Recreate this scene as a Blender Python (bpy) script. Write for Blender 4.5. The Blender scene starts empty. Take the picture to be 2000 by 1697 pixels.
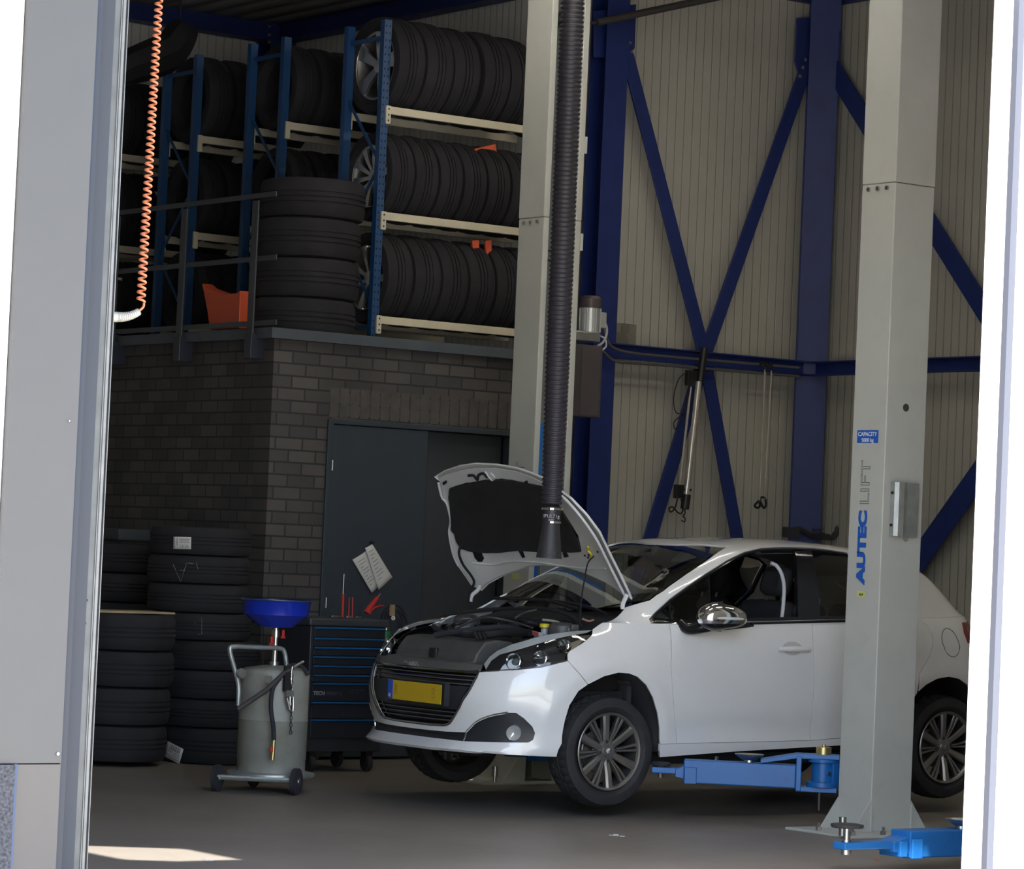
import bpy, math, random
import numpy as np
from mathutils import Vector, Matrix
from mathutils.geometry import delaunay_2d_cdt
from math import pi, sin, cos, radians as rad

sc = bpy.context.scene
COL = sc.collection
random.seed(7)

# ------------------------------------------------------------------ camera
IW, IH, FPX = 2000.0, 1697.0, 6150.0
YAW, PIT, ROL = rad(36.28), rad(2.10), rad(2.50)
CAM = np.array([0.0, 0.0, 1.47])
_f = np.array([sin(YAW) * cos(PIT), cos(YAW) * cos(PIT), sin(PIT)])
_r = np.array([cos(YAW), -sin(YAW), 0.0]); _u = np.cross(_r, _f)
RR = cos(ROL) * _r + sin(ROL) * _u
UU = cos(ROL) * _u - sin(ROL) * _r
FW = _f
cd = bpy.data.cameras.new('camera'); cam = bpy.data.objects.new('camera', cd); COL.objects.link(cam)
cd.sensor_fit = 'HORIZONTAL'; cd.sensor_width = 36.0; cd.lens = FPX * 36.0 / IW
cd.clip_start = 0.05; cd.clip_end = 300
cam.matrix_world = Matrix(((RR[0], UU[0], -FW[0], CAM[0]), (RR[1], UU[1], -FW[1], CAM[1]),
                           (RR[2], UU[2], -FW[2], CAM[2]), (0, 0, 0, 1)))
sc.camera = cam

# ------------------------------------------------------------------ world, sun, lamps, exposure
SUN_EL, SUN_AZ = rad(62), rad(40)          # azimuth measured from the door normal, sun stands front left
SUND = np.array([cos(SUN_EL) * sin(SUN_AZ), cos(SUN_EL) * cos(SUN_AZ), -sin(SUN_EL)])   # travel direction
world = bpy.data.worlds.new('world'); sc.world = world; world.use_nodes = True
wn = world.node_tree.nodes; wl = world.node_tree.links
bg = wn['Background']
sky = wn.new('ShaderNodeTexSky'); sky.sky_type = 'NISHITA'; sky.sun_disc = False
sky.sun_elevation = SUN_EL; sky.sun_rotation = pi + SUN_AZ; sky.air_density = 1.0; sky.dust_density = 2.0
wl.new(sky.outputs['Color'], bg.inputs['Color']); bg.inputs['Strength'].default_value = 0.17
sl = bpy.data.lights.new('sun', 'SUN'); sl.energy = 3.6; sl.angle = rad(0.53); sl.color = (1.0, 0.965, 0.91)
so = bpy.data.objects.new('sun', sl); COL.objects.link(so)
so.rotation_euler = Vector((-SUND[0], -SUND[1], -SUND[2])).to_track_quat('Z', 'Y').to_euler()
sc.view_settings.view_transform = 'Standard'; sc.view_settings.look = 'None'
sc.view_settings.gamma = 1.0; sc.view_settings.use_curve_mapping = False
sc.view_settings.exposure = 2.4
LAMP = 7.0                                  # emission of the fluorescent tubes over the car bay
sc.cycles.use_denoising = True
sc.cycles.max_bounces = 7; sc.cycles.diffuse_bounces = 4; sc.cycles.glossy_bounces = 4
sc.cycles.transmission_bounces = 6; sc.cycles.transparent_max_bounces = 12
sc.cycles.sample_clamp_indirect = 4.0; sc.cycles.caustics_reflective = False; sc.cycles.caustics_refractive = False

# ------------------------------------------------------------------ measuring rays: where a sight line meets a wall, floor or plane
def ray(px, py): return FW + RR * (px - IW / 2) / FPX - UU * (py - IH / 2) / FPX
def at_x(px, py, x): d = ray(px, py); return CAM + d * (x - CAM[0]) / d[0]
def at_y(px, py, y): d = ray(px, py); return CAM + d * (y - CAM[1]) / d[1]
def at_z(px, py, z): d = ray(px, py); return CAM + d * (z - CAM[2]) / d[2]
def proj(p):
    q = np.asarray(p, float) - CAM; z = q @ FW
    return np.array([IW / 2 + FPX * (q @ RR) / z, IH / 2 - FPX * (q @ UU) / z])

# ------------------------------------------------------------------ materials
MATS = {}
def mat(name, col, rough=0.6, metal=0.0, spec=0.5, var=0.0, vscale=6.0, bump=0.0, bscale=40.0, coat=0.0, emis=None, estr=0.0,
        dirt=None, dscale=3.0, damt=0.0):
    if name in MATS: return MATS[name]
    m = bpy.data.materials.new(name); m.use_nodes = True
    nt = m.node_tree; n = nt.nodes; L = nt.links; b = n['Principled BSDF']
    b.inputs['Base Color'].default_value = (*col, 1); b.inputs['Roughness'].default_value = rough
    b.inputs['Metallic'].default_value = metal; b.inputs['Specular IOR Level'].default_value = spec
    b.inputs['Coat Weight'].default_value = coat; b.inputs['Coat Roughness'].default_value = 0.04
    tc = n.new('ShaderNodeTexCoord')
    if var > 0 or damt > 0:
        nz = n.new('ShaderNodeTexNoise'); nz.inputs['Scale'].default_value = vscale; nz.inputs['Detail'].default_value = 5
        L.new(tc.outputs['Object'], nz.inputs['Vector'])
        mr = n.new('ShaderNodeMapRange'); mr.inputs[1].default_value = 0.3; mr.inputs[2].default_value = 0.7
        mr.inputs[3].default_value = 1 - var; mr.inputs[4].default_value = 1 + var
        L.new(nz.outputs['Fac'], mr.inputs[0])
        mx = n.new('ShaderNodeMixRGB'); mx.blend_type = 'MULTIPLY'; mx.inputs[0].default_value = 1
        mx.inputs[1].default_value = (*col, 1); L.new(mr.outputs[0], mx.inputs[2])
        out = mx.outputs[0]
        if damt > 0:
            n2 = n.new('ShaderNodeTexNoise'); n2.inputs['Scale'].default_value = dscale; n2.inputs['Detail'].default_value = 8
            n2.inputs['Roughness'].default_value = 0.7; L.new(tc.outputs['Object'], n2.inputs['Vector'])
            m2 = n.new('ShaderNodeMapRange'); m2.inputs[1].default_value = 0.5; m2.inputs[2].default_value = 0.72
            m2.inputs[3].default_value = 0; m2.inputs[4].default_value = damt; L.new(n2.outputs['Fac'], m2.inputs[0])
            m3 = n.new('ShaderNodeMixRGB'); L.new(m2.outputs[0], m3.inputs[0]); L.new(out, m3.inputs[1])
            m3.inputs[2].default_value = (*(dirt or (0.1, 0.09, 0.08)), 1); out = m3.outputs[0]
        L.new(out, b.inputs['Base Color'])
    if bump > 0:
        nb = n.new('ShaderNodeTexNoise'); nb.inputs['Scale'].default_value = bscale; nb.inputs['Detail'].default_value = 4
        L.new(tc.outputs['Object'], nb.inputs['Vector'])
        bp = n.new('ShaderNodeBump'); bp.inputs['Strength'].default_value = bump; bp.inputs['Distance'].default_value = 0.01
        L.new(nb.outputs['Fac'], bp.inputs['Height']); L.new(bp.outputs[0], b.inputs['Normal'])
    if emis:
        b.inputs['Emission Color'].default_value = (*emis, 1); b.inputs['Emission Strength'].default_value = estr
    MATS[name] = m; return m

def math_node(nt, op, a, b=None, c=None):
    nd = nt.nodes.new('ShaderNodeMath'); nd.operation = op
    for i, v in enumerate((a, b, c)):
        if v is None: continue
        if isinstance(v, (int, float)): nd.inputs[i].default_value = v
        else: nt.links.new(v, nd.inputs[i])
    return nd.outputs[0]

def rib_mat(name, col, axis, period, groove=0.10, depth=0.004, rough=0.5, second=None):
    """profiled sheet: fine vertical grooves that repeat along one world axis"""
    m = bpy.data.materials.new(name); m.use_nodes = True; nt = m.node_tree; L = nt.links; b = nt.nodes['Principled BSDF']
    b.inputs['Roughness'].default_value = rough
    tc = nt.nodes.new('ShaderNodeTexCoord'); sp = nt.nodes.new('ShaderNodeSeparateXYZ'); L.new(tc.outputs['Object'], sp.inputs[0])
    v = sp.outputs[axis]
    f = math_node(nt, 'FRACT', math_node(nt, 'DIVIDE', v, period))
    d = math_node(nt, 'ABSOLUTE', math_node(nt, 'SUBTRACT', f, 0.5))
    g = math_node(nt, 'SMOOTH_MIN', math_node(nt, 'DIVIDE', math_node(nt, 'SUBTRACT', 0.5, d), groove), 1.0, 0.2)
    if second:
        f2 = math_node(nt, 'FRACT', math_node(nt, 'DIVIDE', v, second))
        d2 = math_node(nt, 'ABSOLUTE', math_node(nt, 'SUBTRACT', f2, 0.5))
        g2 = math_node(nt, 'MINIMUM', math_node(nt, 'DIVIDE', math_node(nt, 'SUBTRACT', 0.5, d2), 0.008), 1.0)
        g = math_node(nt, 'MULTIPLY', g, g2)
    nz = nt.nodes.new('ShaderNodeTexNoise'); nz.inputs['Scale'].default_value = 1.3; nz.inputs['Detail'].default_value = 4
    L.new(tc.outputs['Object'], nz.inputs['Vector'])
    k = math_node(nt, 'MULTIPLY_ADD', nz.outputs['Fac'], 0.22, 0.89)
    k2 = math_node(nt, 'MULTIPLY', k, math_node(nt, 'MULTIPLY_ADD', g, 0.42, 0.58))  # shade inside the grooves is put into the colour as well
    mx = nt.nodes.new('ShaderNodeMixRGB'); mx.blend_type = 'MULTIPLY'; mx.inputs[0].default_value = 1
    mx.inputs[1].default_value = (*col, 1); L.new(k2, mx.inputs[2]); L.new(mx.outputs[0], b.inputs['Base Color'])
    bp = nt.nodes.new('ShaderNodeBump'); bp.inputs['Strength'].default_value = 0.7; bp.inputs['Distance'].default_value = depth
    L.new(g, bp.inputs['Height']); L.new(bp.outputs[0], b.inputs['Normal'])
    return m

def brick_mat(name, axis):
    m = bpy.data.materials.new(name); m.use_nodes = True; nt = m.node_tree; L = nt.links; b = nt.nodes['Principled BSDF']
    tc = nt.nodes.new('ShaderNodeTexCoord'); sp = nt.nodes.new('ShaderNodeSeparateXYZ'); L.new(tc.outputs['Object'], sp.inputs[0])
    cb = nt.nodes.new('ShaderNodeCombineXYZ'); L.new(sp.outputs[axis], cb.inputs[0]); L.new(sp.outputs[2], cb.inputs[1])
    bt = nt.nodes.new('ShaderNodeTexBrick'); L.new(cb.outputs[0], bt.inputs['Vector'])
    bt.inputs['Scale'].default_value = 1; bt.inputs['Brick Width'].default_value = 0.215; bt.inputs['Row Height'].default_value = 0.083
    bt.inputs['Mortar Size'].default_value = 0.0065; bt.inputs['Mortar Smooth'].default_value = 0.2; bt.inputs['Bias'].default_value = 0.0
    bt.inputs['Color1'].default_value = (0.096, 0.087, 0.084, 1); bt.inputs['Color2'].default_value = (0.056, 0.053, 0.055, 1)
    bt.inputs['Mortar'].default_value = (0.028, 0.028, 0.032, 1)
    nz = nt.nodes.new('ShaderNodeTexNoise'); nz.inputs['Scale'].default_value = 2.2; nz.inputs['Detail'].default_value = 6
    L.new(tc.outputs['Object'], nz.inputs['Vector'])
    mx = nt.nodes.new('ShaderNodeMixRGB'); mx.blend_type = 'MULTIPLY'; mx.inputs[0].default_value = 1
    L.new(bt.outputs['Color'], mx.inputs[1]); L.new(math_node(nt, 'MULTIPLY_ADD', nz.outputs['Fac'], 0.9, 0.55), mx.inputs[2])
    L.new(mx.outputs[0], b.inputs['Base Color']); b.inputs['Roughness'].default_value = 0.85
    n2 = nt.nodes.new('ShaderNodeTexNoise'); n2.inputs['Scale'].default_value = 45; L.new(tc.outputs['Object'], n2.inputs['Vector'])
    h = math_node(nt, 'ADD', math_node(nt, 'SUBTRACT', 1.0, bt.outputs['Fac']), math_node(nt, 'MULTIPLY', n2.outputs['Fac'], 0.35))
    bp = nt.nodes.new('ShaderNodeBump'); bp.inputs['Strength'].default_value = 0.6; bp.inputs['Distance'].default_value = 0.008
    L.new(h, bp.inputs['Height']); L.new(bp.outputs[0], b.inputs['Normal'])
    return m

def floor_mat():
    m = bpy.data.materials.new('floor_concrete'); m.use_nodes = True; nt = m.node_tree; L = nt.links; b = nt.nodes['Principled BSDF']
    tc = nt.nodes.new('ShaderNodeTexCoord')
    a = nt.nodes.new('ShaderNodeTexNoise'); a.inputs['Scale'].default_value = 0.7; a.inputs['Detail'].default_value = 9; a.inputs['Roughness'].default_value = 0.65
    L.new(tc.outputs['Object'], a.inputs['Vector'])
    cr = nt.nodes.new('ShaderNodeValToRGB'); L.new(a.outputs['Fac'], cr.inputs[0])
    cr.color_ramp.elements[0].position = 0.3; cr.color_ramp.elements[0].color = (0.155, 0.134, 0.113, 1)
    cr.color_ramp.elements[1].position = 0.72; cr.color_ramp.elements[1].color = (0.220, 0.197, 0.170, 1)
    c = nt.nodes.new('ShaderNodeTexNoise'); c.inputs['Scale'].default_value = 9; c.inputs['Detail'].default_value = 8; c.inputs['Roughness'].default_value = 0.8
    mp = nt.nodes.new('ShaderNodeMapping'); mp.inputs['Scale'].default_value = (1, 3.0, 1); mp.inputs['Rotation'].default_value = (0, 0, 0.5)
    L.new(tc.outputs['Object'], mp.inputs[0]); L.new(mp.outputs[0], c.inputs['Vector'])
    mx = nt.nodes.new('ShaderNodeMixRGB'); mx.blend_type = 'MULTIPLY'; mx.inputs[0].default_value = 1
    L.new(cr.outputs[0], mx.inputs[1]); L.new(math_node(nt, 'MULTIPLY_ADD', c.outputs['Fac'], 0.5, 0.75), mx.inputs[2])
    L.new(mx.outputs[0], b.inputs['Base Color'])
    L.new(math_node(nt, 'MULTIPLY_ADD', c.outputs['Fac'], 0.3, 0.32), b.inputs['Roughness'])
    bp = nt.nodes.new('ShaderNodeBump'); bp.inputs['Strength'].default_value = 0.12; bp.inputs['Distance'].default_value = 0.004
    L.new(c.outputs['Fac'], bp.inputs['Height']); L.new(bp.outputs[0], b.inputs['Normal'])
    return m

def glass_mat(name, tint, refl=1.0, rough=0.0):
    m = bpy.data.materials.new(name); m.use_nodes = True; nt = m.node_tree; n = nt.nodes; L = nt.links
    n.remove(n['Principled BSDF']); out = n['Material Output']
    t = n.new('ShaderNodeBsdfTransparent'); t.inputs[0].default_value = (*tint, 1)
    g = n.new('ShaderNodeBsdfGlossy'); g.inputs['Roughness'].default_value = rough; g.inputs[0].default_value = (1, 1, 1, 1)
    fr = n.new('ShaderNodeFresnel'); fr.inputs[0].default_value = 1.5
    f = math_node(nt, 'MULTIPLY', fr.outputs[0], refl)
    mx = n.new('ShaderNodeMixShader'); L.new(f, mx.inputs[0]); L.new(t.outputs[0], mx.inputs[1]); L.new(g.outputs[0], mx.inputs[2])
    L.new(mx.outputs[0], out.inputs[0]); return m

# ------------------------------------------------------------------ geometry helpers
class MB:
    def __init__(s): s.v = []; s.f = []
    def add(s, vs, fs):
        o = len(s.v); s.v += [tuple(map(float, p)) for p in vs]; s.f += [tuple(i + o for i in f) for f in fs]; return s
    def box(s, c, d, R=None):
        x, y, z = d[0] / 2, d[1] / 2, d[2] / 2
        P = [(-x, -y, -z), (x, -y, -z), (x, y, -z), (-x, y, -z), (-x, -y, z), (x, -y, z), (x, y, z), (-x, y, z)]
        if R is not None: P = [R @ Vector(p) for p in P]
        return s.add([(p[0] + c[0], p[1] + c[1], p[2] + c[2]) for p in P],
                     [(0, 3, 2, 1), (4, 5, 6, 7), (0, 1, 5, 4), (1, 2, 6, 5), (2, 3, 7, 6), (3, 0, 4, 7)])
    def bb(s, a, b): return s.box([(a[i] + b[i]) / 2 for i in range(3)], [abs(b[i] - a[i]) for i in range(3)])
    def beam(s, p0, p1, w, h, up=(0, 0, 1)):
        p0 = Vector(p0); p1 = Vector(p1); d = (p1 - p0); l = d.length; d.normalize()
        side = d.cross(Vector(up)); side.normalize(); u = side.cross(d)
        R = Matrix((d, side, u)).transposed(); return s.box((p0 + p1) / 2, (l, w, h), R)
    def tube(s, path, r, seg=10, cap=True, closed=False):
        P = [Vector(p) for p in path]; n = len(P); rs = r if isinstance(r, (list, tuple)) else [r] * n
        t0 = (P[1] - P[0]).normalized(); a = Vector((0, 0, 1)) if abs(t0.z) < 0.9 else Vector((1, 0, 0))
        nrm = t0.cross(a).normalized(); vs = []
        for i in range(n):
            if closed: t = P[(i + 1) % n] - P[i - 1]
            else: t = P[min(i + 1, n - 1)] - P[max(i - 1, 0)]
            t.normalize(); nrm = (nrm - t * nrm.dot(t)).normalized(); b = t.cross(nrm)
            for k in range(seg):
                an = 2 * pi * k / seg; vs.append(P[i] + (nrm * cos(an) + b * sin(an)) * rs[i])
        fs = []
        for i in range(n if closed else n - 1):
            j = (i + 1) % n
            for k in range(seg): fs.append((i * seg + k, i * seg + (k + 1) % seg, j * seg + (k + 1) % seg, j * seg + k))
        if cap and not closed: fs.append(tuple(reversed(range(seg)))); fs.append(tuple((n - 1) * seg + k for k in range(seg)))
        return s.add(vs, fs)
    def cyl(s, p0, p1, r, seg=24, r2=None): return s.tube([p0, p1], [r, r if r2 is None else r2], seg)
    def lathe(s, prof, c=(0, 0, 0), axis='Z', seg=32, closed=False, arc=(0, 2 * pi), rfun=None):
        """prof: (radius, height) points turned about an axis through c"""
        n = len(prof); full = abs(arc[1] - arc[0] - 2 * pi) < 1e-6; vs = []
        m = seg if full else seg + 1
        for k in range(m):
            a = arc[0] + (arc[1] - arc[0]) * k / seg
            for i, (r, h) in enumerate(prof):
                if rfun: r = rfun(i, k, r)
                x, y = r * cos(a), r * sin(a)
                p = {'Z': (x, y, h), 'X': (h, x, y), 'Y': (y, h, x)}[axis]
                vs.append((p[0] + c[0], p[1] + c[1], p[2] + c[2]))
        fs = []
        for k in range(seg):
            k2 = (k + 1) % m
            for i in range(n if closed else n - 1):
                j = (i + 1) % n
                fs.append((k * n + i, k2 * n + i, k2 * n + j, k * n + j))
        return s.add(vs, fs)
    def prism(s, poly, f0, f1):
        """poly: 2D points, f0/f1 map a 2D point to the two faces"""
        n = len(poly); vs = [f0(*p) for p in poly] + [f1(*p) for p in poly]
        fs = [tuple(range(n)), tuple(reversed(range(n, 2 * n)))] + [(i, (i + 1) % n, n + (i + 1) % n, n + i) for i in range(n)]
        return s.add(vs, fs)
    def build(s, name, m, parent=None, bev=0.0, smooth=True, seg=2, recalc=True, ang=35):
        me = bpy.data.meshes.new(name); off = Vector((0, 0, 0)); Ri = None
        vs = s.v
        me.from_pydata(vs, [], s.f); me.update()
        if recalc:
            import bmesh
            bm = bmesh.new(); bm.from_mesh(me); bmesh.ops.recalc_face_normals(bm, faces=bm.faces); bm.to_mesh(me); bm.free()
        ms = m if isinstance(m, (list, tuple)) else [m]
        for q in ms: me.materials.append(q)
        o = bpy.data.objects.new(name, me); COL.objects.link(o)
        if parent is not None: o.parent = parent; 
        if smooth:
            me.polygons.foreach_set('use_smooth', [True] * len(me.polygons))
            try: me.set_sharp_from_angle(angle=rad(ang))
            except Exception: pass
        if bev > 0:
            b = o.modifiers.new('bevel', 'BEVEL'); b.width = bev; b.segments = seg; b.limit_method = 'ANGLE'; b.angle_limit = rad(40)
            b.harden_normals = False
        return o

def thing(name, label, cat, loc=(0, 0, 0), rz=0.0, group=None):
    o = bpy.data.objects.new(name, None); COL.objects.link(o); o.location = tuple(map(float, loc)); o.rotation_euler = (0, 0, rz)
    o.empty_display_size = 0.1; o['label'] = label; o['category'] = cat
    if group: o['group'] = group
    return o
def tag(o, label, cat, group=None):
    o['label'] = label; o['category'] = cat
    if group: o['group'] = group
    return o
def struct(o): o['kind'] = 'structure'; return o
def dup(root, loc, rot=None, label=None, group=None):
    r = root.copy(); COL.objects.link(r); r.location = tuple(map(float, loc))
    if rot is not None: r.rotation_euler = rot
    if label: r['label'] = label
    if group: r['group'] = group
    for ch in list(root.children):
        c = ch.copy(); COL.objects.link(c); c.parent = r
        for g in ch.children:
            d = g.copy(); COL.objects.link(d); d.parent = c
    return r
def text(name, body, m, size, origin, xdir, ydir, parent=None, thick=0.0008, sx=1.0, bold=0.0, outline=False, align='LEFT', spacing=1.0):
    c = bpy.data.curves.new(name, 'FONT'); c.body = body; c.size = size; c.extrude = thick; c.offset = bold; c.align_x = align
    c.space_character = spacing
    if outline: c.fill_mode = 'NONE'; c.bevel_depth = size * 0.010; c.bevel_resolution = 0; c.extrude = 0
    o = bpy.data.objects.new(name, c); COL.objects.link(o); c.materials.append(m)
    X = Vector(xdir).normalized(); Y = Vector(ydir).normalized(); Z = X.cross(Y)
    M = Matrix((X * sx, Y, Z)).transposed().to_4x4(); M.translation = Vector(tuple(map(float, origin)))
    # turned into a mesh so the lettering is plain geometry
    dg = bpy.context.evaluated_depsgraph_get(); me = bpy.data.meshes.new_from_object(o.evaluated_get(dg))
    bpy.data.objects.remove(o); me.transform(M)
    if parent is not None: me.transform(parent.matrix_basis.inverted() if parent.parent is None else (parent.parent.matrix_basis @ parent.matrix_basis).inverted())
    o = bpy.data.objects.new(name, me); COL.objects.link(o)
    if len(me.materials) == 0: me.materials.append(m)
    if parent is not None: o.parent = parent
    return o
def cat_rom(P, n=6, closed=False):
    P = [np.array(p, float) for p in P]; out = []; N = len(P)
    for i in range(N if closed else N - 1):
        a = P[i - 1] if (i > 0 or closed) else P[0]; b = P[i]; c = P[(i + 1) % N]; d = P[(i + 2) % N] if (closed or i + 2 < N) else P[-1]
        for k in range(n):
            t = k / n; out.append(0.5 * ((2 * b) + (c - a) * t + (2 * a - 5 * b + 4 * c - d) * t * t + (3 * b - a - 3 * c + d) * t ** 3))
    if not closed: out.append(P[-1])
    return out
def part(mb, name, m, root, **k):
    """link a part whose points were given in world coordinates under an unrotated root"""
    L = root.location
    mb.v = [(p[0] - L[0], p[1] - L[1], p[2] - L[2]) for p in mb.v]
    return mb.build(name, m, root, **k)

M_ = dict(
    steel_blue=mat('steel_blue', (0.010, 0.026, 0.150), 0.5, var=0.1),
    dark_trim=mat('dark_trim', (0.035, 0.042, 0.058), 0.5),
    gutter=mat('gutter_grey', (0.075, 0.09, 0.11), 0.5, var=0.1),
    post=mat('lift_paint', (0.50, 0.51, 0.47), 0.42, var=0.04, vscale=3, dirt=(0.22, 0.20, 0.16), dscale=7, damt=0.10),
    arm=mat('arm_blue', (0.012, 0.135, 0.42), 0.4, var=0.06, dirt=(0.02, 0.05, 0.15), dscale=9, damt=0.3),
    chrome=mat('chrome', (0.85, 0.85, 0.85), 0.08, 1.0),
    steel=mat('bare_steel', (0.52, 0.52, 0.50), 0.3, 1.0, var=0.12, vscale=14),
    galv=mat('galvanised', (0.46, 0.49, 0.48), 0.42, 0.75, var=0.16, vscale=11, bump=0.1, bscale=30),
    rubber=mat('rubber', (0.021, 0.021, 0.027), 0.75, var=0.25, vscale=8, bump=0.15, bscale=60),
    dusty=mat('dusty_rubber', (0.017, 0.0165, 0.021), 0.85, var=0.2, vscale=5, dirt=(0.026, 0.023, 0.024), dscale=6, damt=0.4),
    black=mat('black_plastic', (0.012, 0.012, 0.014), 0.4),
    dull=mat('dull_black', (0.011, 0.011, 0.014), 0.9),
    greyplastic=mat('grey_plastic', (0.085, 0.083, 0.082), 0.45, var=0.15, vscale=9, dirt=(0.13, 0.12, 0.10), dscale=8, damt=0.5),
    cream=mat('rack_beam_cream', (0.62, 0.57, 0.43), 0.5, var=0.06),
    rackblue=mat('rack_blue', (0.009, 0.055, 0.16), 0.5, var=0.08),
    white=mat('white_coat', (0.80, 0.80, 0.79), 0.4),
    paper=mat('paper', (0.72, 0.71, 0.68), 0.8),
    ink=mat('ink', (0.02, 0.02, 0.025), 0.7),
    orange=mat('orange_plastic', (0.68, 0.10, 0.035), 0.45),
    cord=mat('orange_cord', (0.56, 0.185, 0.085), 0.45),
    ivory=mat('ivory_sleeve', (0.36, 0.345, 0.29), 0.55, var=0.1),
    red=mat('red_plastic', (0.55, 0.03, 0.025), 0.4),
    yellow=mat('yellow_plastic', (0.75, 0.62, 0.03), 0.4),
    brass=mat('brass', (0.55, 0.45, 0.20), 0.35, 0.9, var=0.1),
    textblue=mat('text_blue', (0.010, 0.10, 0.48), 0.5),
)
# ================================================================== the hall
YD = 9.6                                     # outer face of the front wall
YA, XB = 18.75, 16.70                        # bracing wall behind the car, wall at the right
XS, YC = 14.62, 23.6                         # the hall is deeper on the left: return wall and far wall
ZR = 5.98
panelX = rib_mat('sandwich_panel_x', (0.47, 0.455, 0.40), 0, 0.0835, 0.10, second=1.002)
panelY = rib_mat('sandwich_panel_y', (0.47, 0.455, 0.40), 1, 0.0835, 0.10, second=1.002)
deck = rib_mat('roof_deck', (0.30, 0.29, 0.28), 0, 0.25, 0.35, depth=0.05)

def slab(name, a, b, m, **k): return struct(MB().bb(a, b).build(name, m, smooth=False, **k))
flo = slab('floor', (2.0, YD - 0.05, -0.2), (18, 25, 0.0), floor_mat())
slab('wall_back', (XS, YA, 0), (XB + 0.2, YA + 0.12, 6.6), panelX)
slab('wall_return', (XS, YA + 0.12, 0), (XS + 0.12, YC, 6.6), rib_mat('sandwich_panel_ret_lit', (0.74, 0.74, 0.72), 1, 0.0835, 0.10, second=1.002))  # paler than the back wall panels, extra light put into the colour
slab('wall_far', (2.0, YC, 0), (XS + 0.12, YC + 0.12, 6.6), rib_mat('sandwich_panel_far_lit', (0.74, 0.74, 0.72), 0, 0.0835, 0.10, second=1.002))  # whiter panel colour stands in for more light on this wall
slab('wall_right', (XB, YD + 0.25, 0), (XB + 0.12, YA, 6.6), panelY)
slab('wall_left', (2.0, YD + 0.25, 0), (2.12, YC, 6.6), panelY)
# ground outside
slab('ground', (-30, -30, -0.25), (40, YD - 0.05, -0.01), mat('paving', (0.56, 0.54, 0.50), 0.85, var=0.12, vscale=1.5, bump=0.2, bscale=9))

# ceiling deck with an added opening, shaped to drop the patch of sun on the floor
patch = [at_z(-40, 1646, 0), at_z(360, 1657.5, 0), at_z(530, 1690, 0), at_z(240, 1681, 0)]
d1 = patch[2] - patch[3]
patch[0] = patch[1] - d1 * 1.02
t_ = (ZR + 0.02) / (-SUND[2])
hole = [tuple((p - SUND * t_)[:2]) for p in patch]
def cdt_fill(outer, holes):
    pts = [Vector(p) for p in outer]; ed = [(i, (i + 1) % len(outer)) for i in range(len(outer))]
    for h in holes:
        o = len(pts); pts += [Vector(p) for p in h]; ed += [(o + i, o + (i + 1) % len(h)) for i in range(len(h))]
    V, E, F, *_ = delaunay_2d_cdt(pts, ed, [], 0, 1e-6)
    F2 = []
    for f in F:
        c = sum((V[i] for i in f), Vector((0, 0))) / len(f)
        if inside(c, outer) and not any(inside(c, h) for h in holes): F2.append(tuple(f))
    return V, F2
def inside(p, poly):
    x, y = p[0], p[1]; r = False; n = len(poly); j = n - 1
    for i in range(n):
        xi, yi = poly[i][0], poly[i][1]; xj, yj = poly[j][0], poly[j][1]
        if (yi > y) != (yj > y) and x < (xj - xi) * (y - yi) / (yj - yi) + xi: r = not r
        j = i
    return r
V, F2 = cdt_fill([(2.0, YD + 0.02), (XB + 0.1, YD + 0.02), (XB + 0.1, YA + 0.1), (XS + 0.1, YA + 0.1), (XS + 0.1, YC + 0.1), (2.0, YC + 0.1)], [hole])
mb = MB(); mb.add([(v[0], v[1], ZR) for v in V], F2)
ce = mb.build('ceiling', deck, smooth=False); struct(ce)
so_ = ce.modifiers.new('thick', 'SOLIDIFY'); so_.thickness = 0.12; so_.offset = 1.0
# make sure the deck thickens upwards
if ce.data.polygons[0].normal.z < 0: ce.data.flip_normals()

# front wall with the door opening (the sectional door is raised)
JL = at_y(148.5, 848, YD); JR = at_y(1911, 848, YD + 0.13)
XL, XR = JL[0], JR[0]
ZH = 3.95
facade = mat('facade_white', (0.82, 0.80, 0.77), 0.6, var=0.02)
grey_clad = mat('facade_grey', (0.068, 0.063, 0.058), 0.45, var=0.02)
xg0 = at_y(15, 700, YD)[0]
slab('wall_front', (2.0, YD, 0), (xg0 - 0.002, YD + 0.25, ZR + 0.5), facade)
slab('wall_front', (XR, YD, 0), (XB + 0.12, YD + 0.13, ZR + 0.5), facade)
slab('wall_front', (xg0, YD + 0.02, ZH), (XR, YD + 0.13, ZR + 0.5), facade)
# grey cladding beside the door, jamb trim, guide rail
zj = at_y(60, 1491.5, YD)[2]
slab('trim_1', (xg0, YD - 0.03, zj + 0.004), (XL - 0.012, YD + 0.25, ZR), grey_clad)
xc0 = at_y(20, 1600, YD)[0]
slab('trim_2', (xc0, YD - 0.028, 0), (XL - 0.012, YD + 0.25, zj), mat('cream_panel', (0.080, 0.070, 0.061), 0.5))
slab('trim_3', (xc0 - 0.012, YD - 0.034, 0), (xc0 - 0.001, YD, zj + 0.002), mat('navy_trim', (0.035, 0.06, 0.13), 0.4))
slab('trim_4', (2.0, YD - 0.045, 0), (xc0 - 0.014, YD - 0.002, zj), mat('plinth_speckle', (0.05, 0.05, 0.055), 0.9, var=0.7, vscale=90, bump=0.6, bscale=90))
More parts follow.
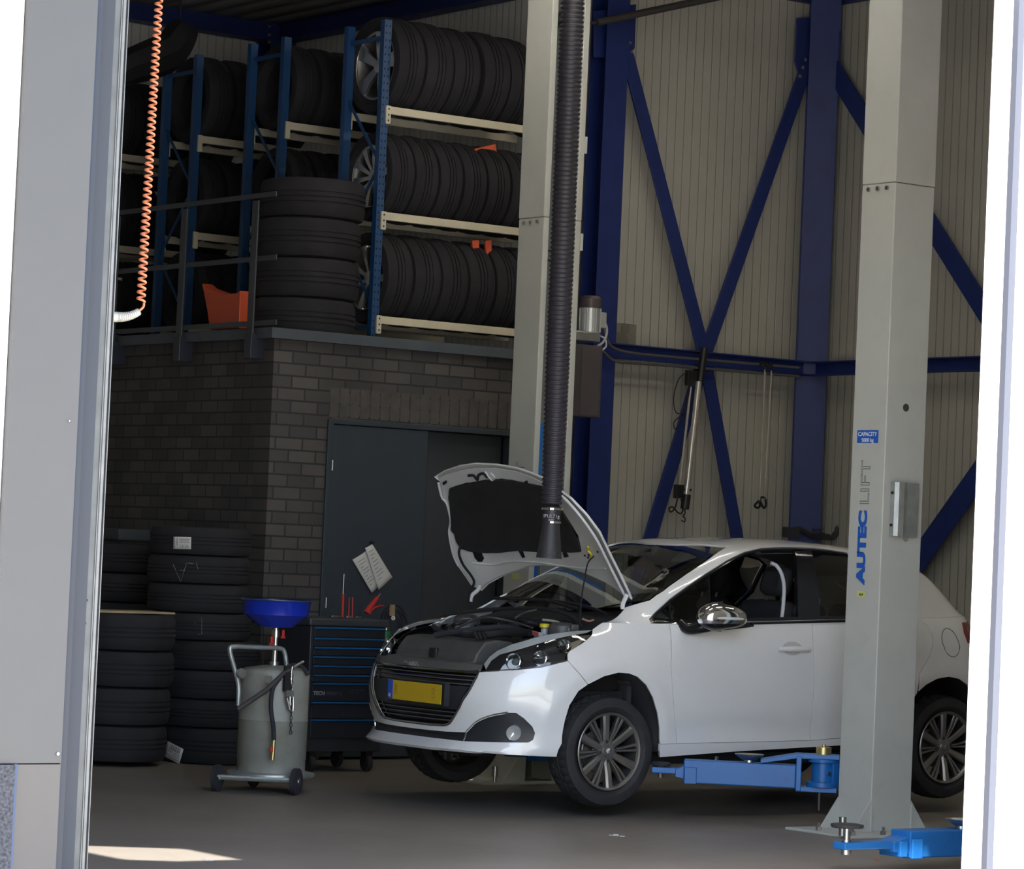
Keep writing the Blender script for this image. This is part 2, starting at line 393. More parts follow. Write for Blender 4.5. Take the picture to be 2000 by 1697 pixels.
# door frame: navy edge, grey post, galvanised track
navy = mat('navy_edge', (0.005, 0.010, 0.026), 0.35)
ang = mat('frame_bluegrey', (0.019, 0.021, 0.028), 0.45)
slab('trim_5', (XL - 0.012, YD - 0.02, 0), (XL - 0.002, YD + 0.10, ZR), navy)
xa = at_y(194, 848, YD + 0.02)[0]
slab('trim_6', (XL - 0.002, YD + 0.0, 0), (XL + 0.025, YD + 0.16, ZR), ang)
slab('trim_7', (XL + 0.027, YD + 0.05, 0), (XL + 0.10, YD + 0.055, ZR), mat('seal_dark', (0.03, 0.032, 0.038), .7))
# right jamb
slab('trim_8', (XR - 0.004, YD + 0.015, 0), (XR, YD + 0.13, ZR), facade)
slab('trim_9', (XR - 0.003, YD - 0.02, 0), (XR + 0.035, YD + 0.012, ZR), mat('jamb_grey', (0.075, 0.08, 0.10), 0.5))
slab('trim_10', (XR + 0.035, YD - 0.035, 0), (XR + 0.075, YD - 0.002, ZR), facade)
slab('trim_11', (XR + 0.075, YD - 0.02, 0), (XR + 0.081, YD + 0.0, ZR), mat('seam_dark', (0.02, 0.01, 0.03), 0.7))
for i, (px, py) in enumerate(((1985, 140), (1975, 675), (1952, 1215))):
    p = at_y(px, py, YD - 0.04); c = (XR + 0.055, YD - 0.035, p[2])
    b = MB().cyl(c, (c[0], c[1] - 0.006, c[2]), 0.009, 8).build('trim_screw', M_['steel']); struct(b)
# unseen slab added left of the door to shade the grey cladding
slab('added_shade_slab', (2.0, YD - 2.4, 4.6), (XL + 0.15, YD, 4.7), grey_clad)
# galvanised door track inside the left jamb
tr = thing('door_track', 'galvanised vertical guide rail of the raised door inside the left jamb', 'rail', (XL + 0.05, YD + 0.26, 0))
x0 = XL + 0.062; y0 = YD + 0.06
part(MB().bb((x0, y0, 0), (x0 + 0.006, y0 + 0.20, ZR)).bb((x0, y0, 0), (x0 + 0.068, y0 + 0.004, ZR)), 'mounting_angle', mat('galv_rail', (0.092, 0.092, 0.086), 0.5, 0.3, var=0.16, vscale=11), tr, smooth=False)
mbx = MB(); n = 7
for k in range(n):
    a = pi * k / (n - 1)
mbx.lathe([(0.008, 0), (0.008, ZR)], (x0 + 0.080, y0 + 0.004, 0), 'Z', 14, arc=(pi * 0.9, pi * 2.1))
mbx.bb((x0 + 0.066, y0 - 0.004, 0), (x0 + 0.069, y0 + 0.05, ZR))
mbx.bb((x0 + 0.092, y0 - 0.004, 0), (x0 + 0.095, y0 + 0.05, ZR))
part(mbx, 'track', mat('galv_bright', (0.165, 0.163, 0.155), 0.45, 0.4, var=0.15, vscale=16), tr, ang=25)
for (px, py) in ((198, 68), (198, 84), (189, 235), (187, 290), (160, 1172), (157, 1217), (150, 1285)):
    p = at_y(px + 8, py, y0); part(MB().cyl((p[0], y0 - 0.001, p[2]), (p[0], y0 - 0.006, p[2]), 0.0045, 8), 'bolt', M_['dull'], tr)
p = at_y(54, 1471, YD - 0.03)
struct(MB().cyl((at_y(112, 1472, YD - .03)[0], YD - 0.031, at_y(112, 1472, YD - .03)[2]), (at_y(112, 1472, YD - .03)[0], YD - 0.036, at_y(112, 1472, YD - .03)[2]), 0.006, 8).build('trim_screw', M_['steel']))
struct(MB().cyl((at_y(134, 822, YD - .03)[0], YD - 0.031, at_y(134, 822, YD - .03)[2]), (at_y(134, 822, YD - .03)[0], YD - 0.036, at_y(134, 822, YD - .03)[2]), 0.003, 8).build('trim_screw', M_['steel']))

# coiled orange cord and ivory sleeve at the track
top = at_y(314, -60, YD + 0.42); bot = at_y(275, 590, YD + 0.42)
N = 52; pts = []
per = 24
for k in range(N * per // 1):
    t = k / (N * per); c = top * (1 - t) + bot * t; a = 2 * pi * k / per
    rr_ = 0.0115 + 0.002 * t
    pts.append((c[0] + rr_ * cos(a), c[1] + rr_ * sin(a), c[2]))
q = [at_y(x, y, YD + 0.42) for x, y in ((281, 592), (280, 599), (273, 606), (267, 610))]
pts += [tuple(p) for p in cat_rom(q, 5)]
tag(MB().tube(pts, 0.0044, 7).build('coiled_cord', M_['cord']), 'orange coiled cable hanging down beside the left door jamb', 'cable')
sv = thing('cable_sleeve', 'ivory ribbed cable sleeve sticking out sideways from the door rail', 'cable sleeve', at_y(215, 619, YD + 0.42))
q = [at_y(x, y, YD + 0.42) for x, y in ((196, 618), (215, 619), (228, 619))]
part(MB().tube(q, 0.0185, 16), 'collar', M_['ivory'], sv)
q = cat_rom([at_y(x, y, YD + 0.42) for x, y in ((227, 619), (240, 619), (256, 616), (271, 609))], 16)
rs = [0.0175 - 0.006 * i / len(q) + (0.0022 if i % 4 < 2 else 0) for i in range(len(q))]
part(MB().tube(q, rs, 16), 'ribbed_boot', M_['ivory'], sv)

# ------------------------------------------------------------------ steel frame
def hsec(mb, p0, p1, w, h, tf=0.012, tw=0.008, face=(0, -1, 0)):
    """H section: flanges square to 'face'"""
    f = Vector(face); p0 = Vector(p0); p1 = Vector(p1); d = (p1 - p0).normalized(); sd = d.cross(f)
    for s in (-1, 1): mb.beam(p0 + f * s * (h / 2 - tf / 2), p1 + f * s * (h / 2 - tf / 2), w, tf, up=f)
    mb.beam(p0, p1, tw, h - 2 * tf, up=f); return mb
def frame_part(mb, name): return struct(mb.build(name, M_['steel_blue'], smooth=False, bev=0.002, seg=1))
cxA = at_y(1598, 500, YA - 0.12)[0]
frame_part(hsec(MB(), (XB - 0.16, YA - 0.15, 0), (XB - 0.16, YA - 0.15, ZR), 0.24, 0.23, face=(-0.592, -0.806, 0)), 'wall_column')
cl = [at_y(1148, 500, YA - 0.12)[0], at_y(1203, 500, YA - 0.12)[0]]
xl_ = (cl[0] + cl[1]) / 2
frame_part(hsec(MB(), (xl_ - .02, YA - 0.13, 0), (xl_ - .02, YA - 0.13, ZR), 0.21, 0.20), 'wall_column')
# dark box section inside left column
# girts: wall back and wall right
zg = at_y(1533, 716, YA - 0.22)[2]
def channel(mb, p0, p1, h, d, nrm):
    p0 = Vector(p0); p1 = Vector(p1); n = Vector(nrm)
    mb.beam(p0, p1, 0.008, h, up=(0, 0, 1))
    for s in (-1, 1): mb.beam(p0 + n * d / 2 + Vector((0, 0, s * h / 2)), p1 + n * d / 2 + Vector((0, 0, s * h / 2)), d, 0.012, up=(0, 0, 1))
    return mb
frame_part(channel(MB(), (xl_, YA - 0.20, zg), (XB - 0.2, YA - 0.20, zg), 0.10, 0.06, (0, -1, 0)), 'wall_beam')
frame_part(channel(MB(), (XB - 0.20, YA - 0.2, zg), (XB - 0.20, YD + 0.4, zg), 0.10, 0.06, (-1, 0, 0)), 'wall_beam')
# bracing: flat bars from pixel-measured gussets
def bar(p0, p1, w, nrm, name='wall_brace', t=0.02):
    return frame_part(MB().beam(p0, p1, w, t, up=nrm), name)
yb = YA - 0.17
bar(at_y(1222, 95, yb), at_y(1375, 690, yb), 0.115, (0, 1, 0)); _a, _b = at_y(1375, 690, yb), at_y(1444, 1075, yb); bar(_a, _a + (_b - _a) * ((_a[2] - .12) / (_a[2] - _b[2])), 0.115, (0, 1, 0))
yb2 = YA - 0.145
bar(at_y(1575, 130, yb2), at_y(1378, 690, yb2), 0.115, (0, 1, 0)); _a, _b = at_y(1378, 690, yb2), at_y(1262, 1075, yb2); bar(_a, _a + (_b - _a) * ((_a[2] - .12) / (_a[2] - _b[2])), 0.12, (0, 1, 0))
# gusset plates at the heads
g = MB(); P = [at_y(x, y, yb) for x, y in ((1160, 22), (1243, 8), (1240, 95), (1213, 112), (1160, 112))]
g.add([p for p in P] + [p + np.array([0, 0.015, 0]) for p in P], [(0, 1, 2, 3, 4), (9, 8, 7, 6, 5)] + [(i, (i + 1) % 5, 5 + (i + 1) % 5, 5 + i) for i in range(5)])
frame_part(g, 'wall_gusset')
g = MB(); P = [at_y(x, y, yb2) for x, y in ((1557, 35), (1600, 33), (1600, 160), (1565, 160), (1553, 120))]
g.add([p for p in P] + [p + np.array([0, 0.015, 0]) for p in P], [(0, 1, 2, 3, 4), (9, 8, 7, 6, 5)] + [(i, (i + 1) % 5, 5 + (i + 1) % 5, 5 + i) for i in range(5)])
frame_part(g, 'wall_gusset')
xb = XB - 0.14
g = MB(); P = [at_x(x, y, xb) for x, y in ((1600, 60), (1641, 60), (1638, 125), (1640, 150), (1600, 160))]
g.add([p for p in P] + [p + np.array([0.015, 0, 0]) for p in P], [(0, 1, 2, 3, 4), (9, 8, 7, 6, 5)] + [(i, (i + 1) % 5, 5 + (i + 1) % 5, 5 + i) for i in range(5)])
frame_part(g, 'wall_gusset')
_a, _b = at_x(1618, 120, xb), at_x(1942, 638, xb); bar(_a, _a + (_b - _a) * ((_a[2] - .12) / (_a[2] - _b[2])), 0.16, (1, 0, 0))
_a, _b = at_x(1945, 880, xb), at_x(1775, 1120, xb); _e = _a + (_b - _a) * ((_a[2] - .12) / (_a[2] - _b[2])); _s = _a + (_a - _b) * ((ZR - .6 - _a[2]) / (_a[2] - _b[2])); bar(_s, _e, 0.19, (1, 0, 0))
for px, py, w in ((1224, 66, 'y'), (1229, 84, 'y'), (1233, 101, 'y'), (1571, 117, 'z'), (1566, 132, 'z'), (1561, 149, 'z'), (1609, 115, 'x'), (1616, 126, 'x'), (1623, 138, 'x')):
    if w == 'x': c = at_x(px, py, xb - 0.012); e = (c[0] - 0.014, c[1], c[2])
    else: c = at_y(px, py, (yb if w == 'y' else yb2) - 0.012); e = (c[0], c[1] - 0.014, c[2])
    struct(MB().cyl(c, e, 0.014, 6).build('wall_bolt', M_['steel']))
# eaves beams and roof beams
frame_part(hsec(MB(), (xl_, YA - 0.06, ZR - 0.03), (XB, YA - 0.06, ZR - 0.03), 0.09, 0.10, face=(0, 0, 1)), 'wall_beam')
frame_part(hsec(MB(), (XB - 0.06, YA, ZR - 0.03), (XB - 0.06, YD + 0.4, ZR - 0.03), 0.09, 0.10, face=(0, 0, 1)), 'wall_beam')
zE = at_y(400, 62, YC - 0.15)[2]
frame_part(hsec(MB(), (2.2, YC - 0.14, zE + 0.11), (XS - 0.02, YC - 0.14, zE + 0.11), 0.16, 0.22, face=(0, 0, 1)), 'wall_beam')
frame_part(hsec(MB(), (XS - 0.12, YC - 0.1, zE + 0.11), (XS - 0.12, YA + 0.15, zE + 0.11), 0.16, 0.22, face=(0, 0, 1)), 'wall_beam')
frame_part(hsec(MB(), (XS - 0.16, YC - 0.16, 2.9), (XS - 0.16, YC - 0.16, zE), 0.26, 0.24), 'wall_column')
for py in (52, 68, 82):
    c = at_y(525, py, YC - 0.29); struct(MB().cyl(c, (c[0], c[1] - 0.015, c[2]), 0.014, 6).build('wall_bolt', M_['steel']))
# speaker box on the back wall and pipes
bx = thing('wall_speaker', 'flat grey square speaker box on the ribbed wall right of the lift motor', 'speaker', at_y(1215, 692, YA - 0.05))
a = at_y(1190, 629, YA - 0.09); b = at_y(1241, 692, YA - 0.09)
part(MB().bb((a[0], YA - 0.09, b[2]), (b[0], YA - 0.003, a[2])), 'case', mat('speaker_grey', (0.22, 0.21, 0.17), 0.7, var=0.15), bx, bev=0.004)
c = at_y(1212, 667, YA - 0.095)
part(MB().cyl(c, (c[0], c[1] + 0.004, c[2]), 0.075, 28), 'cone', mat('speaker_cone', (0.16, 0.145, 0.12), 0.8), bx)
c = at_y(1222, 642, YA - 0.095)
part(MB().cyl(c, (c[0], c[1] + 0.004, c[2]), 0.04, 20), 'tweeter', mat('speaker_cone', (0.16, 0.145, 0.12), 0.8), bx)
o = MB().cyl(at_y(1128, 49, YA - 0.6), at_y(1169, 43, YA - 0.6), 0.012, 12).cyl(at_y(1165, 44, YA - 0.6), at_y(1480, -22, YA - 0.6), 0.028, 14)
tag(o.build('ceiling_pipe', mat('pipe_dark', (0.05, 0.045, 0.045), 0.5)), 'dark round pipe running slanting under the roof behind the hose', 'pipe')
# conduits along the girt
q = [at_y(x, y, YA - 0.30) for x, y in ((1178, 640), (1186, 664), (1200, 680), (1240, 690), (1345, 700), (1560, 718))]
tag(MB().tube(cat_rom(q, 6), 0.011, 8).build('electric_conduit', mat('conduit', (0.10, 0.095, 0.10), 0.5)), 'dark conduit bending off the lift motor, upper one along the wall beam', 'conduit')
q = [at_y(x, y, YA - 0.30) for x, y in ((1166, 676), (1182, 690), (1200, 704), (1240, 709), (1345, 717), (1560, 735))]
tag(MB().tube(cat_rom(q, 6), 0.011, 8).build('electric_conduit', mat('conduit', (0.10, 0.095, 0.10), 0.5)), 'dark conduit below its twin along the lower edge of the wall beam', 'conduit')

# ------------------------------------------------------------------ brick store room with mezzanine
YBK = 17.9
cor = at_y(530, 800, YBK); XBK = cor[0]
ZM = at_y(530, 656, YBK)[2]
dl = at_y(634, 1100, YBK)[0]; dr = at_y(997, 900, YBK)[0]
zd = at_y(700, 831, YBK)[2]
XE = at_y(1098, 900, YBK)[0]
slab('wall_brick', (XBK, YBK, 0), (dl - 0.03, YBK + 0.2, ZM), brick_mat('brick_x', 0))
slab('wall_brick', (dl - 0.03, YBK, zd + 0.03), (dr + 0.03, YBK + 0.2, ZM), bpy.data.materials['brick_x'])
slab('wall_brick', (dr + 0.03, YBK, 0), (max(XE, dr + .06), YBK + 0.2, ZM), bpy.data.materials['brick_x'])
slab('wall_brick_side', (XBK, YBK + 0.2, 0), (XBK + 0.2, YC, ZM), brick_mat('brick_y', 1))
slab('wall_brick_end', (XE - 0.2, YBK + 0.2, 0), (XE, YC, ZM), bpy.data.materials['brick_y'])
slab('floor_mezzanine', (XBK - 0.02, YBK - 0.02, ZM), (XE, YC, ZM + 0.02), M_['dark_trim'])
# metal edging round the mezzanine
ed = at_y(534, 635, YBK - 0.1)[2] - ZM
slab('trim_12', (XBK - 0.06, YBK - 0.06, ZM - 0.015), (XE + .02, YBK + 0.02, ZM + 0.055), M_['gutter'])
slab('trim_13', (XBK - 0.06, YBK + 0.02, ZM - 0.015), (XBK + 0.02, YC, ZM + 0.055), M_['gutter'])
# soldier course over the door
sold = mat('brick_soldier', (0.085, 0.078, 0.075), 0.85, var=0.2, vscale=9)
mbs = MB(); x = dl - 0.02; zt = zd + 0.045
while x < min(dr + 0.4, XE - .09):
    mbs.bb((x, YBK - 0.004, zt), (x + 0.072, YBK + 0.02, zt + 0.20)); x += 0.083
struct(mbs.build('trim_14', sold, bev=0.002, seg=1))
# dark double door
dd = thing('steel_door', 'dark grey flush door leaf in the brick wall behind the tool trolley', 'door', (dl, YBK, 0))
dd['kind'] = 'structure'; dd.name = 'door_1'
doorm = mat('door_grey', (0.042, 0.054, 0.070), 0.42, var=0.05)
xm = at_y(829, 1000, YBK)[0]
part(MB().bb((dl - 0.03, YBK - 0.02, 0), (dl + 0.01, YBK + 0.08, zd + 0.03)).bb((dl, YBK - 0.02, zd), (dr + 0.03, YBK + 0.08, zd + 0.035)).bb((dr - 0.01, YBK - 0.02, 0), (dr + 0.03, YBK + 0.08, zd + 0.03)), 'door_frame', mat('frame_dark', (0.04, 0.055, 0.07), 0.4), dd, bev=0.003, smooth=False)
part(MB().bb((dl + 0.014, YBK - 0.005, 0.02), (xm, YBK + 0.04, zd - 0.004)), 'door_leaf', doorm, dd, bev=0.003, smooth=False)
part(MB().bb((xm + 0.004, YBK + 0.10, 0.02), (dr - 0.012, YBK + 0.14, zd - 0.004)), 'door_leaf', mat('door_shade', (0.045, 0.052, 0.062), 0.45), dd, smooth=False)
for py in (908, 1177):
    c = at_y(638, py, YBK); part(MB().cyl((dl + 0.018, YBK - 0.012, c[2] - 0.035), (dl + 0.018, YBK - 0.012, c[2] + 0.035), 0.006, 8), 'hinge', M_['steel'], dd)
slab('wall_store_inner', (XBK + 0.25, YBK + 1.2, 0), (XE - .25, YBK + 1.25, ZM - 0.05), M_['dull'])

# guard rail on the side of the mezzanine
gr = thing('guard_rail', 'dark metal guard rail with two bars on the left edge of the mezzanine', 'railing', (XBK - 0.07, YBK + 0.4, ZM - 0.3))
railm = mat('rail_grey', (0.055, 0.062, 0.075), 0.5)
XG = XBK - 0.08
for py_, nm, hh in ((378, 'top_rail', 0), (502, 'mid_rail', 0), (629, 'toe_bar', 0)):
    e = at_x(540, py_ + (0), XG); part(MB().beam((XG, e[1], e[2]), (XG, YC, e[2]), 0.012, 0.035), nm, railm, gr, smooth=False, bev=0.002, seg=1)
for px, pt, pb in ((489, 388, 700), (350, 405, 705), (219, 420, 712)):
    c = at_x(px, pb, XG); t = at_x(px, pt, XG)
    part(MB().beam((XG - 0.012, c[1], c[2] + 0.0), (XG - 0.012, c[1], t[2] - 0.02), 0.075, 0.012, up=(1, 0, 0)), 'post', railm, gr, smooth=False, bev=0.002, seg=1)
    part(MB().bb((XG - 0.03, c[1] - 0.045, c[2]), (XBK + 0.001, c[1] + 0.045, c[2] + 0.17)), 'foot_bracket', mat('bracket', (0.03, 0.035, 0.055), 0.4), gr, bev=0.004, smooth=False)
# ================================================================== lift posts
CARY, CARX = 14.69, 10.135
def post_parts(root, x0, x1, yo, yi, s, zt=5.2, arms=True):
    """yo outer face, yi open inner face; s=+1 when the open side faces +Y"""
    W = x1 - x0; t = 0.012; Pm = M_['post']; jz = JZ
    mb = MB()
    lip = 0.045
    prof = [(x0, yi), (x0, yo), (x1, yo), (x1, yi), (x1 - lip, yi), (x1 - lip, yi - s * t), (x1 - t, yi - s * t), (x1 - t, yo + s * t),
            (x0 + t, yo + s * t), (x0 + t, yi - s * t), (x0 + lip, yi - s * t), (x0 + lip, yi)]
    mb.prism(prof, lambda a, b: (a, b, 0.012), lambda a, b: (a, b, jz - 0.0015))
    part(mb, 'column', Pm, root, smooth=False, bev=0.006, seg=3)
    mb = MB(); e = 0.002
    prof2 = [(x0 - e, yi), (x0 - e, yo - s * e), (x1 + e, yo - s * e), (x1 + e, yi)] + prof[4:]
    mb.prism(prof2, lambda a, b: (a, b, jz + 0.0015), lambda a, b: (a, b, zt))
    part(mb, 'column_extension', Pm, root, smooth=False, bev=0.006, seg=3)
    # base plate
    bx0, bx1 = x0 - 0.33, x1 + 0.10; bo = yo - s * 0.21; bi = yi + s * 0.06
    part(MB().bb((bx0, bo, 0), (bx1 + 0.12, bi, 0.014)), 'base_plate', Pm, root, smooth=False, bev=0.003)
    h = 0.155
    def gus(a, b, top, name='gusset'):   # triangular plate between floor point b and post point a
        d = Vector(b) - Vector(a); n = Vector((-d.y, d.x, 0)).normalized() * 0.005
        A = Vector(a); B = Vector(b); vs = []
        for q in (-1, 1): vs += [A + n * q, B + n * q, A + n * q + Vector((0, 0, top))]
        m2 = MB().add(vs, [(0, 1, 2), (5, 4, 3), (0, 3, 4, 1), (1, 4, 5, 2), (2, 5, 3, 0)])
        part(m2, name, Pm, root, smooth=False)
    gus((x0, yo + s * .006, 0.012), (x0 - 0.13, yo + s * .006, 0.012), 0.17)
    gus((x0, yi - s * .006, 0.012), (x0 - 0.13, yi - s * .006, 0.012), 0.17)
    gus((x1, yo + s * .006, 0.012), (x1 + 0.13, yo + s * .006, 0.012), 0.17)
    part(MB().bb((x0 - .004, yo - s * .012, .012), (x0 + .004, yo, .16)), 'corner_rib', Pm, root, smooth=False)
    part(MB().bb((x1 - .004, yo - s * .012, .012), (x1 + .004, yo, .16)), 'corner_rib', Pm, root, smooth=False)
    for px_, py_ in ((x0 - 0.27, yo - s * 0.15), (x0 - 0.27, yo + s * 0.12), (x0 - 0.06, yo - s * 0.17), (x1 + 0.06, yo - s * 0.16)):
        part(MB().cyl((px_, py_, 0.014), (px_, py_, 0.035), 0.017, 6).cyl((px_, py_, 0.03), (px_, py_, 0.055), 0.008, 8), 'anchor_bolt', M_['steel'], root)
    # joint bolts
    for k in range(3):
        part(MB().cyl((x0 - 0.001, yo + s * (0.06 + 0.075 * k), jz - 0.03), (x0 - 0.012, yo + s * (0.06 + 0.075 * k), jz - 0.03), 0.013, 6), 'joint_bolt', M_['steel'], root)
    # inner spindle cover
    part(MB().bb((x0 + 0.03, yo + s * 0.02, 0.02), (x1 - 0.03, yo + s * 0.03, zt)), 'inner_liner', mat('liner', (0.16, 0.17, 0.17), 0.6), root, smooth=False)

def pad_adapter(root, c, zlow, zdisc, r=0.06, shaft=0.014):
    part(MB().cyl((c[0], c[1], zlow), (c[0], c[1], zdisc), shaft, 14), 'pad_spindle', M_['steel'], root)
    part(MB().lathe([(0.0, zdisc - .004), (r * .9, zdisc - .004), (r, zdisc), (r, zdisc + .012), (r * .85, zdisc + .016), (0, zdisc + .016)], (c[0], c[1], 0), 'Z', 28), 'lift_pad', M_['rubber'], root)

def arm_parts(root, piv, tip, z0, z1, w=0.13, nose=0.36, root_gap=0.17):
    """telescopic arm from pivot to the tip, box section between z0 and z1"""
    A = Vector((piv[0], piv[1], 0)); B = Vector((tip[0], tip[1], 0)); d = (B - A); L = d.length; d.normalize(); n = Vector((-d.y, d.x, 0))
    q = lambda a, b, z: tuple(A + d * a + n * b + Vector((0, 0, z)))
    def bxx(a0, a1, hw, za, zb, zc=None, zd=None):
        zc = za if zc is None else zc; zd = zb if zd is None else zd
        vs = [q(a0, -hw, za), q(a1, -hw, zc), q(a1, hw, zc), q(a0, hw, za), q(a0, -hw, zb), q(a1, -hw, zd), q(a1, hw, zd), q(a0, hw, zb)]
        return MB().add(vs, [(0, 3, 2, 1), (4, 5, 6, 7), (0, 1, 5, 4), (1, 2, 6, 5), (2, 3, 7, 6), (3, 0, 4, 7)])
    bm_ = M_['arm']
    e0 = root_gap; e1 = L - nose
    part(bxx(e0, e1, w / 2, z0, z1), 'arm_outer', bm_, root, smooth=False, bev=0.006)
    hh = (z1 - z0)
    # sloping nose between the box and the fork plate
    nl = min(.10, nose * .35)
    part(bxx(e1 - 0.05, e1 + nl, w / 2 - 0.01, z0 + 0.012, z1 - 0.012, z0 + 0.03, z1 - hh * 0.42), 'arm_inner', bm_, root, smooth=False, bev=0.004)
    part(bxx(e1 - 0.075, e1 - 0.005, w / 2 + 0.012, z0 - 0.004, z1 - hh * 0.30), 'arm_collar', bm_, root, smooth=False, bev=0.004)
    if nose > .2: part(bxx(e1 + 0.02, e1 + 0.07, w / 2 + 0.004, z0 + 0.006, z1 - hh * 0.38), 'arm_collar', bm_, root, smooth=False, bev=0.004)
    part(bxx(e1 + nl * .6, L + 0.05, 0.045, z0 + 0.045, z0 + 0.080), 'arm_tongue', bm_, root, smooth=False, bev=0.006)
    c = q(e0 + (e1 - e0) * 0.42, 0, 0)
    part(MB().cyl((c[0], c[1], z1), (c[0], c[1], z1 + 0.02), 0.03, 18).lathe([(0.028, z1 + .018), (0.075, z1 + .045), (0.083, z1 + .047), (0.08, z1 + .040), (0.04, z1 + .014)], (c[0], c[1], 0), 'Z', 26), 'spare_pad', M_['steel'], root)
    return q, e0, e1, L

nr = at_z(1699, 1629, 0)           # near post, front left corner
x0n, yon = nr[0], nr[1]
PW, PD = 0.30, 0.27
JZ = at_y(1728, 352, yon)[2]
near = thing('lift_post', 'near grey lift post with blue lettering and galvanised switch box on its side', 'lift post', (x0n + PW / 2, yon + PD / 2, 0), 0, 'posts of the two-post car lift')
post_parts(near, x0n, x0n + PW, yon, yon + PD, 1)
# carriage and arm of the near post
part(MB().bb((x0n + 0.05, yon + PD - 0.16, 0.14), (x0n + PW - 0.05, yon + PD - 0.015, 1.05)), 'carriage', M_['arm'], near, smooth=False, bev=0.008)
piv = at_y(1607, 1510, yon + PD + 0.16)
zt_, zb_ = at_y(1612, 1482, piv[1])[2], at_y(1612, 1537, piv[1])[2]
part(MB().cyl((piv[0], piv[1], zb_), (piv[0], piv[1], zt_), 0.062, 30).lathe([(0.0, zt_ - .02), (0.085, zt_ - .02), (0.085, zt_), (0, zt_)], (piv[0], piv[1], 0), 'Z', 30)
     .lathe([(0.0, zb_), (0.092, zb_), (0.092, zb_ + .03), (0, zb_ + .03)], (piv[0], piv[1], 0), 'Z', 30)
     .bb((piv[0] + 0.01, piv[1] - 0.075, zb_ + .001), (x0n + 0.10, piv[1] + 0.06, zt_ - .001)), 'arm_pivot', M_['arm'], near, bev=0.003)
part(MB().cyl((piv[0] - 0.01, piv[1] - 0.058, (zb_ + zt_) / 2), (piv[0] - 0.012, piv[1] - 0.07, (zb_ + zt_) / 2), 0.012, 12), 'pivot_bolt', M_['steel'], near)
part(MB().lathe([(0, zt_ + 0.025), (0.043, zt_ + 0.025), (0.043, zt_ + 0.065), (0.038, zt_ + 0.068), (0.012, zt_ + .069), (0.012, zt_ + .08), (0, zt_ + .08)], (piv[0], piv[1], 0), 'Z', 24), 'brass_cap', M_['brass'], near)
part(MB().cyl((piv[0] - 0.02, piv[1], zb_ - 0.13), (piv[0] - 0.02, piv[1], zb_), 0.006, 8), 'release_pin', M_['steel'], near)
tip = at_z(1291, 1490, 0.31)
az0 = at_y(1440, 1533, (piv[1] + tip[1]) / 2)[2]; az1 = at_y(1440, 1488, (piv[1] + tip[1]) / 2)[2]
q, e0, e1, LA = arm_parts(near, piv, tip, az0, az1, nose=0.13, root_gap=0.15)
# fork at the pivot: upright plate, lower tongue, sloping upper tongue
def quadbox(q, pts, hw): # pts (a,z) polygon extruded sideways
    return MB().prism(pts, lambda a, z: q(a, -hw, z), lambda a, z: q(a, hw, z))
part(quadbox(q, [(e0, az0 - .012), (e0 - 0.03, az0 - .012), (e0 - .03, zt_ + .012), (e0, zt_ + .012)], 0.07), 'fork_plate', M_['arm'], near, smooth=False, bev=0.004)
part(quadbox(q, [(e0, az0 - .016), (-0.08, az0 - .016), (-.08, az0 + .012), (e0, az0 + .012)], 0.06), 'fork_tongue', M_['arm'], near, smooth=False, bev=0.003)
part(quadbox(q, [(-0.09, zt_ + .001), (-.09, zt_ + .026), (e0 - .0, zt_ + .026), (e0 + .20, az1 + .024), (e0 + .20, az1 + .001), (e0 - .0, zt_ - .002)], 0.06), 'fork_tongue', M_['arm'], near, smooth=False, bev=0.003)
pad_adapter(near, tip, az0 + 0.03, 0.30, 0.055, 0.012)
part(MB().cyl((tip[0], tip[1], az0 + 0.078), (tip[0], tip[1], az0 + 0.092), 0.018, 10).cyl((tip[0], tip[1], az0 + 0.018), (tip[0], tip[1], az0 + 0.044), 0.014, 10), 'spindle_nut', M_['steel'], near)
c_ = q(e1 - 0.18, 0, 0)
part(MB().cyl((c_[0], c_[1], az1), (c_[0], c_[1], az1 + 0.022), 0.011, 10), 'stop_bolt', M_['chrome'], near)
# lettering on the near post, on the face towards the store room
fx = x0n - 0.0015
def on_face(px, py): return at_x(px, py, fx)
a = on_face(1675, 840); b = on_face(1715, 865)
st = MB().bb((fx - 0.0006, a[1], b[2]), (fx, b[1], a[2])); part(st, 'capacity_sticker', M_['textblue'], near, smooth=False)
wt = mat('text_white', (0.85, 0.85, 0.85), 0.5)
def face_text(body, px, py, size, m, up=False, **k):
    p = on_face(px, py); p = (fx - 0.0012, p[1], p[2])
    if up: return text('lettering', body, m, size, p, (0, 0, 1), (0, 1, 0), near, **k)
    return text('lettering', body, m, size, p, (0, -1, 0), (0, 0, 1), near, **k)
face_text('CAPACITY', 1694.5, 851.5, 0.033, wt, sx=0.98, bold=0.0003, align='CENTER')
face_text('5000 kg', 1694.5, 863, 0.031, wt, sx=1.0, bold=0.0, align='CENTER')
hA = on_face(1683, 1143)[2]; hB = on_face(1687, 997)[2]; hC = on_face(1690, 984)[2]; hD = on_face(1692, 899)[2]
wid = abs(on_face(1675.5, 1100)[1] - on_face(1691.5, 1100)[1])
t1 = face_text('AUTEC', 1691.5, 1144, wid / 0.70, M_['textblue'], up=True, bold=0.006, thick=0.0006)
t2 = face_text('LIFT', 1698, 984, wid / 0.70, M_['ink'], up=True, outline=True)
def fit_z(o, za, zb):   # stretch lettering so that it spans the measured height
    me = o.data; lz = [v.co.z for v in me.vertices]; a0, a1 = min(lz), max(lz); oz = near.location.z
    for v in me.vertices: v.co.z = (za - oz) + (v.co.z - a0) / (a1 - a0) * (zb - za)
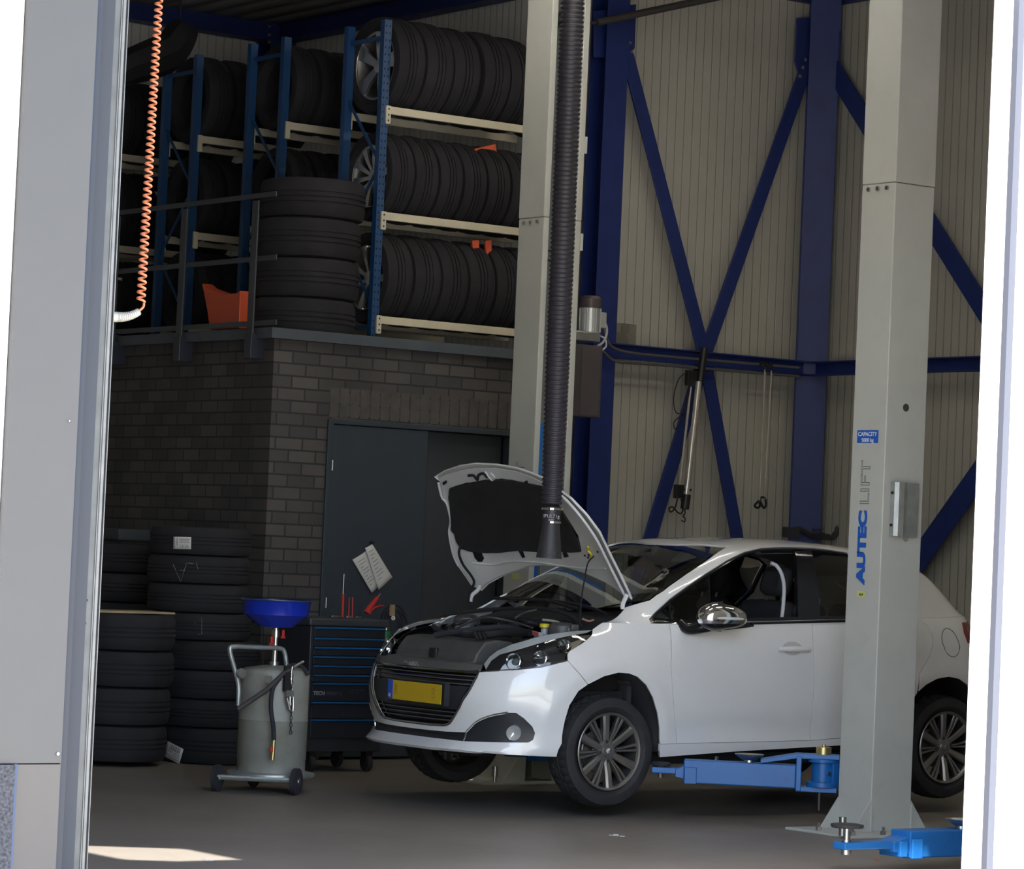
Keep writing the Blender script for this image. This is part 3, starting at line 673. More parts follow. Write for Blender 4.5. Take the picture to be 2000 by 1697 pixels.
def fit_y(o, ya, yb_):
    me = o.data; ly = [v.co.y for v in me.vertices]; a0, a1 = min(ly), max(ly); oy = near.location.y
    for v in me.vertices: v.co.y = (ya - oy) + (v.co.y - a0) / (a1 - a0) * (yb_ - ya)
fit_z(t1, hA, hB); fit_z(t2, hC, hD)
ya1, ya2 = on_face(1691.5, 1070)[1], on_face(1674.5, 1070)[1]
fit_y(t1, min(ya1, ya2), max(ya1, ya2))
ya1, ya2 = on_face(1699, 940)[1], on_face(1681.5, 940)[1]
fit_y(t2, min(ya1, ya2), max(ya1, ya2))
# AUTEC reads with its feet to the right: flip about the middle of the strip
for o, c in ((t1, 0), (t2, 0)):
    pass
a = on_face(1674.5, 1154); b = on_face(1689, 1166.5)
part(MB().bb((fx - 0.0006, a[1], b[2]), (fx, b[1], a[2])), 'yellow_sticker', mat('sticker_yellow', (0.62, 0.66, 0.20), 0.5), near, smooth=False)
face_text('ALW', 1682, 1163.5, 0.021, M_['ink'], align='CENTER', sx=0.75)
# hole in the outer face and the galvanised switch box
c = at_y(1769, 796, yon); part(MB().lathe([(0, 0), (0.022, 0), (0.022, 0.002), (0, .002)], (c[0], yon - 0.003, c[2]), 'Y', 20), 'cable_hole', mat('hole_dark', (0.05, 0.045, 0.04), 0.6), near)
a = at_y(1741, 941, yon - 0.005); b = at_y(1787, 1049, yon - 0.005)
zb0, zb1 = b[2], a[2]; ax = a[0]; bxx_ = at_y(1791, 1000, yon)[0]
prof = [(ax, yon), (ax, yon - 0.035), (ax + 0.02, yon - 0.05), (ax + 0.055, yon - 0.055), (ax + 0.085, yon - 0.045), (bxx_ - 0.015, yon - 0.025), (bxx_ - 0.01, yon)]
part(MB().prism(prof, lambda x, y: (x, y, zb0), lambda x, y: (x, y, zb1)), 'switch_box', M_['galv'], near, smooth=False, bev=0.001)
for zz in (zb0 + 0.06, zb1 - 0.06): part(MB().cyl((ax - 0.002, yon - 0.02, zz), (ax - 0.008, yon - 0.02, zz), 0.008, 8), 'box_clip', M_['dull'], near)
cH = (ax + 0.11, yon - 0.018, zb0 - 0.004); part(MB().tube([(cH[0] + 0.012 * cos(t), cH[1], cH[2] - 0.006 + 0.014 * sin(t)) for t in [k * pi / 6 for k in range(12)]], 0.0025, 6, closed=True, cap=False), 'eyelet', M_['steel'], near)

# ---- far post
xf = x0n
rf = at_x(1043, 878, xf); yif = rf[1]        # front corner of the open side
far = thing('lift_post', 'far grey lift post behind the open bonnet with a motor on its right side', 'lift post', (xf + PW / 2, yif + PD / 2, 0), 0, 'posts of the two-post car lift')
post_parts(far, xf, xf + PW, yif + PD, yif, -1)
part(MB().bb((xf + 0.05, yif + 0.02, 0.14), (xf + PW - 0.05, yif + 0.16, 0.60)), 'carriage', M_['arm'], far, smooth=False, bev=0.008)
zc1 = at_y(1066, 828, yif)[2]
part(MB().bb((xf + 0.05, yif + 0.012, 0.5), (xf + 0.075, yif + 0.02, zc1)), 'carriage_strap', M_['arm'], far, smooth=False)
pv = (xf - 0.05, yif - 0.16, 0)
part(MB().cyl((pv[0], pv[1], zb_), (pv[0], pv[1], zt_), 0.06, 26).bb((pv[0], pv[1] - 0.05, zb_ + .001), (xf + 0.1, pv[1] + 0.08, zt_ - .001)), 'arm_pivot', M_['arm'], far, bev=0.003)
tipf = at_z(1020, 1492, 0.25); tipf = (10.135 + 1.15, CARY + 0.62, 0)
qf, f0, f1, LF = arm_parts(far, pv, tipf, az0, az1)
pad_adapter(far, tipf, az0 + 0.03, 0.30, 0.055, 0.012)
for o in far.children:
    if o.name.startswith('spare_pad'): o['label'] = 'steel spare pad on the arm'
# spare pad spindles standing on the base plate
c = at_z(966, 1528, 0.014); part(MB().cyl((c[0], c[1], 0.014), (c[0], c[1], 0.05), 0.012, 12).cyl((c[0], c[1], 0.05), (c[0], c[1], 0.115), 0.019, 18), 'spare_extension', M_['steel'], far)
c = at_z(1645, 1632, 0.014); part(MB().cyl((c[0], c[1], 0.014), (c[0], c[1], 0.115), 0.02, 18), 'spare_extension', M_['steel'], near)
# outline LIFT on the far post: only the T shows over the bonnet
p = at_x(1019, 924, xf - 0.0015)
tt = text('lettering', 'LIFT', M_['ink'], wid / 0.70, (xf - 0.0015, yif + 0.155, hC), (0, 0, 1), (0, 1, 0), far, outline=True)
me = tt.data; lz = [v.co.z for v in me.vertices]; a0, a1 = min(lz), max(lz)
zT = at_x(1019, 902, xf)[2]
for v in me.vertices: v.co.z = zT - (hD - hC) + (v.co.z - a0) / (a1 - a0) * (hD - hC)
ly = [v.co.y for v in me.vertices]; y0_, y1_ = at_x(1009, 910, xf)[1], at_x(1024, 910, xf)[1]
ya_, yb_ = min(y0_, y1_) - far.location.y, max(y0_, y1_) - far.location.y; b0, b1 = min(ly), max(ly)
for v in me.vertices: v.co.y = ya_ + (v.co.y - b0) / (b1 - b0) * (yb_ - ya_)
a = at_x(1001, 1119, xf - 0.001); b = at_x(1014, 1131, xf - 0.001)
part(MB().bb((xf - 0.001, a[1], b[2]), (xf, b[1], a[2])), 'yellow_sticker', MATS['sticker_yellow'], far, smooth=False)
# side hinges on the right of the far post
for py in (285, 475):
    c = at_y(1148, py, yif + 0.02); part(MB().bb((xf + PW, yif + 0.0, c[2] - 0.055), (xf + PW + 0.022, yif + 0.05, c[2] + 0.055)), 'cable_clip', M_['post'], far, smooth=False, bev=0.003)
for py in (490, 509):
    c = at_y(1078, py, yif + 0.05); part(MB().cyl((xf + 0.06, yif + 0.05, c[2]), (xf + 0.2, yif + 0.05, c[2]), 0.005, 8), 'stop_bar', M_['dull'], far)
# chain roller near the top
c = at_y(1100, 40, yif + 0.12)
part(MB().cyl((xf + 0.04, yif + 0.12, c[2]), (xf + PW - 0.04, yif + 0.12, c[2]), 0.05, 20), 'chain_roller', M_['black'], far)
# motor
yM = yif + 0.16; xm0 = xf + PW
mz0, mz1 = at_y(1150, 668, yM)[2], at_y(1150, 578, yM)[2]
mot = MB(); cxm = at_y(1153, 620, yM)[0]; zf0, zf1 = at_y(1153, 648, yM)[2], at_y(1153, 602, yM)[2]
prof = []
mot.lathe([(0, zf0 - .01), (0.058, zf0 - .01), (0.058, zf1), (0, zf1)], (cxm, yM, 0), 'Z', 28)
for k in range(22):
    a_ = 2 * pi * k / 22; R_ = Matrix.Rotation(a_, 3, 'Z')
    cc_ = R_ @ Vector((0.062, 0, 0)); mot.box((cxm + cc_.x, yM + cc_.y, (zf0 + zf1) / 2), (0.018, 0.003, zf1 - zf0), R_)
part(mot, 'motor', mat('motor_grey', (0.50, 0.51, 0.50), 0.35, 0.6), far)
part(MB().lathe([(0, zf1), (0.068, zf1), (0.070, mz1 - .02), (0.055, mz1), (0, mz1)], (cxm, yM, 0), 'Z', 28), 'fan_cowl', mat('cowl_brown', (0.06, 0.045, 0.045), 0.5), far)
part(MB().bb((xm0, yM - 0.06, mz0), (cxm + 0.045, yM + 0.06, zf0 - .005)), 'gear_case', M_['steel'], far, bev=0.006)
part(MB().bb((cxm + 0.05, yM - 0.045, zf0 + .03), (cxm + 0.10, yM + 0.045, zf0 + .13)), 'terminal_box', MATS['motor_grey'], far, bev=0.004)
q_ = [at_y(x, y, yM - 0.02) for x, y in ((1168, 629), (1182, 632), (1185, 650), (1178, 668), (1165, 677))]
part(MB().tube(cat_rom(q_, 6), 0.008, 8), 'motor_cable', mat('cable_grey', (0.42, 0.42, 0.44), 0.5), far)
q_ = [at_y(x, y, yM - 0.03) for x, y in ((1166, 655), (1180, 660), (1184, 675), (1176, 684))]
part(MB().tube(cat_rom(q_, 6), 0.006, 8), 'motor_cable', MATS['cable_grey'], far)
a = at_y(1131, 672, yM - 0.05); b = at_y(1170, 816, yM - 0.05)
part(MB().bb((xm0 + 0.001, yM - 0.06, b[2]), (b[0], yM + 0.06, a[2])), 'control_cabinet', mat('cabinet_brown', (0.045, 0.038, 0.04), 0.45), far, bev=0.004, smooth=False)
part(MB().bb((a[0] + 0.02, yM - 0.064, b[2] + .01), (b[0] - 0.02, yM - 0.06, a[2] - .01)), 'cabinet_door', mat('cabinet_brown2', (0.06, 0.05, 0.052), 0.4), far, bev=0.002, smooth=False)
# crossbeam over the far and near post, above the view
part(MB().bb((xf + 0.04, yon + 0.05, 5.2), (xf + PW - 0.04, yif + PD, 5.36)), 'cross_beam', M_['post'], near, smooth=False)

# ---- third lift arm, low over the floor in front of the right door jamb
TA = at_z(1757, 1675, 0.055); ya3 = TA[1]
tip3 = at_y(1653, 1655, ya3); xe = tip3[0]
piv3 = (xe + 1.25, ya3 + 0.02, 0)
arm3 = thing('floor_lift', 'blue lift arm low over the floor at the right door jamb', 'lift', (xe + 1.3, ya3, 0))
z0_, z1_ = at_y(1800, 1672, ya3)[2], at_y(1800, 1620, ya3)[2]
q3, g0, g1, L3 = arm_parts(arm3, piv3, (xe, ya3, 0), z0_, z1_, w=0.14)
zd_ = at_y(1653, 1614, ya3)[2]
part(MB().cyl((xe, ya3, z0_ + 0.02), (xe, ya3, zd_), 0.016, 14), 'pad_spindle', M_['steel'], arm3)
part(MB().lathe([(0, zd_ - .006), (0.075, zd_ - .006), (0.08, zd_), (0.08, zd_ + .010), (0.06, zd_ + .014), (0, zd_ + .014)], (xe, ya3, 0), 'Z', 30), 'lift_pad', M_['rubber'], arm3)
part(MB().cyl((xe, ya3, z0_ + 0.020), (xe, ya3, z0_ + 0.042), 0.024, 16).cyl((xe, ya3, z0_ + 0.078), (xe, ya3, z0_ + 0.09), 0.024, 16), 'spindle_nut', M_['steel'], arm3)
# carriage foot it hangs on, out of view behind the jamb
part(MB().bb((xe + 1.10, ya3 - 0.12, 0.0), (xe + 1.40, ya3 + 0.16, 0.45)), 'carriage', M_['arm'], arm3, smooth=False, bev=0.01)

# ================================================================== exhaust hose
HY = 13.78
ht = at_y(1122, -80, HY); hb = at_y(1077, 992, HY)
hose = thing('exhaust_hose', 'black corrugated extraction hose hanging from the roof in front of the bonnet', 'hose', (hb[0], HY, hb[2]))
N = 118; pth = []; rs = []
hb0 = at_y(1077.5, 985, HY); lean = at_y(1122, -80, HY)
for k in range(N * 4 + 1):
    t = k / (N * 4); c = hb0 * (1 - t) + lean * t
    pth.append(c); rs.append(0.0625 + (0.0045 if k % 4 in (1, 2) else -0.0025) - 0.009 * max(0, 0.25 - t) / 0.25)
hm = mat('hose_black', (0.028, 0.025, 0.033), 0.5)
part(MB().tube(pth, rs, 28), 'corrugated_hose', hm, hose, ang=80)
a = at_y(1076, 1024, HY); b = at_y(1077.5, 990, HY)
part(MB().cyl(a, b, 0.050, 30), 'coupling', hm, hose)
for py, r_ in ((994, 0.057), (1020, 0.052)):
    c = at_y(1077, py, HY); part(MB().lathe([(r_ - .004, -.005), (r_, -.005), (r_, .005), (r_ - .004, .005)], c, 'Z', 30), 'hose_clamp', M_['chrome'], hose)
c = at_y(1095, 994, HY); part(MB().box((c[0] - 0.004, c[1] - 0.03, c[2]), (0.022, 0.012, 0.012)), 'clamp_screw', M_['steel'], hose)
a = at_y(1076, 1024, HY); b = at_y(1072, 1090, HY); m2_ = at_y(1075, 1040, HY)
part(MB().tube([a, m2_, b, b], [0.048, 0.053, 0.071, 0.065], 34, cap=True), 'rubber_nozzle', mat('nozzle', (0.03, 0.028, 0.032), 0.55), hose)
cp = mat('text_grey', (0.35, 0.36, 0.38), 0.6)
p = at_y(1077, 1011, HY - 0.0525)
text('lettering', 'IPUL71g', cp, 0.026, (p[0] - 0.0, p[1], p[2]), (0.806, -0.592, 0), (0, 0, 1), hose, align='CENTER')
p = at_y(1076, 1017.5, HY - 0.0525)
text('lettering', '800', cp, 0.018, (p[0] - 0.0, p[1], p[2]), (0.806, -0.592, 0), (0, 0, 1), hose, align='CENTER')
p = at_y(1077, 1084, HY - 0.068)
text('lettering', '1820', mat('text_dim', (0.06, 0.058, 0.062), 0.6), 0.026, (p[0] - 0.01, p[1], p[2]), (0.806, -0.592, 0), (0, 0, 1), hose, align='CENTER')

# ================================================================== wand lamp and rods on the girt
YL = YA - 0.33
wl_ = thing('wand_lamp', 'long metal tube lamp with black ends and cable hanging at the brace crossing', 'lamp', at_y(1335, 1010, YL))
P_ = lambda x, y, d=0: at_y(x, y, YL + d)
part(MB().cyl(P_(1376, 680), P_(1367, 746), 0.030, 18), 'upper_grip', M_['black'], wl_)
tubm = mat('tube_lamp', (0.66, 0.62, 0.56), 0.25, 0.5)
part(MB().cyl(P_(1365, 745), P_(1340, 968), 0.023, 20), 'lamp_tube', tubm, wl_)
part(MB().cyl(P_(1341, 966), P_(1337, 994), 0.034, 18), 'lower_grip', M_['black'], wl_)
part(MB().cyl(P_(1333, 955), P_(1350, 957), 0.008, 8), 'swivel', M_['black'], wl_)
q_ = cat_rom([P_(x, y) for x, y in ((1337, 994), (1338, 1002), (1334, 1008), (1338, 1012), (1337, 1019), (1331, 1016))], 5)
part(MB().tube(q_, 0.0045, 7), 'hook', M_['dull'], wl_)
wb_ = thing('wand_lamp', 'second slimmer metal wand beside the tube lamp, with black square foot', 'lamp', at_y(1325, 1000, YL + 0.03))
part(MB().bb(P_(1341, 722, .03) - np.array([0, 0.02, 0]), P_(1360, 754, .03) + np.array([0, 0.02, 0])), 'head', M_['black'], wb_, bev=0.004)
part(MB().cyl(P_(1349, 755, .03), P_(1328, 947, .03), 0.010, 10), 'shaft', tubm, wb_)
part(MB().bb(P_(1319, 946, .03) - np.array([0, 0.02, 0]), P_(1337, 974, .03) + np.array([0, 0.02, 0])), 'foot', M_['black'], wb_, bev=0.003)
q_ = cat_rom([P_(x, y, .02) for x, y in ((1323, 974), (1318, 992), (1310, 1000), (1307, 993), (1314, 990), (1322, 999), (1330, 1003), (1334, 992), (1330, 975))], 5)
part(MB().tube(q_, 0.006, 7), 'hook', M_['dull'], wb_)
q_ = cat_rom([P_(x, y, -.01) for x, y in ((1345, 726), (1326, 740), (1316, 775), (1320, 805), (1338, 808), (1330, 812), (1316, 825), (1320, 838), (1336, 812), (1345, 770), (1348, 752))], 8)
tag(MB().tube(q_, 0.004, 6).build('lamp_cable', M_['dull']), 'thin black cable looped beside the hanging tube lamp', 'cable')
for nm, xa_, ya_, xb_, yb2_, lab in (('a', 1494, 722, 1483, 980, 'thin steel rod hanging from the wall beam, left of the pair'), ('b', 1507, 724, 1493, 975, 'thin steel rod hanging from the wall beam, right of the pair')):
    hr = thing('hook_rod', lab, 'rod', at_y(xa_, ya_, YL))
    part(MB().cyl(P_(xa_, ya_), P_(xb_, yb2_), 0.008, 8), 'rod', tubm, hr)
    q_ = cat_rom([P_(xa_ + dx, ya_ + dy) for dx, dy in ((-9, -6), (-7, -13), (-1, -14), (1, -6), (0, 4))], 5)
    part(MB().tube(q_, 0.009, 7), 'top_hook', M_['dull'], hr)
    if nm == 'a': q_ = [(1483, 978), (1477, 983), (1474, 988), (1479, 992), (1484, 988), (1483, 980)]
    else: q_ = [(1494, 972), (1485, 972), (1487, 984), (1492, 992), (1496, 986), (1495, 974)]
    part(MB().tube(cat_rom([P_(x, y) for x, y in q_], 5), 0.009, 7), 'bottom_hook', M_['dull'], hr)

# dark fittings on the wall just above the car roof
ft = thing('wall_fitting', 'dark bracket with pegs on the blue column just above the car roof', 'bracket', at_y(1590, 1052, YA - 0.36))
YF = YA - 0.36; PF = lambda x, y, d=0: at_y(x, y, YF + d)
dk = mat('fitting_dark', (0.035, 0.036, 0.045), 0.5)
part(MB().bb(PF(1533, 1029) - np.array([0, .03, 0]), PF(1556, 1050) + np.array([0, .03, 0])), 'block', dk, ft, bev=0.004)
q_ = cat_rom([PF(x, y) for x, y in ((1550, 1036), (1562, 1034), (1572, 1040), (1590, 1048), (1608, 1048), (1618, 1048))], 4)
part(MB().tube(q_, 0.024, 10), 'body', dk, ft)
for a_, b_ in (((1604, 1030), (1606, 1052)), ((1588, 1030), (1590, 1052)), ((1586, 1035), (1608, 1033)), ((1586, 1043), (1610, 1041))):
    part(MB().cyl(PF(*a_, -.03), PF(*b_, -.03), 0.006, 8), 'peg', dk, ft)
q_ = cat_rom([PF(x, y) for x, y in ((1612, 1052), (1624, 1050), (1634, 1040), (1637, 1030))], 4)
part(MB().tube(q_, [0.012 + 0.012 * min(1, i / 6) for i in range(len(q_))], 10), 'lever', dk, ft)
part(MB().cyl(PF(1632, 1032), PF(1662, 980), 0.004, 6), 'wire', dk, ft)

# ================================================================== tyres
def tyre_profile(R, w, ri):
    s = R - ri; h = w / 2
    return [(ri, -h * .72), (ri + .02 * 1, -h * .86), (ri + s * .35, -h * .99), (ri + s * .62, -h * 1.0), (ri + s * .86, -h * .93), (R - .010, -h * .82), (R - .003, -h * .66),
            (R, -h * .48), (R, -h * .30), (R - .008, -h * .29), (R - .008, -h * .22), (R + .001, -h * .21), (R + .001, -h * .05), (R - .008, -h * .04),
            (R - .008, h * .04), (R + .001, h * .05), (R + .001, h * .21), (R - .008, h * .22), (R - .008, h * .29), (R, h * .30), (R, h * .48), (R - .003, h * .66),
            (R - .010, h * .82), (ri + s * .86, h * .93), (ri + s * .62, h), (ri + s * .35, h * .99), (ri + .02, h * .86), (ri, h * .72), (ri - .012, h * .55), (ri - .012, -h * .55)]
def tyre_mesh(name, R, w, ri, m, axis='Z', seg=64):
    def rf(i, k, r):
        if (5 <= i <= 8 or 19 <= i <= 22) and k % 4 == 0: return r - 0.006
        return r
    o = MB().lathe(tyre_profile(R, w, ri), (0, 0, 0), axis, seg, closed=True, rfun=rf).build(name, m, ang=28)
    return o
proto_stack = {}
def stack_tyre(c, R, w, label, group, tilt=0.0, axis='Z', extra=None):
    key = (round(R, 3), round(w, 3), axis)
    if key not in proto_stack:
        o = tyre_mesh('tyre', R, w, R * 0.63, M_['dusty'], axis, 48); proto_stack[key] = o
    else:
        o = proto_stack[key].copy(); COL.objects.link(o)
        for k in list(o.keys()): del o[k]
    o.location = tuple(map(float, c)); o.rotation_euler = (tilt, 0, random.uniform(0, 6)) if axis == 'Z' else (random.uniform(0, 6), 0, tilt)
    tag(o, label, 'tyre', group); return o
ORD = ['bottom', 'second from bottom', 'third from bottom', 'fourth from bottom', 'fifth from bottom', 'sixth from bottom', 'seventh from bottom', 'topmost']
# stack B beside the brick wall corner
sB = at_z(340, 1500, 0); RB = 0.335
cB = np.array([sB[0] + 0.592 * RB * .0, sB[1], 0]); dvec = FW.copy(); dvec[2] = 0; dvec /= np.linalg.norm(dvec)
cB = np.array([at_z(345, 1503, 0)[0], at_z(345, 1503, 0)[1], 0]) + dvec * .83
ybnd = [1503, 1421, 1365, 1308, 1250, 1196, 1139, 1083, 1026]
xs = [392, 380, 378, 374, 352, 346, 344, 346]
for k in range(8):
    ym = (ybnd[k] + ybnd[k + 1]) / 2
    zfront = [at_y(340, y, (cB - dvec * RB)[1])[2] for y in (ybnd[k], ybnd[k + 1])]
    z_lo, z_hi = max(0, zfront[0]), zfront[1]
    off = (xs[k] - 345) / 304.0
    c = cB + np.array([_r[0], _r[1], 0]) * off + np.array([0, 0, (z_lo + z_hi) / 2])
    o = stack_tyre(c, RB if k else 0.34, (z_hi - z_lo) * 0.985, 'dusty black tyre in the stack with paper labels, %s' % ORD[k], 'tyres stacked beside the brick wall')
    if k == 7:
        topB = c; wB = z_hi - z_lo
    if k == 0: botB = c; wB0 = z_hi - z_lo
# stack A, nearer to the door jamb
cA = np.array([at_z(214, 1497, 0)[0], at_z(214, 1497, 0)[1], 0]) + dvec * (RB - .08)
ybA = [1490, 1418, 1343, 1271, 1198]
for k in range(4):
    zf = [at_y(218, y, (cA - dvec * RB)[1])[2] for y in (ybA[k], ybA[k + 1])]
    c = cA + np.array([0, 0, (max(0, zf[0]) + zf[1]) / 2]) + np.array([_r[0], _r[1], 0]) * ((-4, 0, 4, 4)[k] / 304)
    stack_tyre(c, RB, (zf[1] - max(0, zf[0])) * 0.985, 'wide dusty tyre in the low stack by the door rail, %s' % ['bottom', 'second from bottom', 'third from bottom', 'topmost'][k], 'tyres in the low stack by the door rail')
zTopA = zf[1]
bA = cA - dvec * 0.05
o = MB().box((bA[0], bA[1], zTopA + 0.008), (0.62, 0.30, 0.012)).build('plank', mat('plank_wood', (0.42, 0.33, 0.20), 0.7, var=0.2), smooth=False); tag(o, 'thin light wooden board lying on the low tyre stack', 'board')
# paper labels stuck on tyres (thin curved sheets)
def label_on(o_parent, c, R, pts, name, lines, m=M_['paper']):
    """pts: four pixels of the label; sheet follows a cylinder of radius R round axis c"""
    def hit(px, py, RR_):
        d = ray(px, py); ox, oy = CAM[0] - c[0], CAM[1] - c[1]
        A = d[0] ** 2 + d[1] ** 2; B = 2 * (ox * d[0] + oy * d[1]); Cc = ox * ox + oy * oy - RR_ * RR_
        t = (-B - math.sqrt(max(0, B * B - 4 * A * Cc))) / (2 * A); return CAM + d * t
    nU, nV = 6, 3
    P = [np.array(p, float) for p in pts]
    def mk(uv0, uv1, off, nm, mt):
        mb = MB(); vs = []
        for j in range(nV + 1):
            for i in range(nU + 1):
                u = uv0[0] + (uv1[0] - uv0[0]) * i / nU; v = uv0[1] + (uv1[1] - uv0[1]) * j / nV
                p = (P[0] * (1 - u) + P[1] * u) * (1 - v) + (P[3] * (1 - u) + P[2] * u) * v
                vs.append(hit(p[0], p[1], R + off))
        fs = [(j * (nU + 1) + i, j * (nU + 1) + i + 1, (j + 1) * (nU + 1) + i + 1, (j + 1) * (nU + 1) + i) for j in range(nV) for i in range(nU)]
        mb.add(vs, fs); Mi = o_parent.matrix_basis.inverted()
        mb.v = [tuple(Mi @ Vector(v)) for v in mb.v]
        q = mb.build(nm, mt, o_parent, recalc=False)
        s = q.modifiers.new('sheet', 'SOLIDIFY'); s.thickness = 0.0006; return q
    L0 = mk((0, 0), (1, 1), 0.003, name, m); L0['label'] = 'white paper label'
    ink = mat('ink_grey', (0.22, 0.22, 0.23), 0.8)
    for (u0, v0, u1, v1) in lines: mk((u0, v0), (u1, v1), 0.0045, 'print', ink)
topo = [o for o in bpy.data.objects if o.get('label', '').endswith('paper labels, topmost')][0]
boto = [o for o in bpy.data.objects if o.get('label', '').endswith('paper labels, bottom')][0]
bpy.context.view_layer.update()
label_on(topo, topB, RB, ((338.5, 1048), (373.5, 1049), (373, 1072.5), (338, 1072)), 'paper_label',
         [(0.03, 0.05, 0.06, 0.95), (0.2, 0.1, 0.24, 0.7), (0.35, 0.15, 0.95, 0.2), (0.35, 0.3, 0.9, 0.34), (0.35, 0.45, 0.95, 0.49)] + [(0.38 + 0.07 * k, 0.62, 0.40 + 0.07 * k, 0.93) for k in range(8)])
label_on(boto, botB, 0.34, ((327.5, 1447), (358.5, 1463), (350, 1492), (319, 1476)), 'paper_label',
         [(0.22 + 0.065 * k, 0.06, 0.22 + 0.065 * k + (0.045 if k % 2 else 0.025), 0.42) for k in range(10)] + [(0.15, 0.5, 0.4, 0.56), (0.5, 0.5, 0.95, 0.54), (0.5, 0.62, 0.95, 0.65), (0.05, 0.72, 0.95, 0.75), (0.3, 0.85, 0.95, 0.89)])
chalk = mat('chalk', (0.30, 0.30, 0.31), 0.9)
def chalk_on(o_parent, c, R, strokes):
    for st_ in strokes:
        vs = []
        for px, py in st_:
            d = ray(px, py); ox, oy = CAM[0] - c[0], CAM[1] - c[1]
            A = d[0] ** 2 + d[1] ** 2; B = 2 * (ox * d[0] + oy * d[1]); Cc = ox * ox + oy * oy - R * R
            vs.append(CAM + d * ((-B - math.sqrt(max(0, B * B - 4 * A * Cc))) / (2 * A)))
        mb = MB().tube(vs, 0.0016, 4); Mi = o_parent.matrix_basis.inverted(); mb.v = [tuple(Mi @ Vector(v)) for v in mb.v]
        mb.build('chalk_mark', chalk, o_parent)
sixth = [o for o in bpy.data.objects if o.get('label', '').endswith('paper labels, seventh from bottom')][0]
fourth = [o for o in bpy.data.objects if o.get('label', '').endswith('paper labels, fourth from bottom')][0]
chalk_on(sixth, np.array(sixth.location), RB + .001, [((338, 1102), (353, 1136), (360, 1114), (364, 1100)), ((351, 1114), (360, 1113)), ((365, 1099), (378, 1101)), ((383, 1098), (387, 1112))])
chalk_on(fourth, np.array(fourth.location), RB + .001, [((342, 1243), (361, 1208), (373, 1240)), ((369, 1204), (383, 1220)), ((394, 1206), (394, 1238), (381, 1240))])
# a darker third stack behind, against the side wall
cC = np.array([at_z(186, 1478, 0)[0], at_z(186, 1478, 0)[1], 0]) + dvec * .98
for k in range(7):
    stack_tyre(cC + np.array([0, 0, 0.1 + 0.2 * k]), 0.33, 0.196, 'dark tyre in the stack behind the low one, %s' % (ORD[k] if k < 6 else 'topmost'), 'tyres stacked in the dark behind')
# small steel shelf end above it
o = MB().bb(at_z(200, 1478, 0) * 0 + (cC + np.array([-.1, -.1, 1.42])), cC + np.array([0.2, 0.2, 1.5])).build('tool_box', mat('box_dk', (0.05, 0.055, 0.06), 0.6), bev=0.008)
tag(o, 'small dark box lying on the rear tyre stack', 'box')

# ---- mezzanine stack of four wide tyres
YS = YBK + 0.42
cS = at_y(600, 640, YS - 0.36); cS = np.array([at_y(600, 500, YS)[0], YS, ZM + 0.055])
yb4 = [648, 575, 497, 418, 340]
ZM2 = ZM + 0.02
zz = [at_y(600, y, YS - 0.36)[2] for y in yb4]
hgt = (zz[4] - ZM2) / 4
for k in range(4):
    c = np.array([at_y((596, 600, 600, 606)[k], 500, YS)[0], YS, ZM2 + hgt * (k + .5)])
    stack_tyre(c, 0.365, hgt * 0.99, 'wide tyre lying flat in the stack on the mezzanine corner, %s' % ['bottom', 'second from bottom', 'third from bottom', 'topmost'][k], 'flat tyres stacked on the mezzanine corner')

# ---- racks
def rack(name, label, y0, depth, uprights, levels, x_end, top_px=None, zt=None, zb=None, brace=True):
    r = thing(name, label, 'rack', (uprights[0], y0, ZM2), 0, 'tyre racks on the mezzanine')
    for i, x in enumerate(uprights):
        for yy in (y0, y0 + depth):
            mb = MB().bb((x - 0.03, yy - 0.025, ZM2), (x + 0.03, yy + 0.025, zt)); part(mb, 'upright', M_['rackblue'], r, smooth=False)
        if i == 0 and brace:
            z = ZM2 + 0.25; fl = 0
            while z + 0.55 < zt:
                a = (x, y0, z), (x, y0 + depth, z + 0.5)
                if fl: a = (x, y0 + depth, z), (x, y0, z + 0.5)
                part(MB().beam(a[0], a[1], 0.012, 0.02), 'frame_brace', M_['rackblue'], r, smooth=False); z += 0.5; fl ^= 1
            for zz_ in (zt - 0.12, ZM2 + 0.12): part(MB().beam((x, y0, zz_), (x, y0 + depth, zz_), 0.012, 0.03), 'frame_tie', M_['rackblue'], r, smooth=False)
    for z in levels:
        for yy, s in ((y0 - 0.022, -1), (y0 + depth + 0.0, 1)):
            xs_ = uprights + [x_end]
            bmx = part(MB().bb((uprights[0] + 0.031, yy - 0.015, z - 0.055), (x_end, yy + 0.018, z)), 'beam', M_['cream'], r, smooth=False, bev=0.003)
            hk = MB().bb((uprights[0] + 0.005, yy - 0.019, z - 0.125), (uprights[0] + 0.045, yy + 0.02, z + 0.003)); bkt = part(hk, 'beam_bracket', M_['cream'], r, smooth=False, bev=0.002, seg=1)
            if s < 0 and name == 'tyre_rack':
                for q2 in range(3):
                    part(MB().box((uprights[0] + 0.025, yy - 0.0195, z - 0.02 - 0.04 * q2), (0.010, 0.002, 0.012)), 'slot', M_['dull'], r, smooth=False)
    return r
YR1 = YBK + 0.20
u1 = at_y(738, 420, YR1)[0]
lev = [at_y(760, 206.5 + 1, YR1 - .03)[2], at_y(760, 415, YR1 - .03)[2], at_y(760, 618.5, YR1 - .03)[2]]
dep = at_x(680, 140, u1)[1] - YR1
ztop1 = at_y(748, 38, YR1)[2]
rack1 = rack('tyre_rack', 'blue and cream tyre rack nearest the lift, front row', YR1, dep, [u1], lev, XE - .05, zt=ztop1)
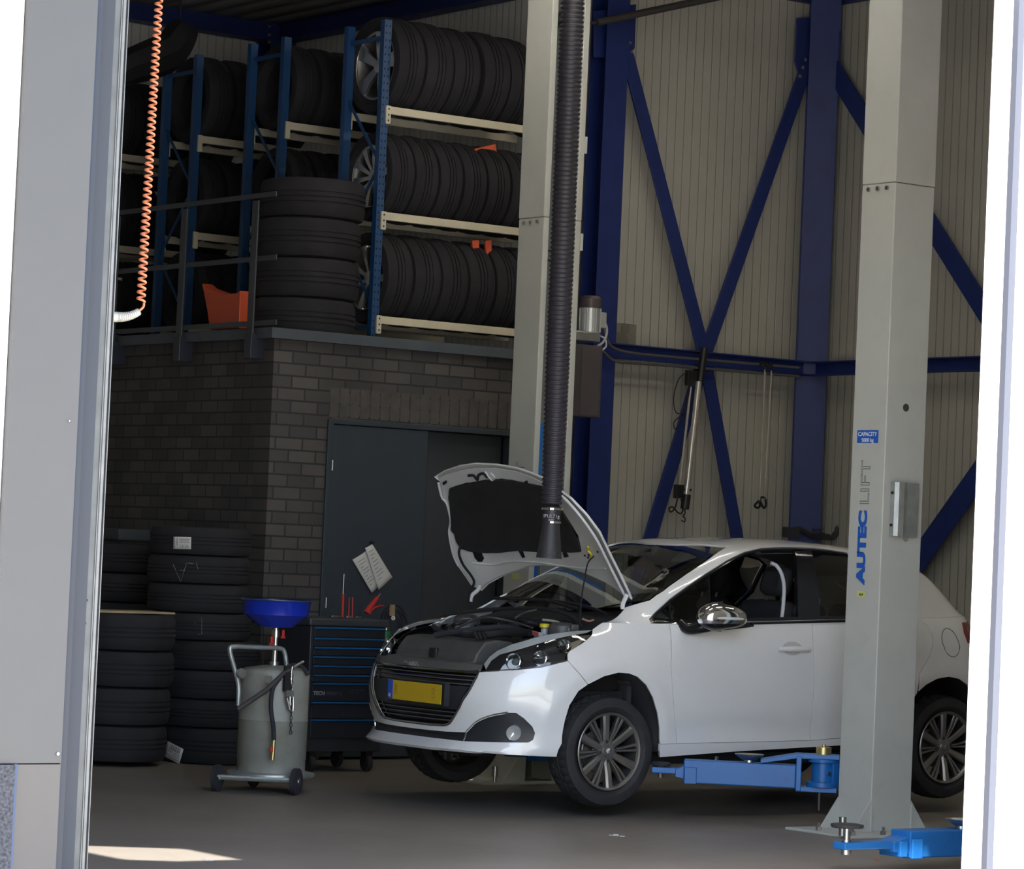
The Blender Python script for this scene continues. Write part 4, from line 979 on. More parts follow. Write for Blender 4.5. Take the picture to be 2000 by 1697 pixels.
for z in np.arange(ZM2 + 0.06, ztop1, 0.05):
    for dx in (-0.015, 0.015): part(MB().box((u1 + dx, YR1 - 0.0255, z), (0.009, 0.002, 0.014)), 'slot', M_['dull'], rack1, smooth=False)
p2 = at_x(552, 240, u1); YR2 = p2[1]
rack2 = rack('tyre_rack_row', 'second tyre rack row from the front, its end frame rising behind the flat tyre stack', YR2, dep, [u1], [lev[0], lev[1], lev[2]], XE - .05, zt=at_y(552, 72, YR2)[2])
p3 = at_x(381, 270, u1); YR3 = p3[1]
rack3 = rack('tyre_rack_row', 'third tyre rack row, the one right behind the orange bin', YR3, dep, [u1], [lev[0], lev[1], lev[2]], XE - .05, zt=at_y(379, 106, YR3)[2])
YR4 = at_z(300, 309, lev[0])[1]
rack4 = rack('tyre_rack_row', 'rearmost tyre rack row against the far wall', YR4, dep, [XBK + 0.05, u1 + 0.1], [lev[0], lev[1], lev[2]], XE - .05, zt=ztop1 - 0.3)

# alloy wheel for the racks
def rim_mesh(mb, R, w, axis='X', spokes=5, x=0.0, dish=0.03, wide=0.24, narrow=0.14, hub=0.06, c=(0, 0, 0), m=None):
    """spoked face, hub and lip; face looks along -axis"""
    prof = [(R, x), (R + .006, x + 0.004), (R + .006, x + .012), (R - .008, x + .016), (R - .02, x + .05), (R - .02, x + w - .03), (R, x + w)]
    mb.lathe([(r_, h) for r_, h in prof], c, axis, 48)
    for k in range(spokes):
        a = 2 * pi * k / spokes + 0.3
        P = []
        for (rr2, hw2, off) in ((hub * .8, wide * .22 * R, dish), (R * .55, wide * .30 * R, dish * .5), (R + .002, wide * .5 * R, .008)):
            for s in (-1, 1):
                y, z = rr2, s * hw2; P.append((off, y * cos(a) - z * sin(a), y * sin(a) + z * cos(a)))
        vs = []
        for p in P: vs.append(p); 
        for p in P: vs.append((p[0] + 0.022, p[1], p[2]))
        mapx = lambda p: {'X': (p[0] + c[0] + x, p[1] + c[1], p[2] + c[2]), 'Y': (p[1] + c[0], p[0] + c[1] + x, p[2] + c[2])}[axis]
        mb.add([mapx(p) for p in vs], [(0, 1, 3, 2), (2, 3, 5, 4), (6, 8, 9, 7), (8, 10, 11, 9), (0, 2, 8, 6), (2, 4, 10, 8), (1, 7, 9, 3), (3, 9, 11, 5), (0, 6, 7, 1), (4, 5, 11, 10)])
    mb.lathe([(0, x + dish - .006), (hub * .8, x + dish - .004), (hub, x + dish + .01), (hub, x + dish + .03)], c, axis, 24)
    return mb
alloy = mat('alloy', (0.62, 0.62, 0.61), 0.28, 0.9, var=0.05)
def rack_wheel(R, w, spokes, loc, label, group, rot=0.2):
    ri = R * 0.70
    o = tyre_mesh('wheel', R, w, ri, M_['dusty'], 'X', 56)
    mb = rim_mesh(MB(), ri - 0.004, w * .8, 'X', spokes, x=-w * .42, wide=(0.5 if spokes == 5 else 0.26))
    mb.build('rim', alloy, o)
    o.location = tuple(map(float, loc)); o.rotation_euler = (rot, 0, 0); tag(o, label, 'wheel', group); return o
YT = YR1 + dep / 2
wt_ = at_y(733, 140, YT)
R1 = 0.345
c1 = np.array([u1 + .135, YT, 0]); zc1 = lev[0] + 0.315
w1 = rack_wheel(R1, 0.23, 5, (c1[0] + 0.03, YT, zc1), 'alloy wheel with five wide spokes at the left end of the top shelf', 'wheels and tyres on the front rack')
NUM = ['first', 'second', 'third', 'fourth', 'fifth', 'sixth', 'seventh', 'eighth']
for k in range(4): stack_tyre((c1[0] + 0.03 + 0.243 * (k + 1) , YT + (0.0, .01, -.01, 0)[k], zc1 - 0.003 * k), R1 - 0.004 * (k % 2), 0.235, 'big upright tyre on the top shelf, %s right of the alloy wheel' % NUM[k], 'wheels and tyres on the front rack', axis='X')
stack_tyre((c1[0] + 0.03 + 0.243 * 5 + 0.12, YT + .03, lev[0] + 0.26), 0.30, 0.20, 'smaller upright tyre on the top shelf next to the lift post', 'wheels and tyres on the front rack', axis='X')
c2 = np.array([u1 + .06, YT, 0]); R2 = 0.315; zc2 = lev[1] + 0.27
rack_wheel(R2, 0.20, 10, (c2[0] + 0.09, YT, zc2), 'many-spoked alloy wheel at the left end of the middle shelf', 'wheels and tyres on the front rack')
for k in range(6): stack_tyre((c2[0] + 0.09 + 0.208 * (k + 1), YT, zc2 - .002 * k), R2, 0.20, 'upright tyre on the middle shelf, %s right of the spoked wheel' % NUM[k], 'wheels and tyres on the front rack', axis='X')
c3 = np.array([u1 + .06, YT, 0]); zc3 = lev[2] + 0.28
rack_wheel(0.325, 0.22, 7, (c3[0] + 0.10, YT, zc3), 'dull alloy wheel at the left end of the lowest shelf', 'wheels and tyres on the front rack')
for k in range(5): stack_tyre((c3[0] + 0.10 + 0.235 * (k + 1), YT, zc3), 0.325, 0.228, 'upright tyre on the lowest shelf, %s right of the dull wheel' % NUM[k], 'wheels and tyres on the front rack', axis='X')
# rows behind
def row(y, z, R, w, n, x0, label, group, jit=0.01):
    for k in range(n): stack_tyre((x0 + (w + .008) * k, y + random.uniform(-jit, jit), z + R - 0.04), R, w, label % NUM[k], group, axis='X')
row(YR2 + dep / 2, lev[0], 0.32, 0.21, 4, u1 + 0.16, 'shiny upright tyre on the top shelf of the second row, %s from the left', 'tyres on the second rack row')
row(YR2 + dep / 2, lev[1], 0.31, 0.20, 3, u1 + 0.17, 'dark upright tyre on the middle shelf of the second row, %s from the left', 'tyres on the second rack row')
row(YR2 + dep / 2, lev[2], 0.31, 0.20, 3, u1 + 0.17, 'dark upright tyre on the low shelf of the second row, %s from the left', 'tyres on the second rack row')
row(YR3 + dep / 2, lev[0], 0.34, 0.23, 4, u1 + 0.17, 'large tyre on the top shelf of the third row, %s from the left', 'tyres on the third rack row')
row(YR3 + dep / 2, lev[1], 0.32, 0.21, 3, u1 + 0.16, 'tyre on the middle shelf of the third row, %s from the left', 'tyres on the third rack row')
row(YR3 + dep / 2, lev[2], 0.32, 0.21, 3, u1 + 0.16, 'tyre on the low shelf of the third row, %s from the left', 'tyres on the third rack row')
x4 = at_y(232, 300, YR4)[0]
row(YR4 + dep / 2, lev[0], 0.33, 0.215, 6, x4 - 0.15, 'tyre on the top shelf of the rearmost row, %s from the left', 'tyres on the rearmost rack row')
row(YR4 + dep / 2, lev[1], 0.33, 0.215, 6, x4 - 0.15, 'tyre on the middle shelf of the rearmost row, %s from the left', 'tyres on the rearmost rack row')
row(YR4 + dep / 2, lev[2], 0.33, 0.215, 6, x4 - 0.15, 'tyre on the low shelf of the rearmost row, %s from the left', 'tyres on the rearmost rack row')
# shiny tyre leaning high behind in row two
if False: stack_tyre((u1 + 0.62, YR2 + dep + 0.45, lev[0] + 0.42), 0.35, 0.22, 'tyre standing higher behind the second row top shelf', 'tyres on the second rack row', axis='X')
# paper tags on the rear tyres
for (a_, b_, lab) in (((245, 218), (260, 246), 'pale paper tag on the rear tyre nearest the door rail'), ((293, 226), (300, 252), 'narrow pale tag beside the coiled cable'), ((302, 374), (309, 394), 'small pale tag low on the rear rack'), ((224, 541), (238, 557), 'pale torn tag beside the cable sleeve')):
    pa, pb = at_y(*a_, YR4 - 0.06), at_y(*b_, YR4 - 0.06)
    tag(MB().bb((pa[0], YR4 - 0.062, pb[2]), (pb[0], YR4 - 0.06, pa[2])).build('paper_tag', M_['paper'], smooth=False), lab, 'tag', 'paper tags in the rear rack')
# spare bumper skin hung above the rear racks
q_ = cat_rom([at_y(x, y, YR3 - 0.2) for x, y in ((215, 150), (250, 132), (290, 118), (330, 100), (352, 70), (362, 52))], 6)
mb = MB(); n_ = len(q_)
mb.tube([tuple(p) for p in q_], [0.10 + 0.05 * sin(pi * i / n_) for i in range(n_)], 8)
sbm = thing('spare_bumper', 'dark curved bumper skin slung from the roof above the rear racks', 'bumper', q_[n_ // 2])
part(mb, 'bumper_skin', M_['black'], sbm)
for i_ in (3, n_ - 8): part(MB().cyl(q_[i_], (q_[i_][0], q_[i_][1], ZR), .006, 6), 'sling', M_['dull'], sbm)
# orange bin
bn = thing('storage_bin', 'orange plastic bin with a dipped rim standing behind the guard rail', 'bin', at_x(435, 640, XBK + 0.25))
xo = XBK + 0.03
P = [at_x(x, y, xo) for x, y in ((394, 553), (404, 562), (440, 575), (463, 572), (469, 567), (466, 641), (409, 644), (405, 610))]
m_ = MB(); n_ = len(P)
m_.add([p for p in P] + [p + np.array([0.09, 0, 0]) for p in P], [tuple(range(n_)), tuple(reversed(range(n_, 2 * n_)))] + [(i, (i + 1) % n_, n_ + (i + 1) % n_, n_ + i) for i in range(n_)])
part(m_, 'body', M_['orange'], bn, smooth=False, bev=0.006)
a = at_x(408, 637, XBK + 0.10); b = at_x(468, 634, XBK + 0.10)
# small orange things on the racks
for (pts, lab) in ((((918, 293), (968, 281), (972, 306), (930, 305)), 'orange wedge lying on top of the middle shelf tyres'),
                   (((922, 470), (936, 468), (936, 484), (924, 486)), 'orange tab hanging under the middle shelf, the left one'),
                   (((948, 470), (960, 468), (961, 500), (950, 504)), 'orange tab hanging under the middle shelf, the right one')):
    P = [at_y(x, y, YR1 + (0.05 if pts[0][0] != 918 else 0.10)) for x, y in pts]; n_ = 4
    m_ = MB().add([p for p in P] + [p + np.array([0, 0.08 if pts[0][0] == 918 else .02, 0]) for p in P], [tuple(range(n_)), tuple(reversed(range(n_, 2 * n_)))] + [(i, (i + 1) % n_, n_ + (i + 1) % n_, n_ + i) for i in range(n_)])
    tag(m_.build('orange_wedge' if pts[0][0] == 918 else 'orange_tab', M_['orange'], smooth=False, bev=0.002), lab, 'wedge' if pts[0][0] == 918 else 'tab')

# ================================================================== waste oil drainer
dc = (at_z(494, 1534, 0) + np.array([0.0, 0.0, 0])); 
YDR = 15.72
pc = at_y(529, 1500, YDR); DX, DY = pc[0], pc[1]
dr_ = thing('oil_drainer', 'grey waste oil drainer on wheels with a blue collecting bowl', 'oil drainer', (DX, DY, 0))
Z_ = lambda py, px=530: at_y(px, py, DY)[2]
gm = mat('tank_grey', (0.30, 0.30, 0.26), 0.5, 0.1, var=0.10, vscale=5, dirt=(0.16, 0.15, 0.11), dscale=6, damt=0.4)
wpm = 6150 / ((np.array([DX, DY, 0.5]) - CAM) @ FW)
Rt = 67.5 / wpm
zt0, ztm, zt1 = Z_(1497), Z_(1405), Z_(1309)
prof = [(0, Z_(1512) + .018), (Rt * .985, Z_(1512) + .018), (Rt * .985, Z_(1482)), (Rt, Z_(1481)), (Rt, ztm - .004), (Rt + .003, ztm), (Rt, ztm + .004), (Rt, zt1 - .02), (Rt * .97, zt1), (Rt * .88, zt1 + 0.012), (Rt * .4, zt1 + 0.028), (0, zt1 + 0.03)]
part(MB().lathe(prof, (DX, DY, 0), 'Z', 56), 'tank', gm, dr_, ang=50)
zb_1 = Z_(1512)
part(MB().lathe([(0, zb_1 - .01), (Rt * 1.22, zb_1 - .01), (Rt * 1.27, zb_1), (Rt * 1.27, zb_1 + .012), (Rt * 1.2, zb_1 + .018), (Rt * .9, zb_1 + .020), (0, zb_1 + .020)], (DX, DY, 0), 'Z', 48), 'base_tray', M_['galv'], dr_)
wR = 0.078
GL_, GR_ = at_z(423, 1545, 0), at_z(577, 1553, 0)
RW = Matrix.Rotation(rad(36.9), 3, 'Z')
for g_ in (GL_, GR_):
    for prof_, nm, m_ in (([(0.02, -.016), (wR - .012, -.018), (wR, -.013), (wR, .013), (wR - .012, .018), (0.02, .016)], 'wheel', M_['rubber']), ([(0, -.024), (.016, -.024), (.02, -.019), (.02, .019), (.016, .024), (0, .024)], 'wheel_hub', M_['steel'])):
        w_ = MB().lathe(prof_, (0, 0, 0), 'Y', 36); w_.v = [tuple(RW @ Vector(v) + Vector((g_[0], g_[1], wR))) for v in w_.v]; part(w_, nm, m_, dr_)
part(MB().cyl((GL_[0], GL_[1], wR), (GR_[0], GR_[1], wR), 0.012, 12), 'axle', M_['galv'], dr_)
part(MB().beam((GL_[0], GL_[1], wR + .014), (GR_[0], GR_[1], wR + .014), .09, .012).bb((DX - .12, DY - .2, wR + .008), (DX + .12, DY + .2, wR + .02)), 'axle_plate', M_['galv'], dr_)
c = at_y(495, 1520, DY + 0.25)
part(MB().lathe([(0, -.014), (.045, -.016), (.05, -.01), (.05, .01), (.045, .016), (0, .014)], (c[0], DY + 0.25, .05), 'X', 28), 'castor', M_['rubber'], dr_)
part(MB().bb((c[0] - .02, DY + .23, .05), (c[0] + .02, DY + .27, zb_1)), 'castor_fork', M_['galv'], dr_)
# handle
q_ = [at_y(x, y, DY - 0.05) for x, y in ((465, 1378), (466, 1340), (459, 1310), (449, 1270), (458, 1263), (500, 1264), (545, 1266), (556, 1275), (560, 1305))]
part(MB().tube(cat_rom(q_, 6), 0.014, 12), 'push_handle', M_['galv'], dr_)
# gauge
c = at_y(472, 1315, DY - 0.08); part(MB().lathe([(0, -.012), (.026, -.012), (.032, -.006), (.032, .012), (0, .014)], c, 'Y', 24), 'gauge', M_['steel'], dr_)
# mast, valve, bowl
px0 = at_y(538, 1250, DY); 
part(MB().cyl((px0[0], DY, zt1), (px0[0], DY, Z_(1226)), 0.016, 16).cyl((px0[0], DY, zt1), (px0[0], DY, Z_(1292)), 0.028, 16).cyl((px0[0], DY, Z_(1244)), (px0[0], DY, Z_(1230)), 0.024, 16), 'mast', M_['steel'], dr_)
for px, py in ((553, 1238), (531, 1251)):
    c = at_y(px, py, DY - 0.03); part(MB().box(c, (0.016, 0.012, 0.05)).box((c[0], c[1], c[2] - 0.02), (0.03, 0.012, 0.014)), 'valve_lever', M_['red'], dr_, bev=0.003)
bz0, bz1, bz2 = Z_(1224), Z_(1200), Z_(1171)
bR = 68.5 / wpm
bowl = mat('bowl_blue', (0.010, 0.030, 0.40), 0.22)
bc = at_y(540, 1190, DY)
part(MB().lathe([(0.0, bz0), (bR * .48, bz0), (bR * .93, bz1), (bR * .98, bz2 - .005), (bR * 1.0, bz2), (bR * .96, bz2 - .002), (bR * .90, bz1 + .005), (bR * .45, bz0 + .01), (0, bz0 + .01)], (bc[0], DY, 0), 'Z', 52), 'bowl', bowl, dr_)
part(MB().lathe([(bR, bz2 - .006), (bR * 1.03, bz2 - .003), (bR * 1.03, bz2 + .004), (bR * .97, bz2 + .004)], (bc[0], DY, 0), 'Z', 52), 'bowl_rim', mat('rim_darkblue', (0.03, 0.05, 0.12), 0.4), dr_)
for px in (514,):
    part(MB().cyl(at_y(px, 1300, DY + .1), at_y(px, 1222, DY + .1), 0.004, 8), 'bowl_stay', M_['dull'], dr_)
# suction wand, hose, chain, taps
part(MB().tube([at_y(x, y, DY - Rt - .02) for x, y in ((590, 1294), (560, 1309), (520, 1348), (463, 1386))], [0.006, 0.012, 0.015, 0.015], 10), 'suction_hose', mat('hose_dkbrown', (0.045, 0.04, 0.04), 0.6), dr_)
part(MB().tube([at_y(x, y, DY - Rt - .022) for x, y in ((593, 1292), (560, 1311), (552, 1318))], 0.009, 10), 'wand_tip', M_['steel'], dr_)
part(MB().tube(cat_rom([at_y(x, y, DY - Rt - .02) for x, y in ((546, 1325), (533, 1345), (529, 1380), (534, 1420), (535, 1445))], 6), 0.013, 12), 'drain_hose', M_['rubber'], dr_)
part(MB().cyl(at_y(535, 1444, DY - Rt - .02), at_y(532, 1484, DY - Rt - .02), 0.012, 12), 'drain_tap', M_['brass'], dr_)
part(MB().box(at_y(530, 1464, DY - Rt - .035), (0.02, 0.012, 0.03)), 'tap_lever', M_['red'], dr_, bev=0.003)
part(MB().tube(cat_rom([at_y(x, y, DY - Rt - .0) for x, y in ((556, 1312), (566, 1300), (590, 1302), (601, 1318))], 6), 0.012, 10), 'coiled_hose', M_['rubber'], dr_)
part(MB().bb(at_y(558, 1300, DY - Rt - .03), at_y(566, 1350, DY - Rt - .01)), 'strap', M_['dull'], dr_, smooth=False)
mb = MB()
for k in range(20):
    t = k / 19; c = at_y(571 - 3 * t, 1298 + 132 * t, DY - Rt - .03); u = (0.008, 0) if k % 2 else (0.002, 0)
    mb.tube([(c[0] + u[0] * cos(a_), c[1], c[2] + 0.012 * sin(a_)) for a_ in [j * pi / 4 for j in range(8)]], 0.0022, 5, cap=False, closed=True)
part(mb, 'chain', M_['dull'], dr_)
part(MB().tube(cat_rom([at_y(x, y, DY - Rt - .028) for x, y in ((571, 1300), (569, 1330), (573, 1360), (572, 1388), (567, 1386), (567, 1350))], 5), 0.004, 6), 'hook_wire', M_['steel'], dr_)
part(MB().bb(at_y(560, 1348, DY - Rt - .035), at_y(571, 1360, DY - Rt - .02)).cyl(at_y(560, 1362, DY - Rt - .03), at_y(566, 1386, DY - Rt - .03), 0.009, 10), 'spray_gun', M_['steel'], dr_)
part(MB().bb(at_y(518, 1320, DY - Rt - .004), at_y(531, 1333, DY - Rt - .002)), 'rating_plate', mat('plate_dark', (0.16, 0.15, 0.13), 0.5), dr_)

# ================================================================== tool trolley
tc_ = at_z(662, 1506, 0); YC0 = at_z(665, 1508, 0)[1]
a = at_y(607, 1225, YC0); b = at_y(741, 1225, YC0); x0c = a[0]; x1c = b[0] + 0.05
ct = thing('tool_trolley', 'black tool trolley with blue-edged drawers left of the car', 'tool trolley', ((x0c + x1c) / 2, YC0 + 0.22, 0))
zc_top = at_y(670, 1208, YC0)[2]; zc_bot = at_y(660, 1468, YC0)[2]
cabm = mat('trolley_black', (0.030, 0.034, 0.042), 0.38)
part(MB().bb((x0c, YC0, zc_bot), (x1c, YC0 + 0.46, zc_top - .05)), 'cabinet', cabm, ct, bev=0.006, smooth=False)
part(MB().bb((x0c - 0.02, YC0 - 0.02, zc_top - .05), (x1c + 0.02, YC0 + 0.48, zc_top)), 'top_tray', mat('tray_black', (0.045, 0.048, 0.055), 0.45), ct, bev=0.01, smooth=False)
pb = [1228, 1249, 1267, 1285, 1303, 1321, 1337, 1374, 1408]
pe = pb[1:] + [1446]
edge = mat('drawer_edge_blue', (0.010, 0.095, 0.25), 0.35)
zprev = None
for k, py in enumerate(pb):
    zt2 = at_y(640, py - 3.5, YC0)[2]; zb2 = at_y(640, pe[k] - 5, YC0)[2]
    dwr = part(MB().bb((x0c + .02, YC0 - 0.018, zb2), (x1c - .02, YC0 + 0.004, zt2 - 0.012)), 'drawer', mat('drawer_black', (0.022, 0.025, 0.032), 0.35), ct, bev=0.002, smooth=False)
    hd = MB().bb((x0c + .02, YC0 - 0.028, zt2 - 0.011), (x1c - .02, YC0 - 0.004, zt2)); L_ = ct.location
    hd.v = [(p[0] - L_[0], p[1] - L_[1], p[2] - L_[2]) for p in hd.v]; hd.build('drawer_handle', edge, dwr, smooth=False, bev=0.003)
p = at_y(606, 1357, YC0 - 0.02); text('lettering', 'TECH', mat('text_silver', (0.34, 0.37, 0.40), 0.5), 0.034, (x0c + .03, YC0 - 0.0195, p[2]), (1, 0, 0), (0, 0, 1), ct, bold=.0006)
text('lettering', 'SERIES 2', mat('text_silver2', (0.085, 0.092, 0.105), 0.5), 0.032, (x0c + .03 + .10, YC0 - 0.0195, p[2]), (1, 0, 0), (0, 0, 1), ct)
for k_, (pa_, pb_, py_) in enumerate(((682, 709, 1348), (682, 697, 1352.5))):   # two lines of fine print, too small to read
    xa_, xb_ = at_y(pa_, py_, YC0)[0], at_y(pb_, py_, YC0)[0]; n_ = 14 if k_ == 0 else 8; zz_ = at_y(pa_, py_, YC0)[2]; mb = MB()
    for j in range(n_):
        if j in (4, 9): continue
        x_ = xa_ + (xb_ - xa_) * j / n_; mb.bb((x_, YC0 - .0195, zz_ - .003), (x_ + (xb_ - xa_) / n_ * .6, YC0 - .0185, zz_ + .003))
    part(mb, 'fine_print', MATS['text_silver2'], ct, smooth=False)
for i, (xx, yy) in enumerate(((x0c + .07, YC0 + .05), (x1c - .07, YC0 + .05), (x0c + .07, YC0 + .40), (x1c - .07, YC0 + .40))):
    o = part(MB().lathe([(0, -.018), (.05, -.018), (.056, -.01), (.056, .01), (.05, .018), (0, .018)], (xx, yy, .056), 'X', 26), 'castor', M_['rubber'], ct)
    part(MB().bb((xx - .026, yy - .03, .05), (xx + .026, yy + .03, zc_bot)), 'castor_fork', M_['black'], ct, smooth=False)
# tools on the trolley
sd_ = thing('screwdriver', 'red-handled screwdriver standing upright on the tool trolley', 'screwdriver', at_y(669, 1200, YC0 + 0.05))
part(MB().cyl(at_y(669, 1205, YC0 + .05), at_y(670, 1160, YC0 + .05), 0.009, 10), 'handle', M_['red'], sd_)
part(MB().cyl(at_y(670, 1160, YC0 + .05), at_y(672, 1121, YC0 + .05), 0.003, 8), 'blade', M_['steel'], sd_)
q_ = [at_y(x, y, YC0 + .05) for x, y in ((681, 1204), (682, 1168), (689, 1167), (688, 1204))]
tag(MB().tube(q_, 0.004, 8).build('clamp', M_['red']), 'small red U-shaped clamp standing on the tool trolley', 'clamp')
gn = thing('blow_gun', 'red compressed-air blow gun tipped up at the trolley edge', 'air gun', at_y(722, 1196, YC0 + .03))
part(MB().tube([at_y(x, y, YC0 + .03) for x, y in ((716, 1197), (724, 1184), (738, 1166))], [0.02, 0.018, 0.012], 10), 'body', M_['red'], gn)
part(MB().tube(cat_rom([at_y(x, y, YC0 + .03) for x, y in ((722, 1199), (730, 1188), (744, 1183), (750, 1184))], 4), 0.006, 8), 'trigger', M_['red'], gn)
part(MB().cyl(at_y(738, 1166, YC0 + .03), at_y(743, 1159, YC0 + .03), 0.004, 8), 'nozzle', M_['steel'], gn)
for k, (px, w_) in enumerate(((655, .07), (682, .05), (700, .04))):
    c = at_y(px, 1207, YC0 + .08); tag(MB().box((c[0], c[1], zc_top + .008), (w_, .02, .014)).build('wrench', M_['steel'], bev=0.003), ['long steel wrench lying on the tray, left', 'steel socket lying mid tray', 'short steel wrench lying at the tray right'][k], 'wrench')
# coil of black hoses and the green-banded cylinder beside the trolley
hz = thing('hose_reel', 'coil of black hoses on a light brown peg beside the trolley', 'hose reel', at_y(768, 1240, YC0 + 0.1))
YH = YC0 + 0.12; RND = random.Random(3)
for k in range(9):
    cx_, cy_ = 768 + RND.uniform(-4, 4), 1222 + RND.uniform(-6, 10); ra, rb = 14 + 1.6 * k, 22 + 2.2 * k
    q_ = [at_y(cx_ + ra * cos(t), cy_ + rb * sin(t), YH + 0.008 * k) for t in [j * 2 * pi / 26 for j in range(26)]]
    part(MB().tube(q_, 0.007, 7, closed=True, cap=False), 'hose_loop', M_['rubber'], hz)
c = at_y(766, 1191, YH - .03); part(MB().cyl((c[0], c[1], c[2] - .04), (c[0], c[1], c[2] + .035), 0.02, 14), 'peg', mat('peg_wood', (0.36, 0.25, 0.14), 0.6), hz)
c = at_y(768, 1207, YH - .05); part(MB().lathe([(0.006, -.004), (.014, -.004), (.014, .004), (.006, .004)], c, 'Y', 18), 'ring', M_['white'], hz)
gc = thing('gas_cylinder', 'pale narrow cylinder with a green band behind the headlight', 'gas cylinder', at_y(752, 1290, YC0 + .06))
p0 = at_y(752, 1280, YC0 + .06); cz = lambda py: at_y(752, py, YC0 + .06)[2]
part(MB().lathe([(0, cz(1345)), (.030, cz(1345)), (.031, cz(1340)), (.031, cz(1246)), (0, cz(1246))], (p0[0], p0[1], 0), 'Z', 20), 'cylinder', mat('cyl_cream', (0.30, 0.28, 0.19), 0.5), gc)
part(MB().lathe([(0, cz(1246)), (.032, cz(1246)), (.031, cz(1232)), (0, cz(1228))], (p0[0], p0[1], 0), 'Z', 20), 'green_band', mat('band_green', (0.01, 0.16, 0.04), 0.4), gc)
part(MB().lathe([(0, cz(1230)), (.022, cz(1230)), (.022, cz(1212)), (0, cz(1210))], (p0[0], p0[1], 0), 'Z', 20), 'valve', M_['steel'], gc)
# papers hung on the door
for pts, lab, dy in ((((688, 1093), (716, 1075), (738, 1145), (725, 1158)), 'printed paper sheet hanging tilted on the dark door, left one', 0.012),
                 (((713, 1070), (727, 1062), (766, 1127), (738, 1152)), 'creased paper sheet hanging over another on the dark door', 0.022)):
    P = [at_y(x, y, YBK - dy) for x, y in pts]; mb = MB(); nU = 8; vs = []
    for j in range(nU + 1):
        for i in range(nU + 1):
            u, v = i / nU, j / nU; p = (P[0] * (1 - u) + P[1] * u) * (1 - v) + (P[3] * (1 - u) + P[2] * u) * v
            p = p + np.array([0, -0.008 * sin(3.2 * u + v) - 0.01 * v * u, 0]); vs.append(p)
    mb.add(vs, [(j * (nU + 1) + i, j * (nU + 1) + i + 1, (j + 1) * (nU + 1) + i + 1, (j + 1) * (nU + 1) + i) for j in range(nU) for i in range(nU)])
    o = mb.build('paper_sheet', M_['paper'], recalc=False); s = o.modifiers.new('sheet', 'SOLIDIFY'); s.thickness = .0005
    tag(o, lab, 'paper', 'papers on the dark door')
    for k in range(9):
        v0 = 0.12 + 0.085 * k
        A_ = (P[0] * .85 + P[1] * .15) * (1 - v0) + (P[3] * .85 + P[2] * .15) * v0; B_ = (P[0] * .35 + P[1] * .65) * (1 - v0) + (P[3] * .35 + P[2] * .65) * v0
        if k % 3 == 2: B_ = A_ * .5 + B_ * .5
        A_ = A_ + np.array([0, -.016, 0]); B_ = B_ + np.array([0, -.016, 0])
        b_ = MB().beam(A_, B_, 0.0006, 0.004, up=(0, 0, 1)).build('print', mat('ink_grey', (0.22, 0.22, 0.23), 0.8), o, smooth=False)
c = at_y(727, 1060, YBK - .02); tag(MB().cyl((c[0], c[1] - .01, c[2]), (c[0], YBK - .004, c[2]), 0.012, 12).build('magnet', M_['black']), 'black round magnet pinning the papers to the door', 'magnet')
# litter on the floor
for k, (px, py, s_) in enumerate(((1208, 1634, .03), (406, 1683, .015), (1712, 1681, .012))):
    c = at_z(px, py, 0); o = MB(); 
    for j in range(4): o.box((c[0] + RND.uniform(-1, 1) * s_, c[1] + RND.uniform(-1, 1) * s_ * 1.6, .004 + .002 * j), (s_ * .9, s_ * .5, .003), Matrix.Rotation(RND.uniform(0, 3), 3, 'Z'))
    tag(o.build('litter', M_['paper'] if k != 2 else M_['orange'], smooth=False), ['crumpled white scrap on the floor below the front wheel', 'tiny scrap on the sunlit patch of floor', 'tiny orange scrap on the floor under the blue arm'][k], 'scrap')

# ---- ceiling lamps over the car bay (out of view above)
for k, (lx, ly) in enumerate(((10.4, 13.2), (12.9, 13.2), (10.9, 15.6), (13.4, 15.9), (15.2, 13.4))):
    f = thing('ceiling_lamp', 'long fluorescent fitting under the roof', 'lamp', (lx, ly, 5.5), 0, 'fluorescent fittings under the roof')
    part(MB().bb((lx - .75, ly - .08, 5.50), (lx + .75, ly + .08, 5.56)), 'housing', M_['white'], f, smooth=False)
    for s in (-.04, .04): part(MB().cyl((lx - .72, ly + s, 5.48), (lx + .72, ly + s, 5.48), .013, 10), 'tube', mat('tube_glow', (1, 1, 1), .5, emis=(1.0, 0.93, 0.80), estr=LAMP), f)
    for s in (-.5, .5): part(MB().cyl((lx + s, ly, 5.56), (lx + s, ly, ZR), .006, 6), 'hanger', M_['steel'], f)
# ================================================================== the white hatchback
CYAW, BZ = -0.020, 0.136
_cc, _cs = cos(CYAW), sin(CYAW)
car = thing('car', 'white hatchback with open bonnet and yellow number plate raised on the lift', 'car', (CARX, CARY, 0), CYAW)
def c_world(p): return np.array([CARX + _cc * p[0] - _cs * p[1], CARY + _cs * p[0] + _cc * p[1], p[2]])
def carray(px, py):
    d = ray(px, py); o = CAM - np.array([CARX, CARY, 0.0])
    f = lambda v: np.array([_cc * v[0] + _cs * v[1], -_cs * v[0] + _cc * v[1], v[2]]); return f(o), f(d)
def c_l(px, py, l): o, d = carray(px, py); return o + d * ((-l) - o[1]) / d[1]        # local point, l = distance left of centre line
def c_x(px, py, x): o, d = carray(px, py); return o + d * (x - o[0]) / d[0]
def cbuild(mb, name, m, parent=None, **k): return mb.build(name, m, parent or car, **k)
lerp = lambda x, T: float(np.interp(x, [t[0] for t in T], [t[1] for t in T]))
def smooth_table(T, n=8):
    P = cat_rom([(a, b) for a, b in T], n); return [(float(p[0]), float(p[1])) for p in P]
NF, AF, LR, AR, NR = 3.0, 0.95, 3.973, 0.95, 3.0
bc_ = []
